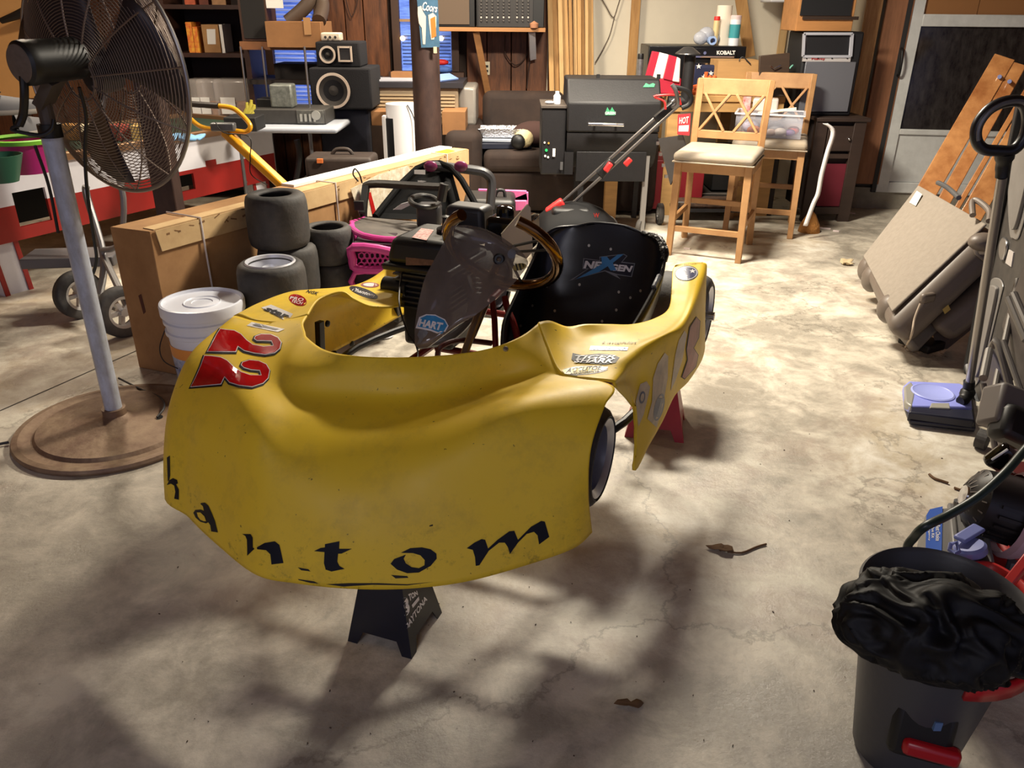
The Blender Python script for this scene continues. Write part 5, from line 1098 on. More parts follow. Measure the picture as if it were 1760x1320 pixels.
m = MB(); m.cyl((cp.x, y1+.3, cp.z-.12), (cp.x, y1+.3, ct.z), .037, n=24); m.cyl((cp.x-.12, y1+.3, cp.z-.09), (cp.x, y1+.3, cp.z-.09), .037, n=20); m.build('chimney', GB, g, smooth=True)
q_ = PY(1182, 93, y1+.3); MB().lathe([(.082, 0), (.080, .006), (.03, .042), (0, .046)], q_, n=28).build('chimney_cap', M('dull_cap', (86, 84, 84), .35, .7), g, smooth=True)
fb(MB(), 990, 261, 1110, 312, y1+.03, .02).build('front_panel', GB, g, bevel=.004)
m = MB(); pz = PY(1100, 330, y1+.04)
for xx in (PY(998, 320, y1+.06).x, PY(1106, 350, y1+.06).x):
    MB().box((xx, y1+.07, (zh-.1)/2+.02), (.035, .035, zh-.1)).build('leg', M('grey_leg', (150, 148, 146), .4, .5) if xx > .7 else GB, g); MB().box((xx, y1+.46, (zh-.1)/2+.02), (.035, .035, zh-.1)).build('leg', GB, g)
q_ = PY(1134, 372, y1+.35); cwheel((q_.x, q_.y, .075), (1, 0, 0), .075, .04, g, (70, 70, 72))
cwheel((PY(1104, 390, y1).x, y1+.08, .05), (.8, -.5, 0), .05, .035, g, (60, 90, 76))
# folded side shelf
sp_ = [PY(x_, y_, y1-.0) for x_, y_ in ((1131, 238), (1172, 232), (1182, 262), (1152, 318))]
MB().prism(sp_, (.01, .012, 0)).build('folding_side_shelf', M('grey_steel_sheet', (100, 98, 98), .35, .7, var=.2), g)
m = MB()
for i in range(4): m.box(PY(1130 + i*5, 246 + i*19, y1-.01), (.02, .02, .02))
m.build('shelf_brackets', STEEL, g)['kind'] = 'stuff'
GRN = M('green_badge', (64, 150, 106), .5)
for (x_, y_) in ((1040, 190),): wprint('mountain_badge', [(x_, y_+4), (x_+4, y_-6), (x_+8, y_+1), (x_+12, y_-6), (x_+18, y_+4), (x_+17, y_+8), (x_, y_+8)], y1, GRN, LID, .002); wtext('badge_text', 'GREEN', ((x_, y_+2), (x_+18, y_+2), (x_+18, y_+7), (x_, y_+7)), y1, WT, LID, .004)
NN = V((0, -(zt_-zc), .13)).normalized(); P0 = V((0, y1, zc))
bp_ = [PP(x_, y_, P0 + NN*.003, NN) for x_, y_ in ((1105, 150), (1110, 143), (1116, 146), (1122, 143), (1126, 145), (1124, 150))]
MB().prism(bp_, NN*.002).build('mountain_badge', GRN, LID)
wprint('warning_tag', [(1165, 197), (1187, 195), (1185, 233), (1164, 231)], y1-.02, M('red_tag', (214, 52, 62), .5), g); wtext('tag_text', 'HOT', ((1168, 202), (1184, 200), (1183, 212), (1167, 213)), y1-.022, WT, g)
wprint('tag_band', [(1167, 216), (1184, 215), (1183, 226), (1166, 226)], y1-.022, WT, g)
q_ = PY(957, 188, y1+.15); q_.z = hzt+.016
b_ = thing('white_bottle', 'small white bottle standing on the grill hopper', 'bottle', q_)
MB().lathe([(0, 0), (.022, 0), (.024, .01), (.024, .05), (.014, .062), (0, .063)], q_, n=20).build('bottle_body', WHITE, b_, smooth=True); MB().lathe([(.013, .06), (.013, .078), (0, .08)], q_, n=16).build('bottle_cap', WHITE, b_, smooth=True)
solo(MB().sph(q_ + V((-.05, 0, .01)), .02, 12, (1.5, 1, .5)), 'white_scoop', WHITE, 'white scoop lying beside the bottle on the grill hopper', 'scoop', smooth='all')
# ---------------- red and black mower ----------------
RP = M('bright_red_plastic', (220, 50, 50), .4)
t = thing('push_mower', 'black and red push mower with long grey folding handle before the grill', 'mower', (PY(975, 400, 4.85).x, 4.85, 0))
GT = M('grey_alloy_tube', (104, 100, 98), .35, .7)
ym_ = 4.75
for o_ in (0, 1):
    a, b = PY(950 + o_*14, 362 + o_*6, ym_+.1+o_*.05), PY(1160 + o_*8, 172 + o_*8, ym_+.02+o_*.05); MB().tube([a, b], .010, 8).build('handle_tube', GT, t, smooth=True)
a, b = PY(1126, 206, ym_), PY(1158, 178, ym_); MB().bar(a, b, .05, .04).build('upper_grip', BLACK, t, bevel=.008)
MB().tube([PY(1150, 185, ym_), PY(1164, 178, ym_-.05), PY(1162, 158, ym_-.08), PY(1155, 145, ym_-.08)], .012, smooth=5).build('chrome_bend', GREYM, t, smooth=True)
MB().tube([PY(1160, 150, ym_), PY(1180, 156, ym_), PY(1188, 168, ym_), PY(1184, 180, ym_), PY(1172, 186, ym_)], .014, smooth=5).build('rear_loop', BLACK, t, smooth=True)
MB().tube([PY(1144, 188, ym_-.05), PY(1141, 174, ym_-.05), PY(1124, 166, ym_-.05), PY(1150, 163, ym_-.05), PY(1165, 166, ym_-.03), PY(1170, 180, ym_-.02)], .006, smooth=4).build('red_bail', RP, t, smooth=True)
a, b = PY(1030, 302, ym_+.02), PY(1052, 276, ym_+.02); MB().bar(a, b, .06, .05).build('handle_clamp', BLACK, t, bevel=.008)
a, b = PY(1040, 294, ym_-.02), PY(1050, 280, ym_-.02); MB().bar(a, b, .055, .03).build('red_clip', RP, t, bevel=.006)
a, b = PY(1074, 284, ym_), PY(1084, 273, ym_); MB().bar(a, b, .03, .03).build('red_clip', RP, t, bevel=.006)
a, b = PY(940, 366, ym_+.1), PY(968, 346, ym_+.1); MB().bar(a, b, .07, .05).build('red_bracket', RP, t, bevel=.012)
c = PY(985, 388, 4.85); dk_ = MB(); rows = []
for i in range(7):
    s = i/6; hh = .12 + .12*sin(pi*s)**.7; rows.append([V((c.x - .24 + .50*s, 4.85 - .24*cos(a_), .10 + hh*sin(a_)**.8 if sin(a_) > 0 else .10)) for a_ in [pi*k/10 for k in range(11)]])
MB().grid(rows).build('mower_deck', M('mower_black', (16, 16, 18), .7, spec=.2), t, smooth='all', solid=.004)
MB().box((c.x-.02, 4.85, .27), (.24, .24, .10)).build('motor_cover', BLACK, t, bevel=.03, seg=3)
MB().box((c.x+.12, 4.85, .255), (.16, .2, .06), Matrix.Rotation(.3, 3, 'Y')).build('grey_hood', DARK, t, bevel=.02)
wtext('hood_mark', 'W', ((1020, 366), (1030, 366), (1030, 374), (1020, 374)), 4.7, RED, t)
for dx in (-.16, .22):
    for sy in (-1, 1):
        cx_ = c.x+dx; cy_ = 4.85 + sy*.26; R_ = .10
        w_ = MB().lathe([(R_*.7, -.02), (R_, -.018), (R_, .018), (R_*.7, .02)], (cx_, cy_, R_), (0, 1, 0), 30).build('wheel', RUBBER, t, smooth=True)
        m = MB().lathe([(R_*.58, -.022), (R_*.72, -.024), (R_*.72, .024), (R_*.58, .022)], (cx_, cy_, R_), (0, 1, 0), 30); 
        for k in range(5): d = V((cos(2*pi*k/5), 0, sin(2*pi*k/5))); m.bar(V((cx_, cy_, R_)), V((cx_, cy_, R_)) + d*R_*.6, .014, .02, (0, 1, 0))
        m.build('red_rim', RP, w_)
# ---------------- work bench, tool chest and what stands on it ----------------
BW = M('bench_pine', (204, 160, 100), .65, var=.25, vs=5, stretch=(.7, 5, 5))
yb_ = 5.95; bx0, bx1 = PY(1150, 172, yb_).x, PY(1350, 172, yb_).x; bz = PY(1230, 165, yb_).z
t = thing('work_bench', 'pine work bench with square legs behind the wooden chairs', 'bench', ((bx0+bx1)/2, yb_+.4, 0))
MB().box(((bx0+bx1)/2, yb_+.4, bz-.02), (bx1-bx0, .8, .04)).build('bench_top', BW, t, bevel=.003)
MB().box(((bx0+bx1)/2, yb_+.03, bz-.075), (bx1-bx0, .035, .07)).build('front_rail', BW, t, bevel=.003)
for xx in (bx0+.05, PY(1284, 250, yb_).x, bx1-.05):
    for yy in (yb_+.06, yb_+.74): MB().box((xx, yy, (bz-.04)/2), (.085, .06, bz-.04)).build('leg', BW, t)
MB().box((PY(1048, 350, 5.75).x, 5.75, .16), (.085, .085, .32)).build('stub_leg', BW, t)
MB().box(((bx0+bx1)/2, yb_+.4, .12), (bx1-bx0-.2, .55, .03)).build('lower_shelf', M('lower_dark', (40, 34, 30), .8), t)
solo(MB().box((1.2, yb_+.25, .22), (.42, .4, .36)), 'red_tool_box', M('deep_red_box', (116, 14, 26), .5), 'deep red box on the floor behind the grill legs', 'box', bevel=.006)
solo(MB().box(((bx0+bx1)/2+.22, yb_+.42, .30), (.42, .4, .30)), 'black_cabinet', BLACK, 'black box on the bench lower shelf behind the chair', 'box', bevel=.006)
t = thing('wire_rack', 'dark wire tray of scraps on the floor under the bench', 'rack', (1.45, yb_-.1, 0)); c0_ = PZ(1210, 372, .05)
MB().box((1.42, yb_-.02, .08), (.5, .3, .02)).build('rack_tray', DARK, t); MB().box((1.42, yb_-.02, .11), (.42, .24, .04)).build('scraps', M('rusty_scraps', (96, 72, 58), .8, var=.7, vs=30, bump=1, bs=30), t)
for dy in (-.15, .15): MB().tube([(1.17, yb_-.02+dy, .02), (1.17, yb_-.02+dy, .14), (1.67, yb_-.02+dy, .14), (1.67, yb_-.02+dy, .02)], .006, 6).build('rack_wire', STEEL, t)
yc = 6.3; t = thing('tool_chest', 'black steel tool chest with silver drawer pulls on the work bench', 'tool chest', (PY(1194, 160, yc).x, yc+.2, bz))
fb(MB(), 1112, 79, 1278, 170, yc, .42, bz).build('chest_body', M('satin_black', (18, 18, 20), .35, .3), t, bevel=.006)
for i, py in enumerate((97, 109, 122)):
    d_ = fb(MB(), 1185, py-8 if i else py-14, 1266, py+3, yc-.012, .014).build('drawer', M('satin_black', (0, 0, 0)), t, bevel=.002); fb(MB(), 1190, py-.5, 1262, py+2.2, yc-.03, .02).build('drawer_pull', CHROME, d_)
wtext('chest_text', 'KOBALT', ((1232, 87), (1264, 87), (1264, 94), (1232, 94)), yc-.014, WT, t, bold=.04)
q_ = PY(1211, 91, yc-.01); MB().cyl(q_, q_ - V((0, .012, 0)), .011, n=12).build('lock', CHROME, t)
ztc = PY(1194, 79, yc).z
# on the chest
def cylthing(nm, lb, cat, px, pyb, pyt, y, rpx, mt, z0=None, capm=None, band=None):
    a = PY(px, pyb, y); top = PY(px, pyt, y).z; z = a.z if z0 is None else z0; r = abs(PY(px+rpx, pyb, y).x - a.x); h = top - z
    t = thing(nm, lb, cat, (a.x, y, z)); MB().lathe([(0, 0), (r, 0), (r, h*.86), (r*.96, h*.88), (0, h*.88)], (a.x, y, z), n=24).build('container_body', mt, t, smooth=True)
    MB().lathe([(r*1.02, h*.86), (r*1.02, h*.97), (r*.9, h), (0, h)], (a.x, y, z), n=24).build('container_cap', capm or mt, t, smooth=True)
    if band: MB().lathe([(r*1.01, h*.25), (r*1.012, h*.7), (r*1.0, h*.7)], (a.x, y, z), n=24).build('label_band', band, t, smooth=True)
    return t
cylthing('wipes_canister', 'white canister with teal label rightmost on the tool chest', 'canister', 1260, 76, 26, yc+.15, 9, WHITE, ztc, M('red_white_cap', (220, 200, 200), .4), M('teal_label', (60, 150, 160), .4))
solo(MB().lathe([(.012, 0), (.055, 0), (.055, .27), (.012, .27)], (PY(1241, 60, yc+.2).x, yc+.2, ztc), n=28), 'paper_towel_roll', M('paper_white', (232, 224, 206), .9), 'cream paper towel roll standing on the tool chest', 'paper roll', smooth=True, angle=40)
cylthing('spray_bottle', 'clear bottle with red nozzle beside the paper towel roll', 'bottle', 1228, 76, 28, yc+.12, 5, M('straw_plastic', (210, 190, 140), .3), ztc, M('red_plastic', (0, 0, 0)))
for i, (px, r_, dz) in enumerate(((1204, .05, .05), (1214, .055, .075), (1226, .05, .05))):
    solo(MB().sph(V((PY(px, 70, yc+.1).x, yc+.1 + .02*i, ztc+dz)), r_, 14, (1.1, .9, .95)), 'plastic_bag', M('hazy_bag', (190, 194, 205), .2, alpha=.75, bump=.8, bs=30), ['crumpled clear bag leftmost on the tool chest', 'crumpled clear bag in the middle heap on tool chest', 'crumpled clear bag nearest the paper towel roll'][i], 'bag', 'clear bags on the tool chest', smooth='all')
MBL = MB().lathe([(.018, 0), (.03, 0), (.03, .05), (.018, .05)], PY(1225, 70, yc+.02), (0, 1, 0), 20); solo(MBL, 'tape_roll', M('pale_blue_plastic', (150, 176, 220), .4), 'pale blue tape roll at the front of the tool chest top', 'tape', smooth=True)
cylthing('aerosol_can', 'grey aerosol can with black cap standing left of the tool chest', 'can', 1099, 130, 92, 6.2, 5, M('can_grey', (140, 138, 140), .35, .5, var=.5, vs=30), bz, BLACK)
# flag towel, gloves, board boxes
FLR, FLW = M('flag_red', (176, 34, 58), .9), M('flag_white', (226, 220, 216), .9)
yy = 6.05; t = thing('striped_cloth', 'folded red and white striped flag cloth before the tool chest', 'cloth', PY(1140, 165, yy))
st_ = [((1122, 88), (1134, 90), (1122, 134), (1110, 132)), ((1134, 90), (1150, 94), (1140, 136), (1122, 134)), ((1150, 94), (1164, 98), (1156, 140), (1140, 136)), ((1164, 98), (1170, 101), (1168, 142), (1156, 140))]
for i, q4 in enumerate(st_):
    P = [PY(*c_, yy - .01*i) for c_ in q4]; MB().prism(P, (0, .05, 0)).build('stripe', (FLR, FLW)[i % 2], t, bevel=.006)
m = MB(); fb(m, 1108, 134, 1170, 166, yy-.01, .08, bz); m.build('folded_base', FLR, t, bevel=.01)
NV = M('navy_star_cloth', (26, 32, 62), .9)
t = thing('star_cloth', 'navy cloth with white stars bunched beside the chimney', 'cloth', PY(1207, 165, 6.0)); fb(MB(), 1189, 112, 1234, 166, 6.08, .08, bz).build('cloth_fold', NV, t, bevel=.02)
for sx, sy in ((1201, 114), (1222, 126), (1210, 132)): wprint('star', star(sx, sy, 5, 1)[0], 6.08, FLW, t)
OG = M('orange_glove', (214, 98, 44), .8)
t = thing('work_gloves', 'pair of orange work gloves heaped on bench behind chimney', 'gloves', PY(1210, 160, 5.98))
for a, b, r_ in (((1192, 152), (1216, 146), .022), ((1212, 146), (1214, 124), .013), ((1210, 146), (1222, 130), .013), ((1214, 148), (1230, 130), .014), ((1188, 158), (1204, 158), .02)): MB().tube([PY(*a, 5.98), PY(*b, 5.97)], r_, 8).build('glove_finger', OG, t, smooth=True)
t = thing('board_box', 'tan wooden drawer box standing on the bench behind the chair back', 'box', PY(1265, 160, 5.95))
fb(MB(), 1232, 104, 1306, 160, 5.98, .25, bz).build('box_front', M('tan_veneer', (190, 146, 92), .6, var=.2, vs=4, stretch=(.6, 4, 4)), t)
m = MB(); m.tube([PY(1270, 104, 5.97), PY(1276, 98, 5.97), PY(1284, 104, 5.97), PY(1290, 110, 5.97)], .004, 6, smooth=4); m.build('loose_wire', DARK, t)
pp = [PY(x_, y_, 5.9) for x_, y_ in ((1306, 96), (1358, 91), (1355, 165), (1303, 168))]
t = solo(MB().prism(pp, (0, .03, 0)), 'upright_board', M('dark_wood_panel', (74, 58, 46), .45, var=.3, vs=5, stretch=(.6, 5, 5)), 'dark wood panel standing upright beside the tan drawer box', 'panel', bevel=.003)
MB().tube([PY(1325, 114, 5.89), PY(1330, 118, 5.88), PY(1342, 112, 5.88)], .004, 6).build('panel_handle', CHROME, t)
MB().tube([PY(1357, 118, 6.1), PY(1364, 112, 6.1), PY(1370, 122, 6.1), PY(1362, 134, 6.1)], .006, smooth=4).build('teal_cord', M('teal_plastic', (110, 180, 160), .5), t)
solo(fb(MB(), 1300, 168, 1352, 215, 6.0, .3, 0), 'drawer_stack', M('dark_cabinet', (44, 36, 32), .6), 'dark drawer unit under the bench end behind the second chair', 'cabinet', bevel=.004)
solo(fb(MB(), 1326, -14, 1376, 4, 6.7, .3), 'wall_unit', WHITE, 'white wall mounted unit with black underside above the bench', 'appliance', bevel=.01)
# ---------------- loudspeaker tower and dresser at right ----------------
t = thing('dresser', 'dark brown dresser with drawer and door under the loudspeakers', 'dresser', (2.25, 6.0, 0))
yd_ = 5.85; dx0, dx1 = PY(1395, 280, yd_).x, PY(1474, 280, yd_).x; dz_ = PY(1440, 202, yd_).z
DRW = M('dark_dresser', (62, 48, 42), .5, var=.25, vs=6, stretch=(.7, .7, 4))
MB().box(((dx0+dx1)/2, yd_+.24, dz_/2+.03), (dx1-dx0-.02, .46, dz_-.06)).build('dresser_body', M('dresser_inside', (34, 22, 20), .8), t)
MB().box(((dx0+dx1)/2, yd_+.22, dz_-.012), (dx1-dx0+.05, .52, .025)).build('dresser_top', DRW, t, bevel=.004)
for xx in (dx0+.02, dx1-.04): MB().box((xx, yd_-.01, dz_/2-.01), (.085, .04, dz_-.02)).build('front_post', DRW, t, bevel=.003)
d_ = MB().box(((dx0+dx1)/2, yd_-.012, dz_-.14), (dx1-dx0-.14, .03, .17)).build('drawer', DRW, t, bevel=.004); MB().sph(((dx0+dx1)/2+.06, yd_-.035, dz_-.14), .012, 10).build('knob', CHROME, d_, smooth='all')
MB().box(((dx0+dx1)/2, yd_-.012, dz_-.26), (dx1-dx0-.14, .03, .03)).build('cross_rail', DRW, t)
MB().box(((dx0+dx1)/2, yd_-.005, .26), (dx1-dx0-.16, .02, .30)).build('red_item', M('dark_red_cloth', (110, 26, 44), .8), t)
MB().box(((dx0+dx1)/2, yd_-.012, .08), (dx1-dx0-.14, .03, .05)).build('cross_rail', DRW, t)
t = thing('pa_speaker', 'black stage speaker with grey horn and grille standing on the dresser', 'speaker', (PY(1422, 200, 5.9).x, 6.05, dz_))
yp = 5.93; fb(MB(), 1374, 54, 1474, 204, yp, .36, dz_).build('cabinet', M('pa_black', (24, 24, 28), .6), t, bevel=.015)
GRL = M('grey_mesh_grille', (128, 130, 138), .5, .5)
fb(MB(), 1378, 106, 1464, 200, yp-.012, .014, dz_+.03).build('grille', GRL, t, bevel=.004)
m = MB(); o = [PY(x_, y_, yp-.012) for x_, y_ in ((1382, 58), (1465, 58), (1462, 97), (1380, 97))]; i_ = [PY(x_, y_, yp+.10) for x_, y_ in ((1417, 76), (1428, 76), (1428, 82), (1417, 82))]
m.add(o + i_, [(0, 1, 5, 4), (1, 2, 6, 5), (2, 3, 7, 6), (3, 0, 4, 7), (4, 5, 6, 7)]); HN = m.build('horn', M('horn_grey', (176, 178, 188), .5), t)
m = MB(); 
for aa, bb in ((0, 1), (1, 2), (2, 3), (3, 0)): m.bar(o[aa], o[bb], .016, .016, (0, 1, 0))
m.build('horn_frame', M('horn_grey', (0, 0, 0)), t)
fb(MB(), 1380, 98, 1462, 106, yp-.014, .012).build('badge_strip', M('strip_grey', (190, 186, 186), .4), t); wtext('badge_text', 'Peavey', ((1395, 99), (1418, 99), (1418, 104), (1395, 104)), yp-.016, RED, t)
for px in (1386, 1406, 1430, 1456): q_ = PY(px, 100, yp-.014); MB().cyl(q_, q_ - V((0, .005, 0)), .005, n=8).build('screw', BLACK, t)
ztp = PY(1422, 54, yp).z; OAK = M('oak_veneer', (190, 134, 80), .5, var=.25, vs=4, stretch=(.6, 4, 4))
t = thing('wood_speaker', 'oak veneered box speaker with black cloth on top of stage speaker', 'speaker', (PY(1425, 50, yp).x, 6.05, ztp))
fb(MB(), 1378, -100, 1477, 51, yp+.0, .34, ztp+.001).build('cabinet', OAK, t, bevel=.004)
fb(MB(), 1384, -90, 1472, 27, yp-.012, .016).build('speaker_cloth', M('black_cloth', (22, 22, 26), .95), t); fb(MB(), 1380, 28, 1476, 34, yp-.014, .02).build('cloth_frame', M('dark_line', (50, 34, 24), .6), t)
# ---------------- wooden chairs ----------------
OK = M('honey_oak', (188, 145, 98), .5, var=.25, vs=6, rgb2=(160, 116, 74), stretch=(1, 1, 1)); UPH = M('beige_upholstery', (160, 152, 142), .9, var=.15, vs=14, rgb2=(168, 152, 130), bump=.1, bs=60)
def chair(o, rz, lb):
    t = thing('counter_chair', lb, 'chair', o, 'counter height chairs with crossed backs')
    R = Matrix.Translation(V(o)) @ Matrix.Rotation(rz, 4, 'Z'); W_, Dp = .43, .43
    def b(p, q_, w1, h1, w2=None, h2=None, up=(0, 1, 0)):
        return MB().bar(R @ V(p), R @ V(q_), w1, h1, R.to_3x3() @ V(up), w2, h2)
    for x_, s in ((.0, 1), (W_, -1)):
        b((x_, 0, 0), (x_ + s*.008, .02, .575), .036, .036, .044, .044).build('front_leg', OK, t, bevel=.003)
        MB().tube([R @ V((x_, Dp+.04, 0)), R @ V((x_+s*.006, Dp+.0, .35)), R @ V((x_+s*.006, Dp, .58)), R @ V((x_+s*.004, Dp+.02, .78)), R @ V((x_, Dp+.075, 1.01))], [.026]*20, 4, smooth=4).build('rear_leg', OK, t, bevel=.003)
    for p, q_, h in (((0, .02, .545), (W_, .02, .545), .06), ((0, Dp, .545), (W_, Dp, .545), .06), ((0, .02, .545), (0, Dp, .545), .06), ((W_, .02, .545), (W_, Dp, .545), .06)): b(p, q_, .022, h, up=(0, 0, 1)).build('apron', OK, t)
    for p, q_ in (((0, .01, .17), (W_, .01, .17)), ((0, Dp+.02, .26), (W_, Dp+.02, .26)), ((0, .01, .22), (0, Dp+.02, .22)), ((W_, .01, .22), (W_, Dp+.02, .22))): b(p, q_, .022, .034, up=(0, 0, 1)).build('stretcher', OK, t, bevel=.002)
    m = MB(); m.box((W_/2, Dp/2-.005, .605), (W_+.045, Dp+.05, .06)); m.xf(R); s_ = m.build('seat', UPH, t, bevel=.028, seg=4, smooth=True)
    m = MB(); m.box((W_/2, Dp/2-.005, .578), (W_+.05, Dp+.055, .008)); m.xf(R); m.build('seat_piping', UPH, t, bevel=.003)
    b((-.005, Dp+.068, .965), (W_+.005, Dp+.068, .965), .026, .10, up=(0, .15, 1)).build('top_rail', OK, t, bevel=.006)
    b((.01, Dp+.012, .685), (W_-.01, Dp+.012, .685), .024, .05, up=(0, 0, 1)).build('lower_rail', OK, t, bevel=.004)
    m_ = W_/2
    for xa, xb in ((.03, m_-.02), (m_-.03, .04), (m_+.03, W_-.03), (W_-.04, m_+.02)):
        b((xa, Dp+.014, .705), (xb, Dp+.056, .925), .016, .032, up=(0, 1, -.2)).build('cross_slat', OK, t, bevel=.003)
    return t, R
c1 = V((.978, 4.899, 0)); _, R1 = chair(c1, -.40, 'light oak chair with beige seat and crossed back, empty, nearer one')
c2f = PZ(1357, 410, 0); rz2 = -.32; c2 = c2f - V((cos(rz2), sin(rz2), 0))*.43
_, R2 = chair(c2, rz2, 'light oak chair with crossed back carrying a clear bin, farther one')
# clear bin on the far chair
bt = R2 @ V((.19, .2, .637)); RZ = Matrix.Rotation(rz2, 3, 'Z')
t = thing('clear_bin', 'clear plastic bin of craft pieces on the seat of the farther chair', 'bin', bt)
def rbox(c, d, mt, nm, par, **k): MB().box(c, d, RZ).build(nm, mt, par, **k)
CLB = M('clear_bin_plastic', (206, 210, 224), .15, alpha=.26)
for dx, dy, sx, sy in ((0, -.14, .42, .004), (0, .14, .42, .004), (-.21, 0, .004, .28), (.21, 0, .004, .28)): rbox(bt + RZ @ V((dx, dy, .075)), (sx, sy, .14), CLB, 'bin_wall', t)
rbox(bt + V((0, 0, .003)), (.42, .28, .005), CLB, 'bin_bottom', t)
for dx, dy, sx, sy in ((0, -.145, .44, .014), (0, .145, .44, .014), (-.215, 0, .014, .30), (.215, 0, .014, .30)): rbox(bt + RZ @ V((dx, dy, .148)), (sx, sy, .01), M('bin_rim', (206, 208, 216), .3), 'bin_rim', t)
for i, (dx, dy, r_, cl) in enumerate(((-.09, -.08, .04, (228, 130, 80)), (-.07, -.06, .035, (170, 110, 190)), (.02, -.08, .03, (214, 190, 180)), (.08, -.07, .035, (230, 220, 214)), (.14, -.05, .03, (150, 120, 180)), (.04, .05, .05, (190, 190, 196)), (-.12, .05, .05, (200, 190, 210)), (.16, .06, .035, (200, 60, 60)))):
    solo(MB().sph(bt + RZ @ V((dx, dy, .006+r_*.8)), r_, 12, (1.2, 1, .8)), 'craft_piece', M('craft_%d' % i, cl, .6), ['orange ball in the clear bin', 'purple ball under the orange one in the bin', 'pale pink scrap in the middle of the bin', 'white scrap at the front of the bin', 'violet scrap at the right front of the bin', 'grey lump at the back of the bin', 'pale lilac lump at the left back of the bin', 'red lump at the right back of the bin'][i], 'craft supply', 'craft pieces in the clear bin', smooth='all')
ct2 = bt + RZ @ V((-.04, .0, .156)); rb = MB().box(ct2 + V((0, 0, .04)), (.16, .12, .08), RZ); solo(rb, 'small_clear_tub', M('frosted_tub', (216, 208, 204), .3, alpha=.7), 'small frosted tub with a label on top of the clear bin', 'tub', bevel=.01)
solo(MB().box(ct2 + RZ @ V((-.12, -.02, .05)), (.05, .05, .10), RZ), 'label_box', M('red_white_pack', (214, 190, 186), .5, var=.5, vs=30, rgb2=(190, 60, 60)), 'small red and white pack beside the frosted tub', 'box')
solo(MB().box(ct2 + RZ @ V((.08, -.06, .01)), (.24, .05, .012), RZ @ Matrix.Rotation(-.15, 3, 'Y')), 'paper_strips', M('paper_white', (0, 0, 0)), 'white paper strips across the top of the clear bin', 'paper')
solo(MB().box(bt + RZ @ V((-.06, 0, .1535)), (.22, .27, .003), RZ), 'bin_lid', CLB, 'flat cloudy lid under the frosted tub', 'lid')
rp_ = [PY(*c_, 5.3) for c_ in ((1418, 212), (1432, 226), (1422, 262), (1412, 300), (1406, 332), (1398, 350), (1384, 388))]
rows = [[p_ + V((-.015, 0, 0)), p_ + V((0, -.008, 0)), p_ + V((.015, 0, 0))] for p_ in crv(rp_, 5)]
solo(MB().grid(rows), 'white_ribbon', M('white_ribbon_paper', (232, 228, 228), .7), 'long white paper ribbon hanging down from the farther chair', 'ribbon', smooth='all', solid=.002)
q_ = PZ(1390, 398, 0); solo(MB().lathe([(0, .0), (.075, 0), (.065, .05), (.03, .12), (.012, .14), (0, .14)], (q_.x, q_.y, .0), n=18), 'straw_whisk', M('straw', (176, 122, 62), .9, bump=.8, bs=60), 'brown straw whisk broom head on floor beside the farther chair', 'broom', smooth='all')
for i, (px, py, lb) in enumerate(((1415, 392, 'torn pinkish paper scrap beside the whisk broom'), (1437, 397, 'small white scrap on the floor right of the whisk broom'), (1181, 427, 'tiny white scrap on floor between the nearer chair legs'), (1465, 366, 'tiny white scrap on the floor before the dresser'))):
    q_ = PZ(px, py, .003); solo(MB().box(q_, (.10 if i == 0 else .04, .03, .005), Matrix.Rotation(-.4, 3, 'Z')), 'paper_scrap', M('scrap_pale', (224, 208, 206), .8), lb, 'paper', 'paper scraps on the floor')
# ---------------- folded vehicle seat ----------------
def pc(px, py, z): return PZ(px, py, z)
BL_, BR_ = pc(1483, 440, .24), pc(1532, 535, .21)
TL_, TR_ = pc(1578, 318, .58), pc(1694, 384, .58)
SEATC = M('beige_carpet', (140, 131, 120), .95, var=.08, vs=40, rgb2=(130, 121, 110), bump=.15, bs=120)
LEA = M('taupe_leather', (110, 99, 90), .45, var=.2, vs=6, bump=.05, bs=30); LEAD = M('taupe_leather_dark', (96, 84, 76), .5, var=.2)
vs_ = thing('vehicle_seat', 'folded taupe vehicle seat with beige carpeted back lying against the right side', 'car seat', V((1.85, 3.7, 0)))
Nf = (TL_-BL_).cross(BR_-BL_).normalized(); Nf = Nf if Nf.dot(EYE - BL_) > 0 else -Nf
def slabq(P, N, t, o=0): return MB().prism([p + N*o for p in P], -N*t)
m = slabq([BL_, BR_, TR_, TL_], Nf, .012); m.build('carpet_back', SEATC, vs_, bevel=.005)
u_b = (BR_-BL_).normalized(); v_b = (TL_-BL_).normalized()
e_ = .012
m = slabq([BL_ - v_b*.055 - u_b*.0, BR_ - v_b*.075 + u_b*.03, TR_ + v_b*.0 + u_b*.035, TL_ - u_b*.0], Nf, .15, -.013); m.build('backrest', LEA, vs_, bevel=.06, seg=6, smooth=True); SBV = m.bvh()
def onseat(px, py, o=.0):
    r = ray(px, py).normalized(); h = SBV.ray_cast(EYE, r); return (h[0] if h[0] else PZ(px, py, .25)) - r*o
P = [BL_ + v_b*.03, BR_ + v_b*.06 + u_b*.03, TR_ - v_b*.06 + u_b*.05, TL_ - v_b*.1]
m = slabq(P, Nf, .13, -.175); m.build('seat_cushion', LEAD, vs_, bevel=.045, seg=5, smooth=True)
for k, (px, py) in enumerate(((1490, 462), (1497, 478), (1526, 530))):
    c = pc(px, py, .19) + V((.03, .05, -.02)); MB().sph(c, .05, 18, (1.0, 1.3, 1.35)).build('bolster', LEA, vs_, smooth='all')
m = MB(); m.bar(pc(1560, 592, .05), pc(1672, 478, .28), .05, .10, Nf); m.build('hinge_cover', M('grey_plastic_trim', (112, 104, 98), .45), vs_, bevel=.015)
m = MB(); m.box(onseat(1594, 512, .008), (.075, .03, .045), Matrix.Rotation(.4, 3, 'Z')); m.build('recline_lever', LEA, vs_, bevel=.012)
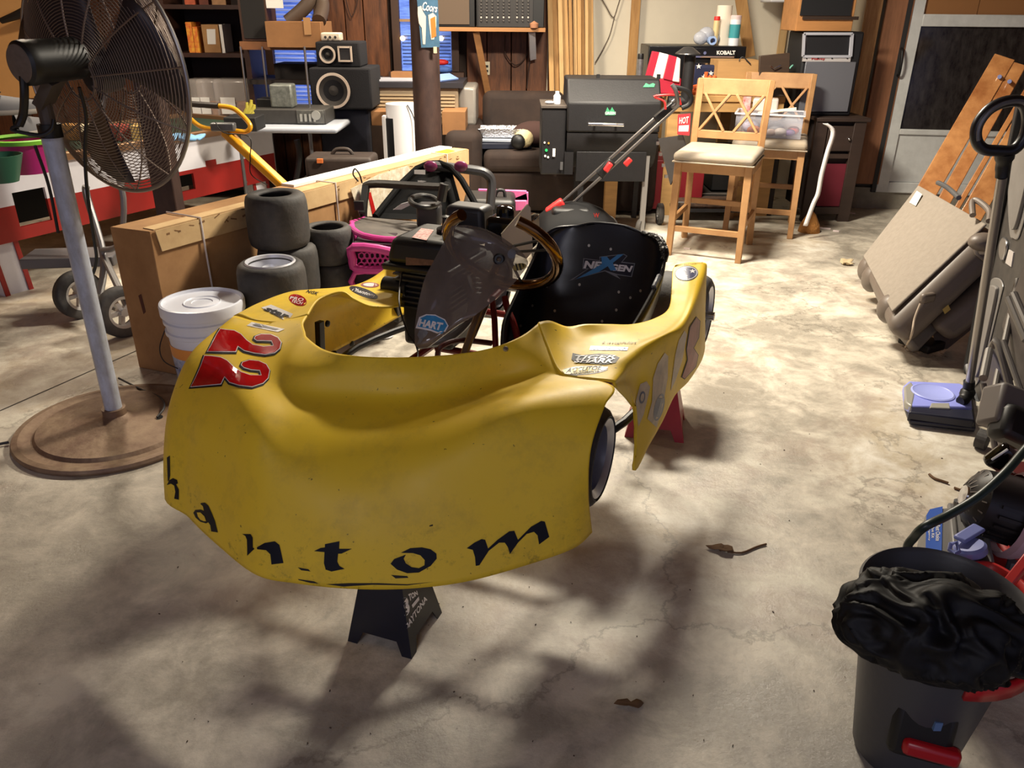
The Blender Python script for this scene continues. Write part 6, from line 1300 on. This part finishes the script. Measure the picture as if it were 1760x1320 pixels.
MB().tube([onseat(1582, 522, .012), onseat(1572, 548, .014), onseat(1567, 575, .02), pc(1556, 598, .01)], .005, smooth=5).build('release_strap', M('strap_tan', (176, 160, 142), .7), vs_, smooth=True)
m = MB(); m.prism([pc(1610, 600, .02), pc(1660, 560, .10), pc(1672, 500, .24), pc(1600, 560, .1)], Nf*-.03+V((.05, .05, 0))); m.build('lower_shell', LEAD, vs_)
MB().box(pc(1575, 600, .03)+V((.06, .08, 0)), (.12, .16, .04), Matrix.Rotation(.5, 3, 'Z')).build('floor_bracket', M('dark_iron', (34, 30, 28), .6, .5), vs_, bevel=.008); MB().box(pc(1500, 500, .03)+V((.08, .06, .01)), (.1, .1, .06)).build('floor_bracket', M('dark_iron', (0, 0, 0)), vs_, bevel=.008)
# headrest + handle
HD = pc(1655, 400, .52)
MB().sph(pc(1690, 416, .53), .055, 20, (1.1, .9, .7)).build('headrest', LEA, vs_, smooth='all')
m = slabq([pc(1662, 402, .53), pc(1700, 390, .55), pc(1702, 440, .46), pc(1672, 440, .46)], Nf, .09, .01); m.build('armrest_pad', LEA, vs_, bevel=.03, seg=3)
m = MB(); m.tube([pc(1672, 370, .60), pc(1671, 348, .64), pc(1680, 345, .65), pc(1700, 362, .63), pc(1700, 380, .6)], .013, smooth=4); m.build('grab_handle', LEA, vs_, smooth=True)
m = MB(); m.tube([pc(1612, 314, .60), pc(1628, 322, .60), pc(1648, 340, .6)], .012, smooth=4); m.build('seat_rail', GREYM, vs_, smooth=True)
bq = [pc(*a_, .57 + .0) for a_ in ()]
lbq = [PP(x_, y_, BL_ + Nf*.003, Nf) for x_, y_ in ((1576, 328), (1585, 334), (1574, 354), (1563, 348))]
MB().prism(lbq, Nf*.001).build('paper_label', M('paper_white', (0, 0, 0)), vs_)
MB().prism([onseat(x_, y_, .004) for x_, y_ in ((1620, 532), (1630, 524), (1634, 532), (1624, 540))], Nf*.001).build('yellow_tag', M('tag_yellow', (190, 164, 90), .6), vs_)
# ---------------- varnished slats leaning at the right ----------------
VO = M('orange_varnish', (198, 142, 88), .4, var=.5, vs=7, rgb2=(146, 90, 48), coat=.3)
bz_ = [((1606, 306), (1726, 100), 4.9, .12, 'varnished orange plank leaning by the door, leftmost and widest'), ((1638, 318), (1752, 112), 4.85, .075, 'varnished orange plank second from the door'), ((1660, 332), (1800, 95), 4.75, .03, 'thin varnished batten between the two wide planks'), ((1688, 338), (1830, 90), 4.65, .12, 'varnished orange plank nearest the black creeper')]
for i, (a_, b_, y_, w_, lb) in enumerate(bz_):
    A1, B1 = PY(*a_, y_), PY(*b_, y_+.35); d = (B1-A1).normalized(); lo = A1 - d*((A1.z-.0)/d.z) if d.z > .2 else A1
    hi = B1
    o = solo(MB().bar(lo, hi, w_, .035, (-.5, -.8, 0)), 'varnished_plank', VO, lb, 'plank', 'varnished planks leaning by the door', bevel=.004)
    if i in (0, 1):
        for s in ((1718, 132), (1735, 140))[i:i+1]: MB().cyl(PY(*s, y_+.30), PY(*s, y_+.24), .012, n=12).build('bolt', CHROME, o)
# ---------------- black creeper / board with oval pads ----------------
CBK = M('dusty_black_board', (40, 38, 38), .55, var=.4, vs=12, rgb2=(70, 66, 62))
GPAD = M('grey_pad', (128, 124, 120), .6, var=.2); 
cr0, cr1 = PZ(1672, 655, .0), PZ(1693, 770, .0)
cr = thing('mechanic_creeper', 'black creeper board with long grey oval pads leaning upright at the right', 'creeper', (cr0+cr1)/2)
dsl = V((cr1.x-cr0.x, cr1.y-cr0.y, 0))
Cb0, Cb1 = PZ(1668, 640, .02), PZ(1690, 690, .02)
def crp(px, py, y): return PY(px, py, y)
bd = [crp(1666, 650, 3.02), crp(1700, 745, 2.52), crp(1800, 250, 2.42), crp(1765, 150, 2.98)]
Nc = (bd[1]-bd[0]).cross(bd[3]-bd[0]).normalized(); Nc = Nc if Nc.dot(EYE-bd[0]) > 0 else -Nc
bd = [bd[0], PP(1705, 740, bd[0], Nc), PP(1815, 250, bd[0], Nc), bd[3]]
MB().prism(bd, -Nc*.03).build('board', CBK, cr, bevel=.006)
def oval(pts, o, t, nm, mt, par):
    P = [PP(x_, y_, bd[0] + Nc*o, Nc) for x_, y_ in pts]; return MB().prism(crv(P, 4, True), Nc*t).build(nm, mt, par, bevel=.003)
oval([(1668, 620), (1672, 660), (1684, 655), (1700, 600), (1722, 510), (1726, 490), (1718, 478), (1704, 484), (1688, 530)], 0, .006, 'pad_frame', M('pad_frame', (150, 148, 146), .4, .5), cr)
oval([(1674, 600), (1678, 645), (1686, 640), (1700, 580), (1716, 505), (1714, 492), (1704, 496), (1690, 540)], .006, .012, 'oval_pad', GPAD, cr)
oval([(1735, 330), (1738, 400), (1744, 410), (1754, 405), (1775, 330), (1790, 250), (1782, 220), (1762, 225), (1744, 260)], 0, .006, 'pad_frame', M('pad_frame', (0, 0, 0)), cr)
oval([(1740, 330), (1742, 385), (1750, 390), (1768, 320), (1782, 245), (1765, 235), (1748, 270)], .006, .012, 'oval_pad', GPAD, cr)
oval([(1722, 440), (1727, 448), (1733, 430), (1734, 415), (1728, 408), (1722, 420)], 0, .01, 'latch_plate', STEEL, cr)
P = [PP(x_, y_, bd[0], Nc) for x_, y_ in ((1733, 440), (1736, 429), (1744, 434), (1740, 459), (1730, 452))]; MB().prism(P, Nc*.004).build('data_plate', M('data_plate', (190, 184, 180), .5), cr)
# dark support rail left of the board
m = MB(); m.bar(PY(1662, 640, 3.05), PY(1756, 175, 2.95), .05, .03, Nc); m.build('side_rail', M('rail_black', (22, 22, 24), .5), cr, bevel=.008)
m = MB(); m.tube([PY(1664, 628, 3.0), PY(1678, 690, 2.85), PY(1692, 735, 2.7), PY(1690, 770, 2.6)], .014, smooth=3); m.build('caster_arm', GREYM, cr); m = MB(); m.cyl(PZ(1680, 752, .035), PZ(1698, 758, .035), .035, n=20); m.build('caster_wheel', RUBBER, cr)
# folded grey frames in front
GF = M('grey_frame', (120, 116, 112), .45, .5)
t = thing('folded_grey_frame', 'folded grey panel with tubular frame leaning in front of the black creeper', 'folding frame', PZ(1720, 800, 0))
fp = [PY(x_, y_, y_2) for x_, y_, y_2 in ((1702, 600, 2.35), (1745, 690, 2.2), (1712, 790, 2.12), (1684, 690, 2.35))]
Np = (fp[1]-fp[0]).cross(fp[3]-fp[0]).normalized(); Np = Np if Np.dot(EYE-fp[0]) > 0 else -Np
fp = [fp[0], fp[1], PP(1716, 800, fp[0], Np), fp[3]]
MB().prism(fp, -Np*.012).build('grey_panel', M('scuffed_panel', (112, 104, 98), .4, .2, var=.4, vs=9, rgb2=(84, 84, 110)), t, bevel=.003)
m = MB(); a = [PP(x_, y_, fp[0]+Np*.012, Np) for x_, y_ in ((1706, 596), (1716, 592), (1742, 690))]; m.tube(a, .012, smooth=3); m.build('frame_tube', GF, t, smooth=True)
for (p0, p1, yy0) in (((1690, 660), (1712, 780), 2.15), ((1724, 586), (1756, 676), 2.3)): MB().tube([PY(*p0, yy0), PY(*p1, yy0-.15)], .009).build('frame_tube', GF, t, smooth=True)
t = thing('grey_slat_frame', 'grey slatted frame standing at the far right edge', 'folding frame', PZ(1790, 800, 0))
q0 = PY(1735, 470, 2.3); fr = [PY(1712, 582, 2.45), PY(1758, 690, 2.15), PY(1810, 420, 2.0), PY(1762, 420, 2.35)]
MB().prism([PY(1722, 560, 2.45), PY(1762, 690, 2.2), PY(1830, 560, 2.1), PY(1780, 400, 2.35)], (.02, .03, 0)).build('dark_panel', M('weathered_panel', (84, 76, 72), .6, var=.4, vs=9), t)
for (p0, p1) in (((1734, 512), (1764, 585)), ((1742, 505), (1770, 570)), ((1700, 602), (1690, 650))): MB().tube([PY(*p0, 2.28), PY(*p1, 2.15)], .012).build('slat_bar', GF, t, smooth=True)
m = MB(); m.tube([PY(1704, 700, 2.2), PY(1716, 640, 2.3), PY(1750, 480, 2.5)], .010); m.build('slat_bar', GF, t, smooth=True)
solo(MB().bar(PY(1742, 672, 2.02), PY(1728, 740, 1.95), .13, .09, (0, -1, .2)), 'grey_holder', M('taupe_block', (100, 94, 90), .5), 'boxy taupe and black holder at the far right edge above the hose', 'holder', bevel=.012)
solo(MB().bar(PY(1752, 706, 1.96), PY(1738, 764, 1.9), .12, .08, (0, -1, .2)), 'black_holder', BLACK, 'black boxy foot hanging below the taupe holder', 'holder', bevel=.02)
# ---------------- floor sweeper ----------------
t = thing('floor_sweeper', 'blue floor sweeper with a long grey pole and black oval grip', 'sweeper', PZ(1615, 700, 0))
LB = M('periwinkle_plastic', (142, 150, 226), .4); SG = M('smoky_clear', (150, 148, 140), .3)
zt_s = .06
top = [PZ(x_, y_, zt_s) for x_, y_ in ((1553, 662), (1562, 654), (1650, 658), (1668, 668), (1672, 700), (1566, 698), (1556, 690))]
MB().prism(top, (0, 0, -.035)).build('body_shell', LB, t, bevel=.008)
lowp = [PZ(x_, y_, .026) for x_, y_ in ((1552, 672), (1562, 664), (1650, 668), (1672, 672), (1678, 735), (1564, 722), (1556, 700))]
MB().prism(lowp, (0, 0, -.020)).build('base_skirt', M('navy_black_plastic', (26, 28, 46), .4), t, bevel=.006)
fr_ = [PZ(x_, y_, .055) for x_, y_ in ((1566, 698), (1672, 704), (1676, 722), (1562, 708))]; MB().prism(fr_, (0, 0, -.04)).build('front_bumper', MATS['navy_black_plastic'], t, bevel=.006)
MB().prism([PZ(x_, y_, zt_s+.002) for x_, y_ in ((1554, 664), (1566, 655), (1574, 668), (1572, 682), (1568, 698), (1556, 690))], (0, 0, -.03)).build('clear_end', SG, t, bevel=.006)
MB().prism([PZ(x_, y_, zt_s+.001) for x_, y_ in ((1600, 692), (1632, 692), (1634, 702), (1598, 700))], (0, 0, -.03)).build('dirt_window', SG, t, bevel=.004)
c = PZ(1603, 675, zt_s+.001); MB().lathe([(.078, -.004), (.078, .002), (.072, .005), (.066, .001), (0, .002)], c, n=36).build('round_lid', M('pale_periwinkle', (160, 170, 236), .35), t, smooth=True)
A1, B1 = PY(1666, 660, 2.72), PY(1722, 305, 2.50)
MB().tube([A1, B1], .0145, 14).build('pole', M('satin_grey_tube', (150, 146, 144), .3, .8), t, smooth=True)
MB().tube([PY(1666, 655, 2.72), PY(1664, 672, 2.72), PY(1657, 686, 2.70), PY(1650, 690, 2.69)], [.02, .026, .022, .018], 14, smooth=4).build('pivot_boot', BLACK, t, smooth=True)
MB().tube([B1 - (B1-A1).normalized()*.0, PY(1724, 285, 2.50), PY(1728, 262, 2.49)], [.019, .021, .027], 14, smooth=4).build('grip_neck', BLACK, t, smooth=True)
ov = [PY(x_, y_, 2.48 + .0*x_) for x_, y_ in ((1715, 259), (1690, 256), (1678, 240), (1680, 215), (1698, 190), (1724, 176), (1752, 174), (1764, 188), (1766, 215), (1758, 240), (1740, 258))]
MB().tube(ov, .017, 12, closed=True, smooth=5).build('oval_grip', M('soft_black_grip', (24, 24, 28), .35), t, smooth=True)
MB().tube([p_ + V((0, -.012, .0)) for p_ in crv(ov, 5, True)][10:38], .008, 8).build('grip_inlay', GREYM, t, smooth=True)
# ---------------- grey case, bottle, engine, hose ----------------
CG = M('warm_grey_case', (122, 120, 118), .45, var=.15); CBL = M('label_blue', (52, 96, 190), .45)
k0 = PZ(1640, 905, .12)
t = thing('grey_tool_case', 'ribbed grey plastic case with a blue white lettered label by the bin', 'case', (k0.x, k0.y, 0))
RC_ = Matrix.Rotation(-.35, 3, 'Z')
zc_ = .24
top = [PZ(x_, y_, zc_) for x_, y_ in ((1592, 880), (1602, 872), (1690, 862), (1712, 960), (1700, 1030), (1590, 990))]
mb = MB().prism(top, (0, 0, -.17)); CS = mb.build('case_shell', CG, t, bevel=.015, seg=3); cb_ = mb.bvh()
for px in (1634, 1662, 1688):
    m = MB(); a = PZ(px, 868 - (px-1634)*.1, zc_); b = PZ(px+14, 1000, zc_); m.bar(a, b, .016, .016); m.build('case_rib', CG, CS, bevel=.005)
lp_ = [PZ(x_, y_, zc_+.001) for x_, y_ in ((1592, 886), (1598, 876), (1620, 871), (1618, 960), (1600, 985), (1590, 980))]
LBp = MB().prism(lp_, (0, 0, .0015)); lb_ = LBp.build('blue_label', CBL, t); lbb = LBp.bvh()
for s, qd in (('Your Best Choice', ((1616, 890), (1616, 930), (1608, 930), (1608, 890))), ('Value Kit', ((1606, 900), (1606, 925), (1601, 925), (1601, 900))), ('Emergency', ((1599, 898), (1599, 930), (1595, 930), (1595, 898)))):
    print_text('label_text', s, qd, WT, lbb, lb_, .001)
q_ = PZ(1668, 945, .30)
t = thing('lidded_bottle', 'black shaker bottle with periwinkle flip lid leaning behind the bin', 'bottle', (q_.x+.02, q_.y-.02, 0))
ax_ = V((-.32, .18, .93)).normalized(); b0 = q_ - ax_*.20; MB().lathe([(0, -.05), (.034, -.05), (.036, 0), (.033, .17), (.028, .195), (0, .20)], b0, ax_, 28).build('bottle_body', BLACK, t, smooth=True)
MB().lathe([(.030, .19), (.034, .194), (.034, .208), (.029, .214), (0, .215)], b0, ax_, 28).build('flip_lid', M('lavender_lid', (120, 130, 190), .4), t, smooth=True)
MB().tube([PZ(1644, 932, .32), PZ(1634, 935, .32), PZ(1632, 945, .31), PZ(1640, 952, .31), PZ(1648, 948, .31)], .005, closed=True).build('lid_loop', M('lavender_lid', (0, 0, 0)), t, smooth=True)
MB().bar(PZ(1648, 928, .32), PZ(1684, 906, .325), .03, .010, (0, 0, 1)).build('lid_tab', M('lavender_lid', (0, 0, 0)), t, bevel=.005)
# engine with recoil starter (pressure washer)
ex = thing('pressure_washer', 'small red white engine with round black pull starter at the right edge', 'engine', PZ(1760, 960, 0))
rc = PY(1712, 868, 1.62); ra = V((-.93, .26, .20)).normalized()
MB().lathe([(0, .075), (.03, .074), (.055, .062), (.075, .045), (.08, .0), (.082, -.055), (.0, -.055)], rc, ra, 36).build('recoil_starter', M('starter_black', (26, 22, 22), .45), ex, smooth=True, angle=40)
m = MB(); o1 = ra.orthogonal().normalized()
for i in range(16):
    e = Matrix.Rotation(2*pi*i/16, 3, ra) @ o1; m.bar(rc + ra*.074 + e*.030, rc + ra*.049 + e*.070, .003, .004, ra)
m.build('starter_ribs', M('dusty_rib', (112, 104, 96), .6), ex)['kind'] = 'stuff'
MB().lathe([(0, .079), (.024, .078), (.026, .072)], rc, ra, 20).build('starter_badge', CHROME, ex, smooth=True)
m = MB()
for i in range(9): e = Matrix.Rotation(-1.2 + i*.3, 3, ra) @ o1; m.bar(rc + e*.083 + ra*.02, rc + e*.083 - ra*.05, .008, .006, e)
m.build('cooling_louvres', M('starter_black', (0, 0, 0)), ex)['kind'] = 'stuff'
MB().lathe([(0, -.10), (.085, -.10), (.105, -.06), (.108, -.04), (.098, -.03)], rc - V((0, 0, .012)), ra, 32).build('engine_shroud', M('pinkish_white', (206, 170, 178), .4, var=.2), ex, smooth=True)
MB().box(rc + V((.13, .05, -.06)), (.14, .16, .22)).build('engine_body', M('deep_engine_red', (90, 16, 18), .5), ex, bevel=.01)
MB().bar(PY(1700, 800, 1.72), PY(1742, 770, 1.70), .05, .035, (0, -1, 0)).build('throttle_knob', M('gloss_black', (0, 0, 0)), ex, bevel=.012)
MB().tube([PY(1705, 790, 1.69), PY(1720, 780, 1.68), PY(1732, 772, 1.68)], .003, 6).build('knob_line', WT, ex)
m = MB(); m.box(rc + V((.16, .05, .14)), (.12, .14, .12)); m.build('fuel_tank', M('pinkish_white', (0, 0, 0)), ex, bevel=.03, seg=3)
for dx, dy in ((.04, -.06), (.24, -.06), (.04, .2), (.24, .2)): MB().cyl((rc.x+dx, rc.y+dy, 0), (rc.x+dx, rc.y+dy, rc.z-.12), .012, n=8).build('stand_leg', GREYM, ex)
HS = M('dark_green_hose', (36, 50, 46), .4)
solo(MB().tube([PY(1800, 730, 1.55), PY(1760, 775, 1.5), PY(1725, 815, 1.45), PY(1680, 855, 1.42), PY(1630, 885, 1.40), PY(1590, 905, 1.38), PY(1572, 922, 1.40), PY(1560, 948, 1.42), PZ(1590, 1000, .22), PZ(1640, 1070, .05), PZ(1680, 1085, .012)], .0095, 12, smooth=8), 'garden_hose', HS, 'thick dark green hose curving over the grey case into the bin', 'hose', smooth='all')
# ---------------- grey bin with black cloth ----------------
bn = V((.815, 1.185, 0))
BG = M('graphite_plastic', (62, 62, 66), .45, bump=.04, bs=50)
t = thing('grey_bin', 'graphite grey tapered bin with a red handle in the lower right corner', 'bin', bn)
MB().lathe([(0, .004), (.088, 0), (.094, .01), (.142, .385), (.150, .39), (.152, .40), (.147, .404), (.138, .395), (.088, .02), (0, .02)], bn, n=56).build('bin_body', BG, t, smooth=True, angle=50)
m = MB(); hp_ = [bn + V((.168*cos(a_), .168*sin(a_), .33)) for a_ in [radians(x_) for x_ in range(-100, 60, 10)]]; rows = [[p_ + V((0, 0, .02)), p_ + (p_-bn).normalized()*.008, p_ - V((0, 0, .02))] for p_ in hp_]
m.grid(rows).build('red_handle', M('glossy_red', (176, 20, 30), .3), t, smooth='all', solid=.008)
a = bn + V((-.035, -.098, .16)); MB().box(a, (.11, .03, .12), Matrix.Rotation(-.35, 3, 'Z') @ Matrix.Rotation(-.13, 3, 'X')).build('dark_recess', BLACK, t, bevel=.015)
MB().box(a + V((.012, -.022, -.025)), (.10, .03, .035), Matrix.Rotation(-.35, 3, 'Z')).build('red_latch', M('glossy_red', (0, 0, 0)), t, bevel=.01)
MB().box(a + V((.012, -.016, .035)), (.014, .01, .02)).build('blue_clip', M('steel_blue', (90, 120, 160), .4), t)
# crumpled cloth
cc_ = PZ(1600, 1080, .435); rows = []
nu, nv = 150, 90
for j in range(nv+1):
    th_ = pi*j/nv; r = []
    for i in range(nu):
        ph = 2*pi*i/nu; d = V((sin(th_)*cos(ph), sin(th_)*sin(ph), cos(th_)))
        w1_ = V((noise.noise(d*1.3 + V((3, 1, 7))), noise.noise(d*1.3 + V((8, 4, 2))), 0))
        q2 = V((d.x*.9 + d.y*1.5, d.x*-1.5 + d.y*.7, d.z*1.2)) + w1_*1.2
        f1 = math.sqrt(noise.noise(q2*1.25 + V((5, 2, 1)))**2 + .0016); f2 = math.sqrt(noise.noise(q2*2.6 + V((1, 7, 3)))**2 + .003)
        rr = 1 + .16*noise.noise(d*1.1 + V((9, 2, 4))) - .34*(f1 - .2) - .12*(f2 - .2)
        p_ = V((d.x*.152, d.y*.108, d.z*.098))*rr
        if p_.z < -.045: p_.z = -.045 + (p_.z+.045)*.3
        r.append(cc_ + Matrix.Rotation(-.35, 3, 'Z') @ p_)
    r.append(r[0]); rows.append(r)
solo(MB().grid(rows), 'black_cloth_bundle', M('black_nylon', (7, 7, 9), .6, spec=.3), 'crumpled black nylon cloth heaped over the grey bin', 'cloth', smooth='all')
# red crate behind the bin
t = thing('red_caddy', 'red plastic frame with upright strut behind the grey bin', 'caddy', PZ(1760, 1060, 0))
RDP = M('faded_red_plastic', (190, 46, 44), .4); m = MB()
hp_ = [PZ(x_, y_, .30) for x_, y_ in ((1665, 970), (1700, 968), (1735, 985), (1765, 1010), (1790, 1050))]
rows = [[p_, p_ - V((0, 0, .03)), p_ - V((0, 0, .10))] for p_ in crv(hp_, 5)]; m.grid(rows).build('caddy_rim', RDP, t, smooth='all', solid=.008)
MB().bar(PZ(1728, 1010, .30), PZ(1775, 950, .36), .02, .02).build('strut', RDP, t, bevel=.003)
MB().box(PZ(1740, 1030, .0) + V((.0, .0, .10)), (.22, .2, .2)).build('caddy_body', RDP, t, bevel=.02)
# ---------------- pink ride-on car ----------------
PK = M('hot_pink_plastic', (214, 70, 150), .4, var=.15); BKP = M('ride_black', (15, 14, 16), .5, var=.4, vs=8, rgb2=(30, 28, 27)); MAU = M('mauve_mirror', (96, 26, 64), .35)
yr = 3.75
t = thing('ride_on_car', 'pink and black toy ride-on utility car with roll cage behind the engine', 'toy car', PZ(690, 470, 0))
def rq(px, py, y): return PY(px, py, y)
# hood
hd = [rq(598, 380, 3.85), rq(625, 372, 4.1), rq(735, 382, 4.05), rq(760, 400, 3.7), rq(690, 410, 3.55), rq(618, 402, 3.6)]
MB().prism(hd, (0, 0, -.07)).build('hood', M('dusty_hood', (62, 58, 55), .6, var=.5, vs=9, rgb2=(94, 88, 82)), t, bevel=.015, seg=3)
MB().prism([rq(600, 378, 3.86), rq(628, 370, 4.12), rq(632, 374, 4.1), rq(612, 398, 3.62), rq(606, 400, 3.62)], (0, 0, -.05)).build('fender', PK, t, bevel=.01)
m = MB(); m.tube([rq(602, 390, 3.62), rq(625, 405, 3.52), rq(680, 412, 3.48), rq(712, 402, 3.5)], .014, smooth=3); m.build('pink_trim', PK, t, smooth=True)
# grille frames with honeycomb
gy = 3.42; bk_ = [rq(606, 420, gy+.03), rq(672, 420, gy+.03), rq(690, 445, gy+.03), rq(690, 520, gy+.03), rq(606, 520, gy+.03)]; MB().prism(bk_, (0, .2, 0)).build('front_bulkhead', M('dark_mauve', (34, 10, 24), .7), t)
m = MB(); m.tube([rq(608, 425, gy), rq(668, 432, gy), rq(680, 448, gy), rq(672, 462, gy), rq(614, 462, gy), rq(606, 445, gy)], .02, 10, closed=True, smooth=3); m.build('grille_frame', PK, t, smooth=True)
m = MB(); m.tube([rq(610, 468, gy), rq(672, 468, gy), rq(672, 500, gy), rq(612, 500, gy)], .014, 10, closed=True, smooth=2); m.build('grille_frame', PK, t, smooth=True)
m = MB()
for i in range(6):
    for j in range(3):
        c = rq(622 + i*9 + (4.5 if j % 2 else 0), 440 + j*8, gy); m.tube([c + V((.0155*cos(a_), 0, .0155*sin(a_))) for a_ in [pi/6 + pi*k/3 for k in range(6)]], .0035, 4, closed=True)
m.build('honeycomb_mesh', PK, t)['kind'] = 'stuff'
# cage
CG2 = M('cage_grey', (44, 43, 45), .45)
m = MB(); m.tube([rq(628, 320, 4.1), rq(650, 316, 4.05), rq(755, 322, 3.85), rq(768, 318, 3.8)], .02, smooth=3); m.build('windshield_bar', M('ride_black', (0, 0, 0)), t, smooth=True)
MB().tube([rq(630, 320, 4.1), rq(626, 350, 4.1), rq(625, 372, 4.1)], .018).build('cage_upright', M('ride_black', (0, 0, 0)), t, smooth=True); MB().tube([rq(764, 316, 3.8), rq(758, 345, 3.8)], .022).build('cage_upright', M('ride_black', (0, 0, 0)), t, smooth=True)
pn = [rq(640, 375, 4.15), rq(715, 290, 4.55), rq(775, 290, 4.45), rq(800, 380, 4.3)]
MB().prism(pn, (0, .02, 0)).build('black_side_panel', M('matte_black', (6, 6, 7), .75, spec=.1), t)
m = MB(); m.tube([rq(645, 372, 4.12), rq(716, 290, 4.5), rq(775, 288, 4.4), rq(822, 360, 4.2)], .017, smooth=3); m.build('cage_frame', M('matte_black', (0, 0, 0)), t, smooth=True)
m = MB(); m.tube([rq(745, 285, 4.45), rq(812, 292, 4.45), rq(835, 298, 4.45), rq(845, 315, 4.45), rq(842, 360, 4.4)], .026, smooth=4); m.build('rear_roll_bar', CG2, t, smooth=True)
for px in (740, 792): MB().sph(rq(px, 286, 4.3), .032, 14, (1.15, .35, .9)).build('mauve_mirror', MAU, t, smooth='all')
wprint('spec_label', [(712, 292), (731, 292), (731, 300), (712, 299)], 4.40, WT, t); wprint('spec_label', [(718, 310), (738, 312), (738, 318), (718, 317)], 4.40, WT, t)
m = MB(); m.tube([rq(706, 342, 3.9), rq(722, 336, 4.0), rq(745, 340, 4.0), rq(754, 350, 3.9), rq(735, 356, 3.8), rq(712, 352, 3.8)], .013, closed=True, smooth=4); m.build('steering_wheel', M('ride_black', (0, 0, 0)), t, smooth=True)
MB().box(rq(738, 370, 3.9), (.12, .1, .12)).build('dash_column', CG2, t, bevel=.02)
wv = rq(690, 350, 4.08); MB().prism([rq(676, 360, 4.0), rq(690, 350, 4.0), rq(708, 345, 4.0), rq(706, 352, 4.0), rq(690, 360, 4.0)], (0, -.004, 0)).build('white_flash', WT, t)
MB().box(rq(835, 350, 4.55) + V((.02, .1, -.05)), (.30, .30, .16)).build('seat_block', M('ride_black', (0, 0, 0)), t, bevel=.03)
for q4 in (((822, 325), (905, 328), (908, 345), (822, 345)), ((870, 345), (908, 330), (908, 360), (872, 365))): MB().prism([rq(*c_, 4.75) for c_ in q4], (0, .02, 0)).build('cargo_side', M('light_pink_plastic', (232, 112, 170), .45), t, bevel=.004)
MB().prism([rq(*c_, 4.60) for c_ in ((822, 345), (905, 345), (905, 362), (822, 362))], (0, .02, 0)).build('cargo_side', M('light_pink_plastic', (0, 0, 0)), t, bevel=.004)
m = MB(); m.tube([rq(850, 340, 4.6), rq(855, 328, 4.6), rq(866, 328, 4.6), rq(868, 340, 4.6)], .01, smooth=3); m.build('cargo_handle', CG2, t, smooth=True)
m = MB(); m.tube([rq(616, 312, 4.0), rq(607, 300, 4.0), rq(610, 290, 4.0), rq(618, 300, 4.0), rq(622, 314, 4.05)], .004, 6, smooth=4); m.build('wing_mirror_wire', BLACK, t)
fb(MB(), 608, 346, 625, 362, 3.9, .02).build('pedal_plate', BLACK, t, bevel=.003); MB().bar(rq(622, 366, 3.95), rq(628, 320, 4.05), .03, .02, (0, -1, 0)).build('pedal_arm', BLACK, t)
for px, yy in ((620, 3.7), (760, 3.6), (700, 4.5), (860, 4.5)):
    q_ = rq(px, 400, yy); cwheel((q_.x, yy, .13), (.9, -.4, 0), .13, .10, t, (160, 50, 110))
MB().box((rq(700, 420, 4.0).x, 4.02, .22), (.42, .75, .18), Matrix.Rotation(-.45, 3, 'Z')).build('chassis_tub', M('ride_black', (0, 0, 0)), t, bevel=.02)
# ---------------- litter on the floor ----------------
LF = M('dry_leaf', (112, 84, 58), .9, var=.3)
def twig(pts, lb, r=.003, nm='twig'): solo(MB().tube([PZ(*p_, r+.001) for p_ in pts], r, 6, smooth=3), nm, LF, lb, 'debris')
twig([(1250, 948), (1275, 950), (1300, 940), (1317, 935)], 'thin dry twig on the floor right of the kart nose')
def leaf(px, py, r_, seed, nm, mt, lb, h=.006):
    random.seed(seed); n = 14; c = PZ(px, py, .004); vs = [c + V((0, 0, h*.4))]
    for ring_ in (.5, 1):
        for i in range(n):
            t = 2*pi*i/n; k = r_*ring_*(1 + .35*sin(2*t + seed) + random.uniform(-.25, .25)); vs.append(c + V((k*cos(t)*1.3, k*sin(t)*.8, random.uniform(0, h)*ring_)))
    fs = [(0, 1+i, 1+(i+1) % n) for i in range(n)] + [(1+i, 1+n+i, 1+n+(i+1) % n, 1+(i+1) % n) for i in range(n)]
    solo(MB().add(vs, fs), nm, mt, lb, 'debris', smooth='all', solid=.0015)
leaf(1238, 944, .022, 3, 'dead_leaf', LF, 'crumpled dead leaf at the end of the thin twig', .012)
leaf(1455, 454, .035, 5, 'foam_chip', M('pale_foam', (196, 176, 140), .9), 'pale torn foam chip on the floor left of the vehicle seat', .03)
twig([(1597, 815), (1606, 822), (1618, 826), (1630, 830)], 'short dark curl of bark in front of the floor sweeper', .004, 'bark_curl')
twig([(1640, 838), (1652, 842), (1664, 840)], 'reddish bark chip near the grey tool case', .004, 'bark_curl')
leaf(1083, 1210, .018, 8, 'dead_leaf', LF, 'flat brown leaf scrap on the floor below the kart shadow edge')
q_ = PZ(660, 577, 0.004); solo(MB().cyl(q_, q_+V((0, 0, .004)), .045, n=24), 'white_disc', WHITE, 'white disc on the floor seen through the kart nose opening', 'disc')
random.seed(12)
m = MB()
for i in range(150):
    px = random.uniform(250, 1640); py = random.uniform(430, 1310); q_ = PZ(px, py, .0015)
    if q_.x > 1.7: continue
    s = random.uniform(.0008, .0024); m.box(q_, (s*random.uniform(1, 2.5), s, s*.6), Matrix.Rotation(random.uniform(0, 3), 3, 'Z'))
tag(m.build('floor_grit', M('grit', (70, 58, 46), .9)), 'scattered dark grit and crumbs over the concrete floor', 'debris', kind='stuff')
for o in list(COL.objects):
    if o.type == 'MESH' and o.parent is None and 'label' not in o and 'kind' not in o: o['kind'] = 'structure'
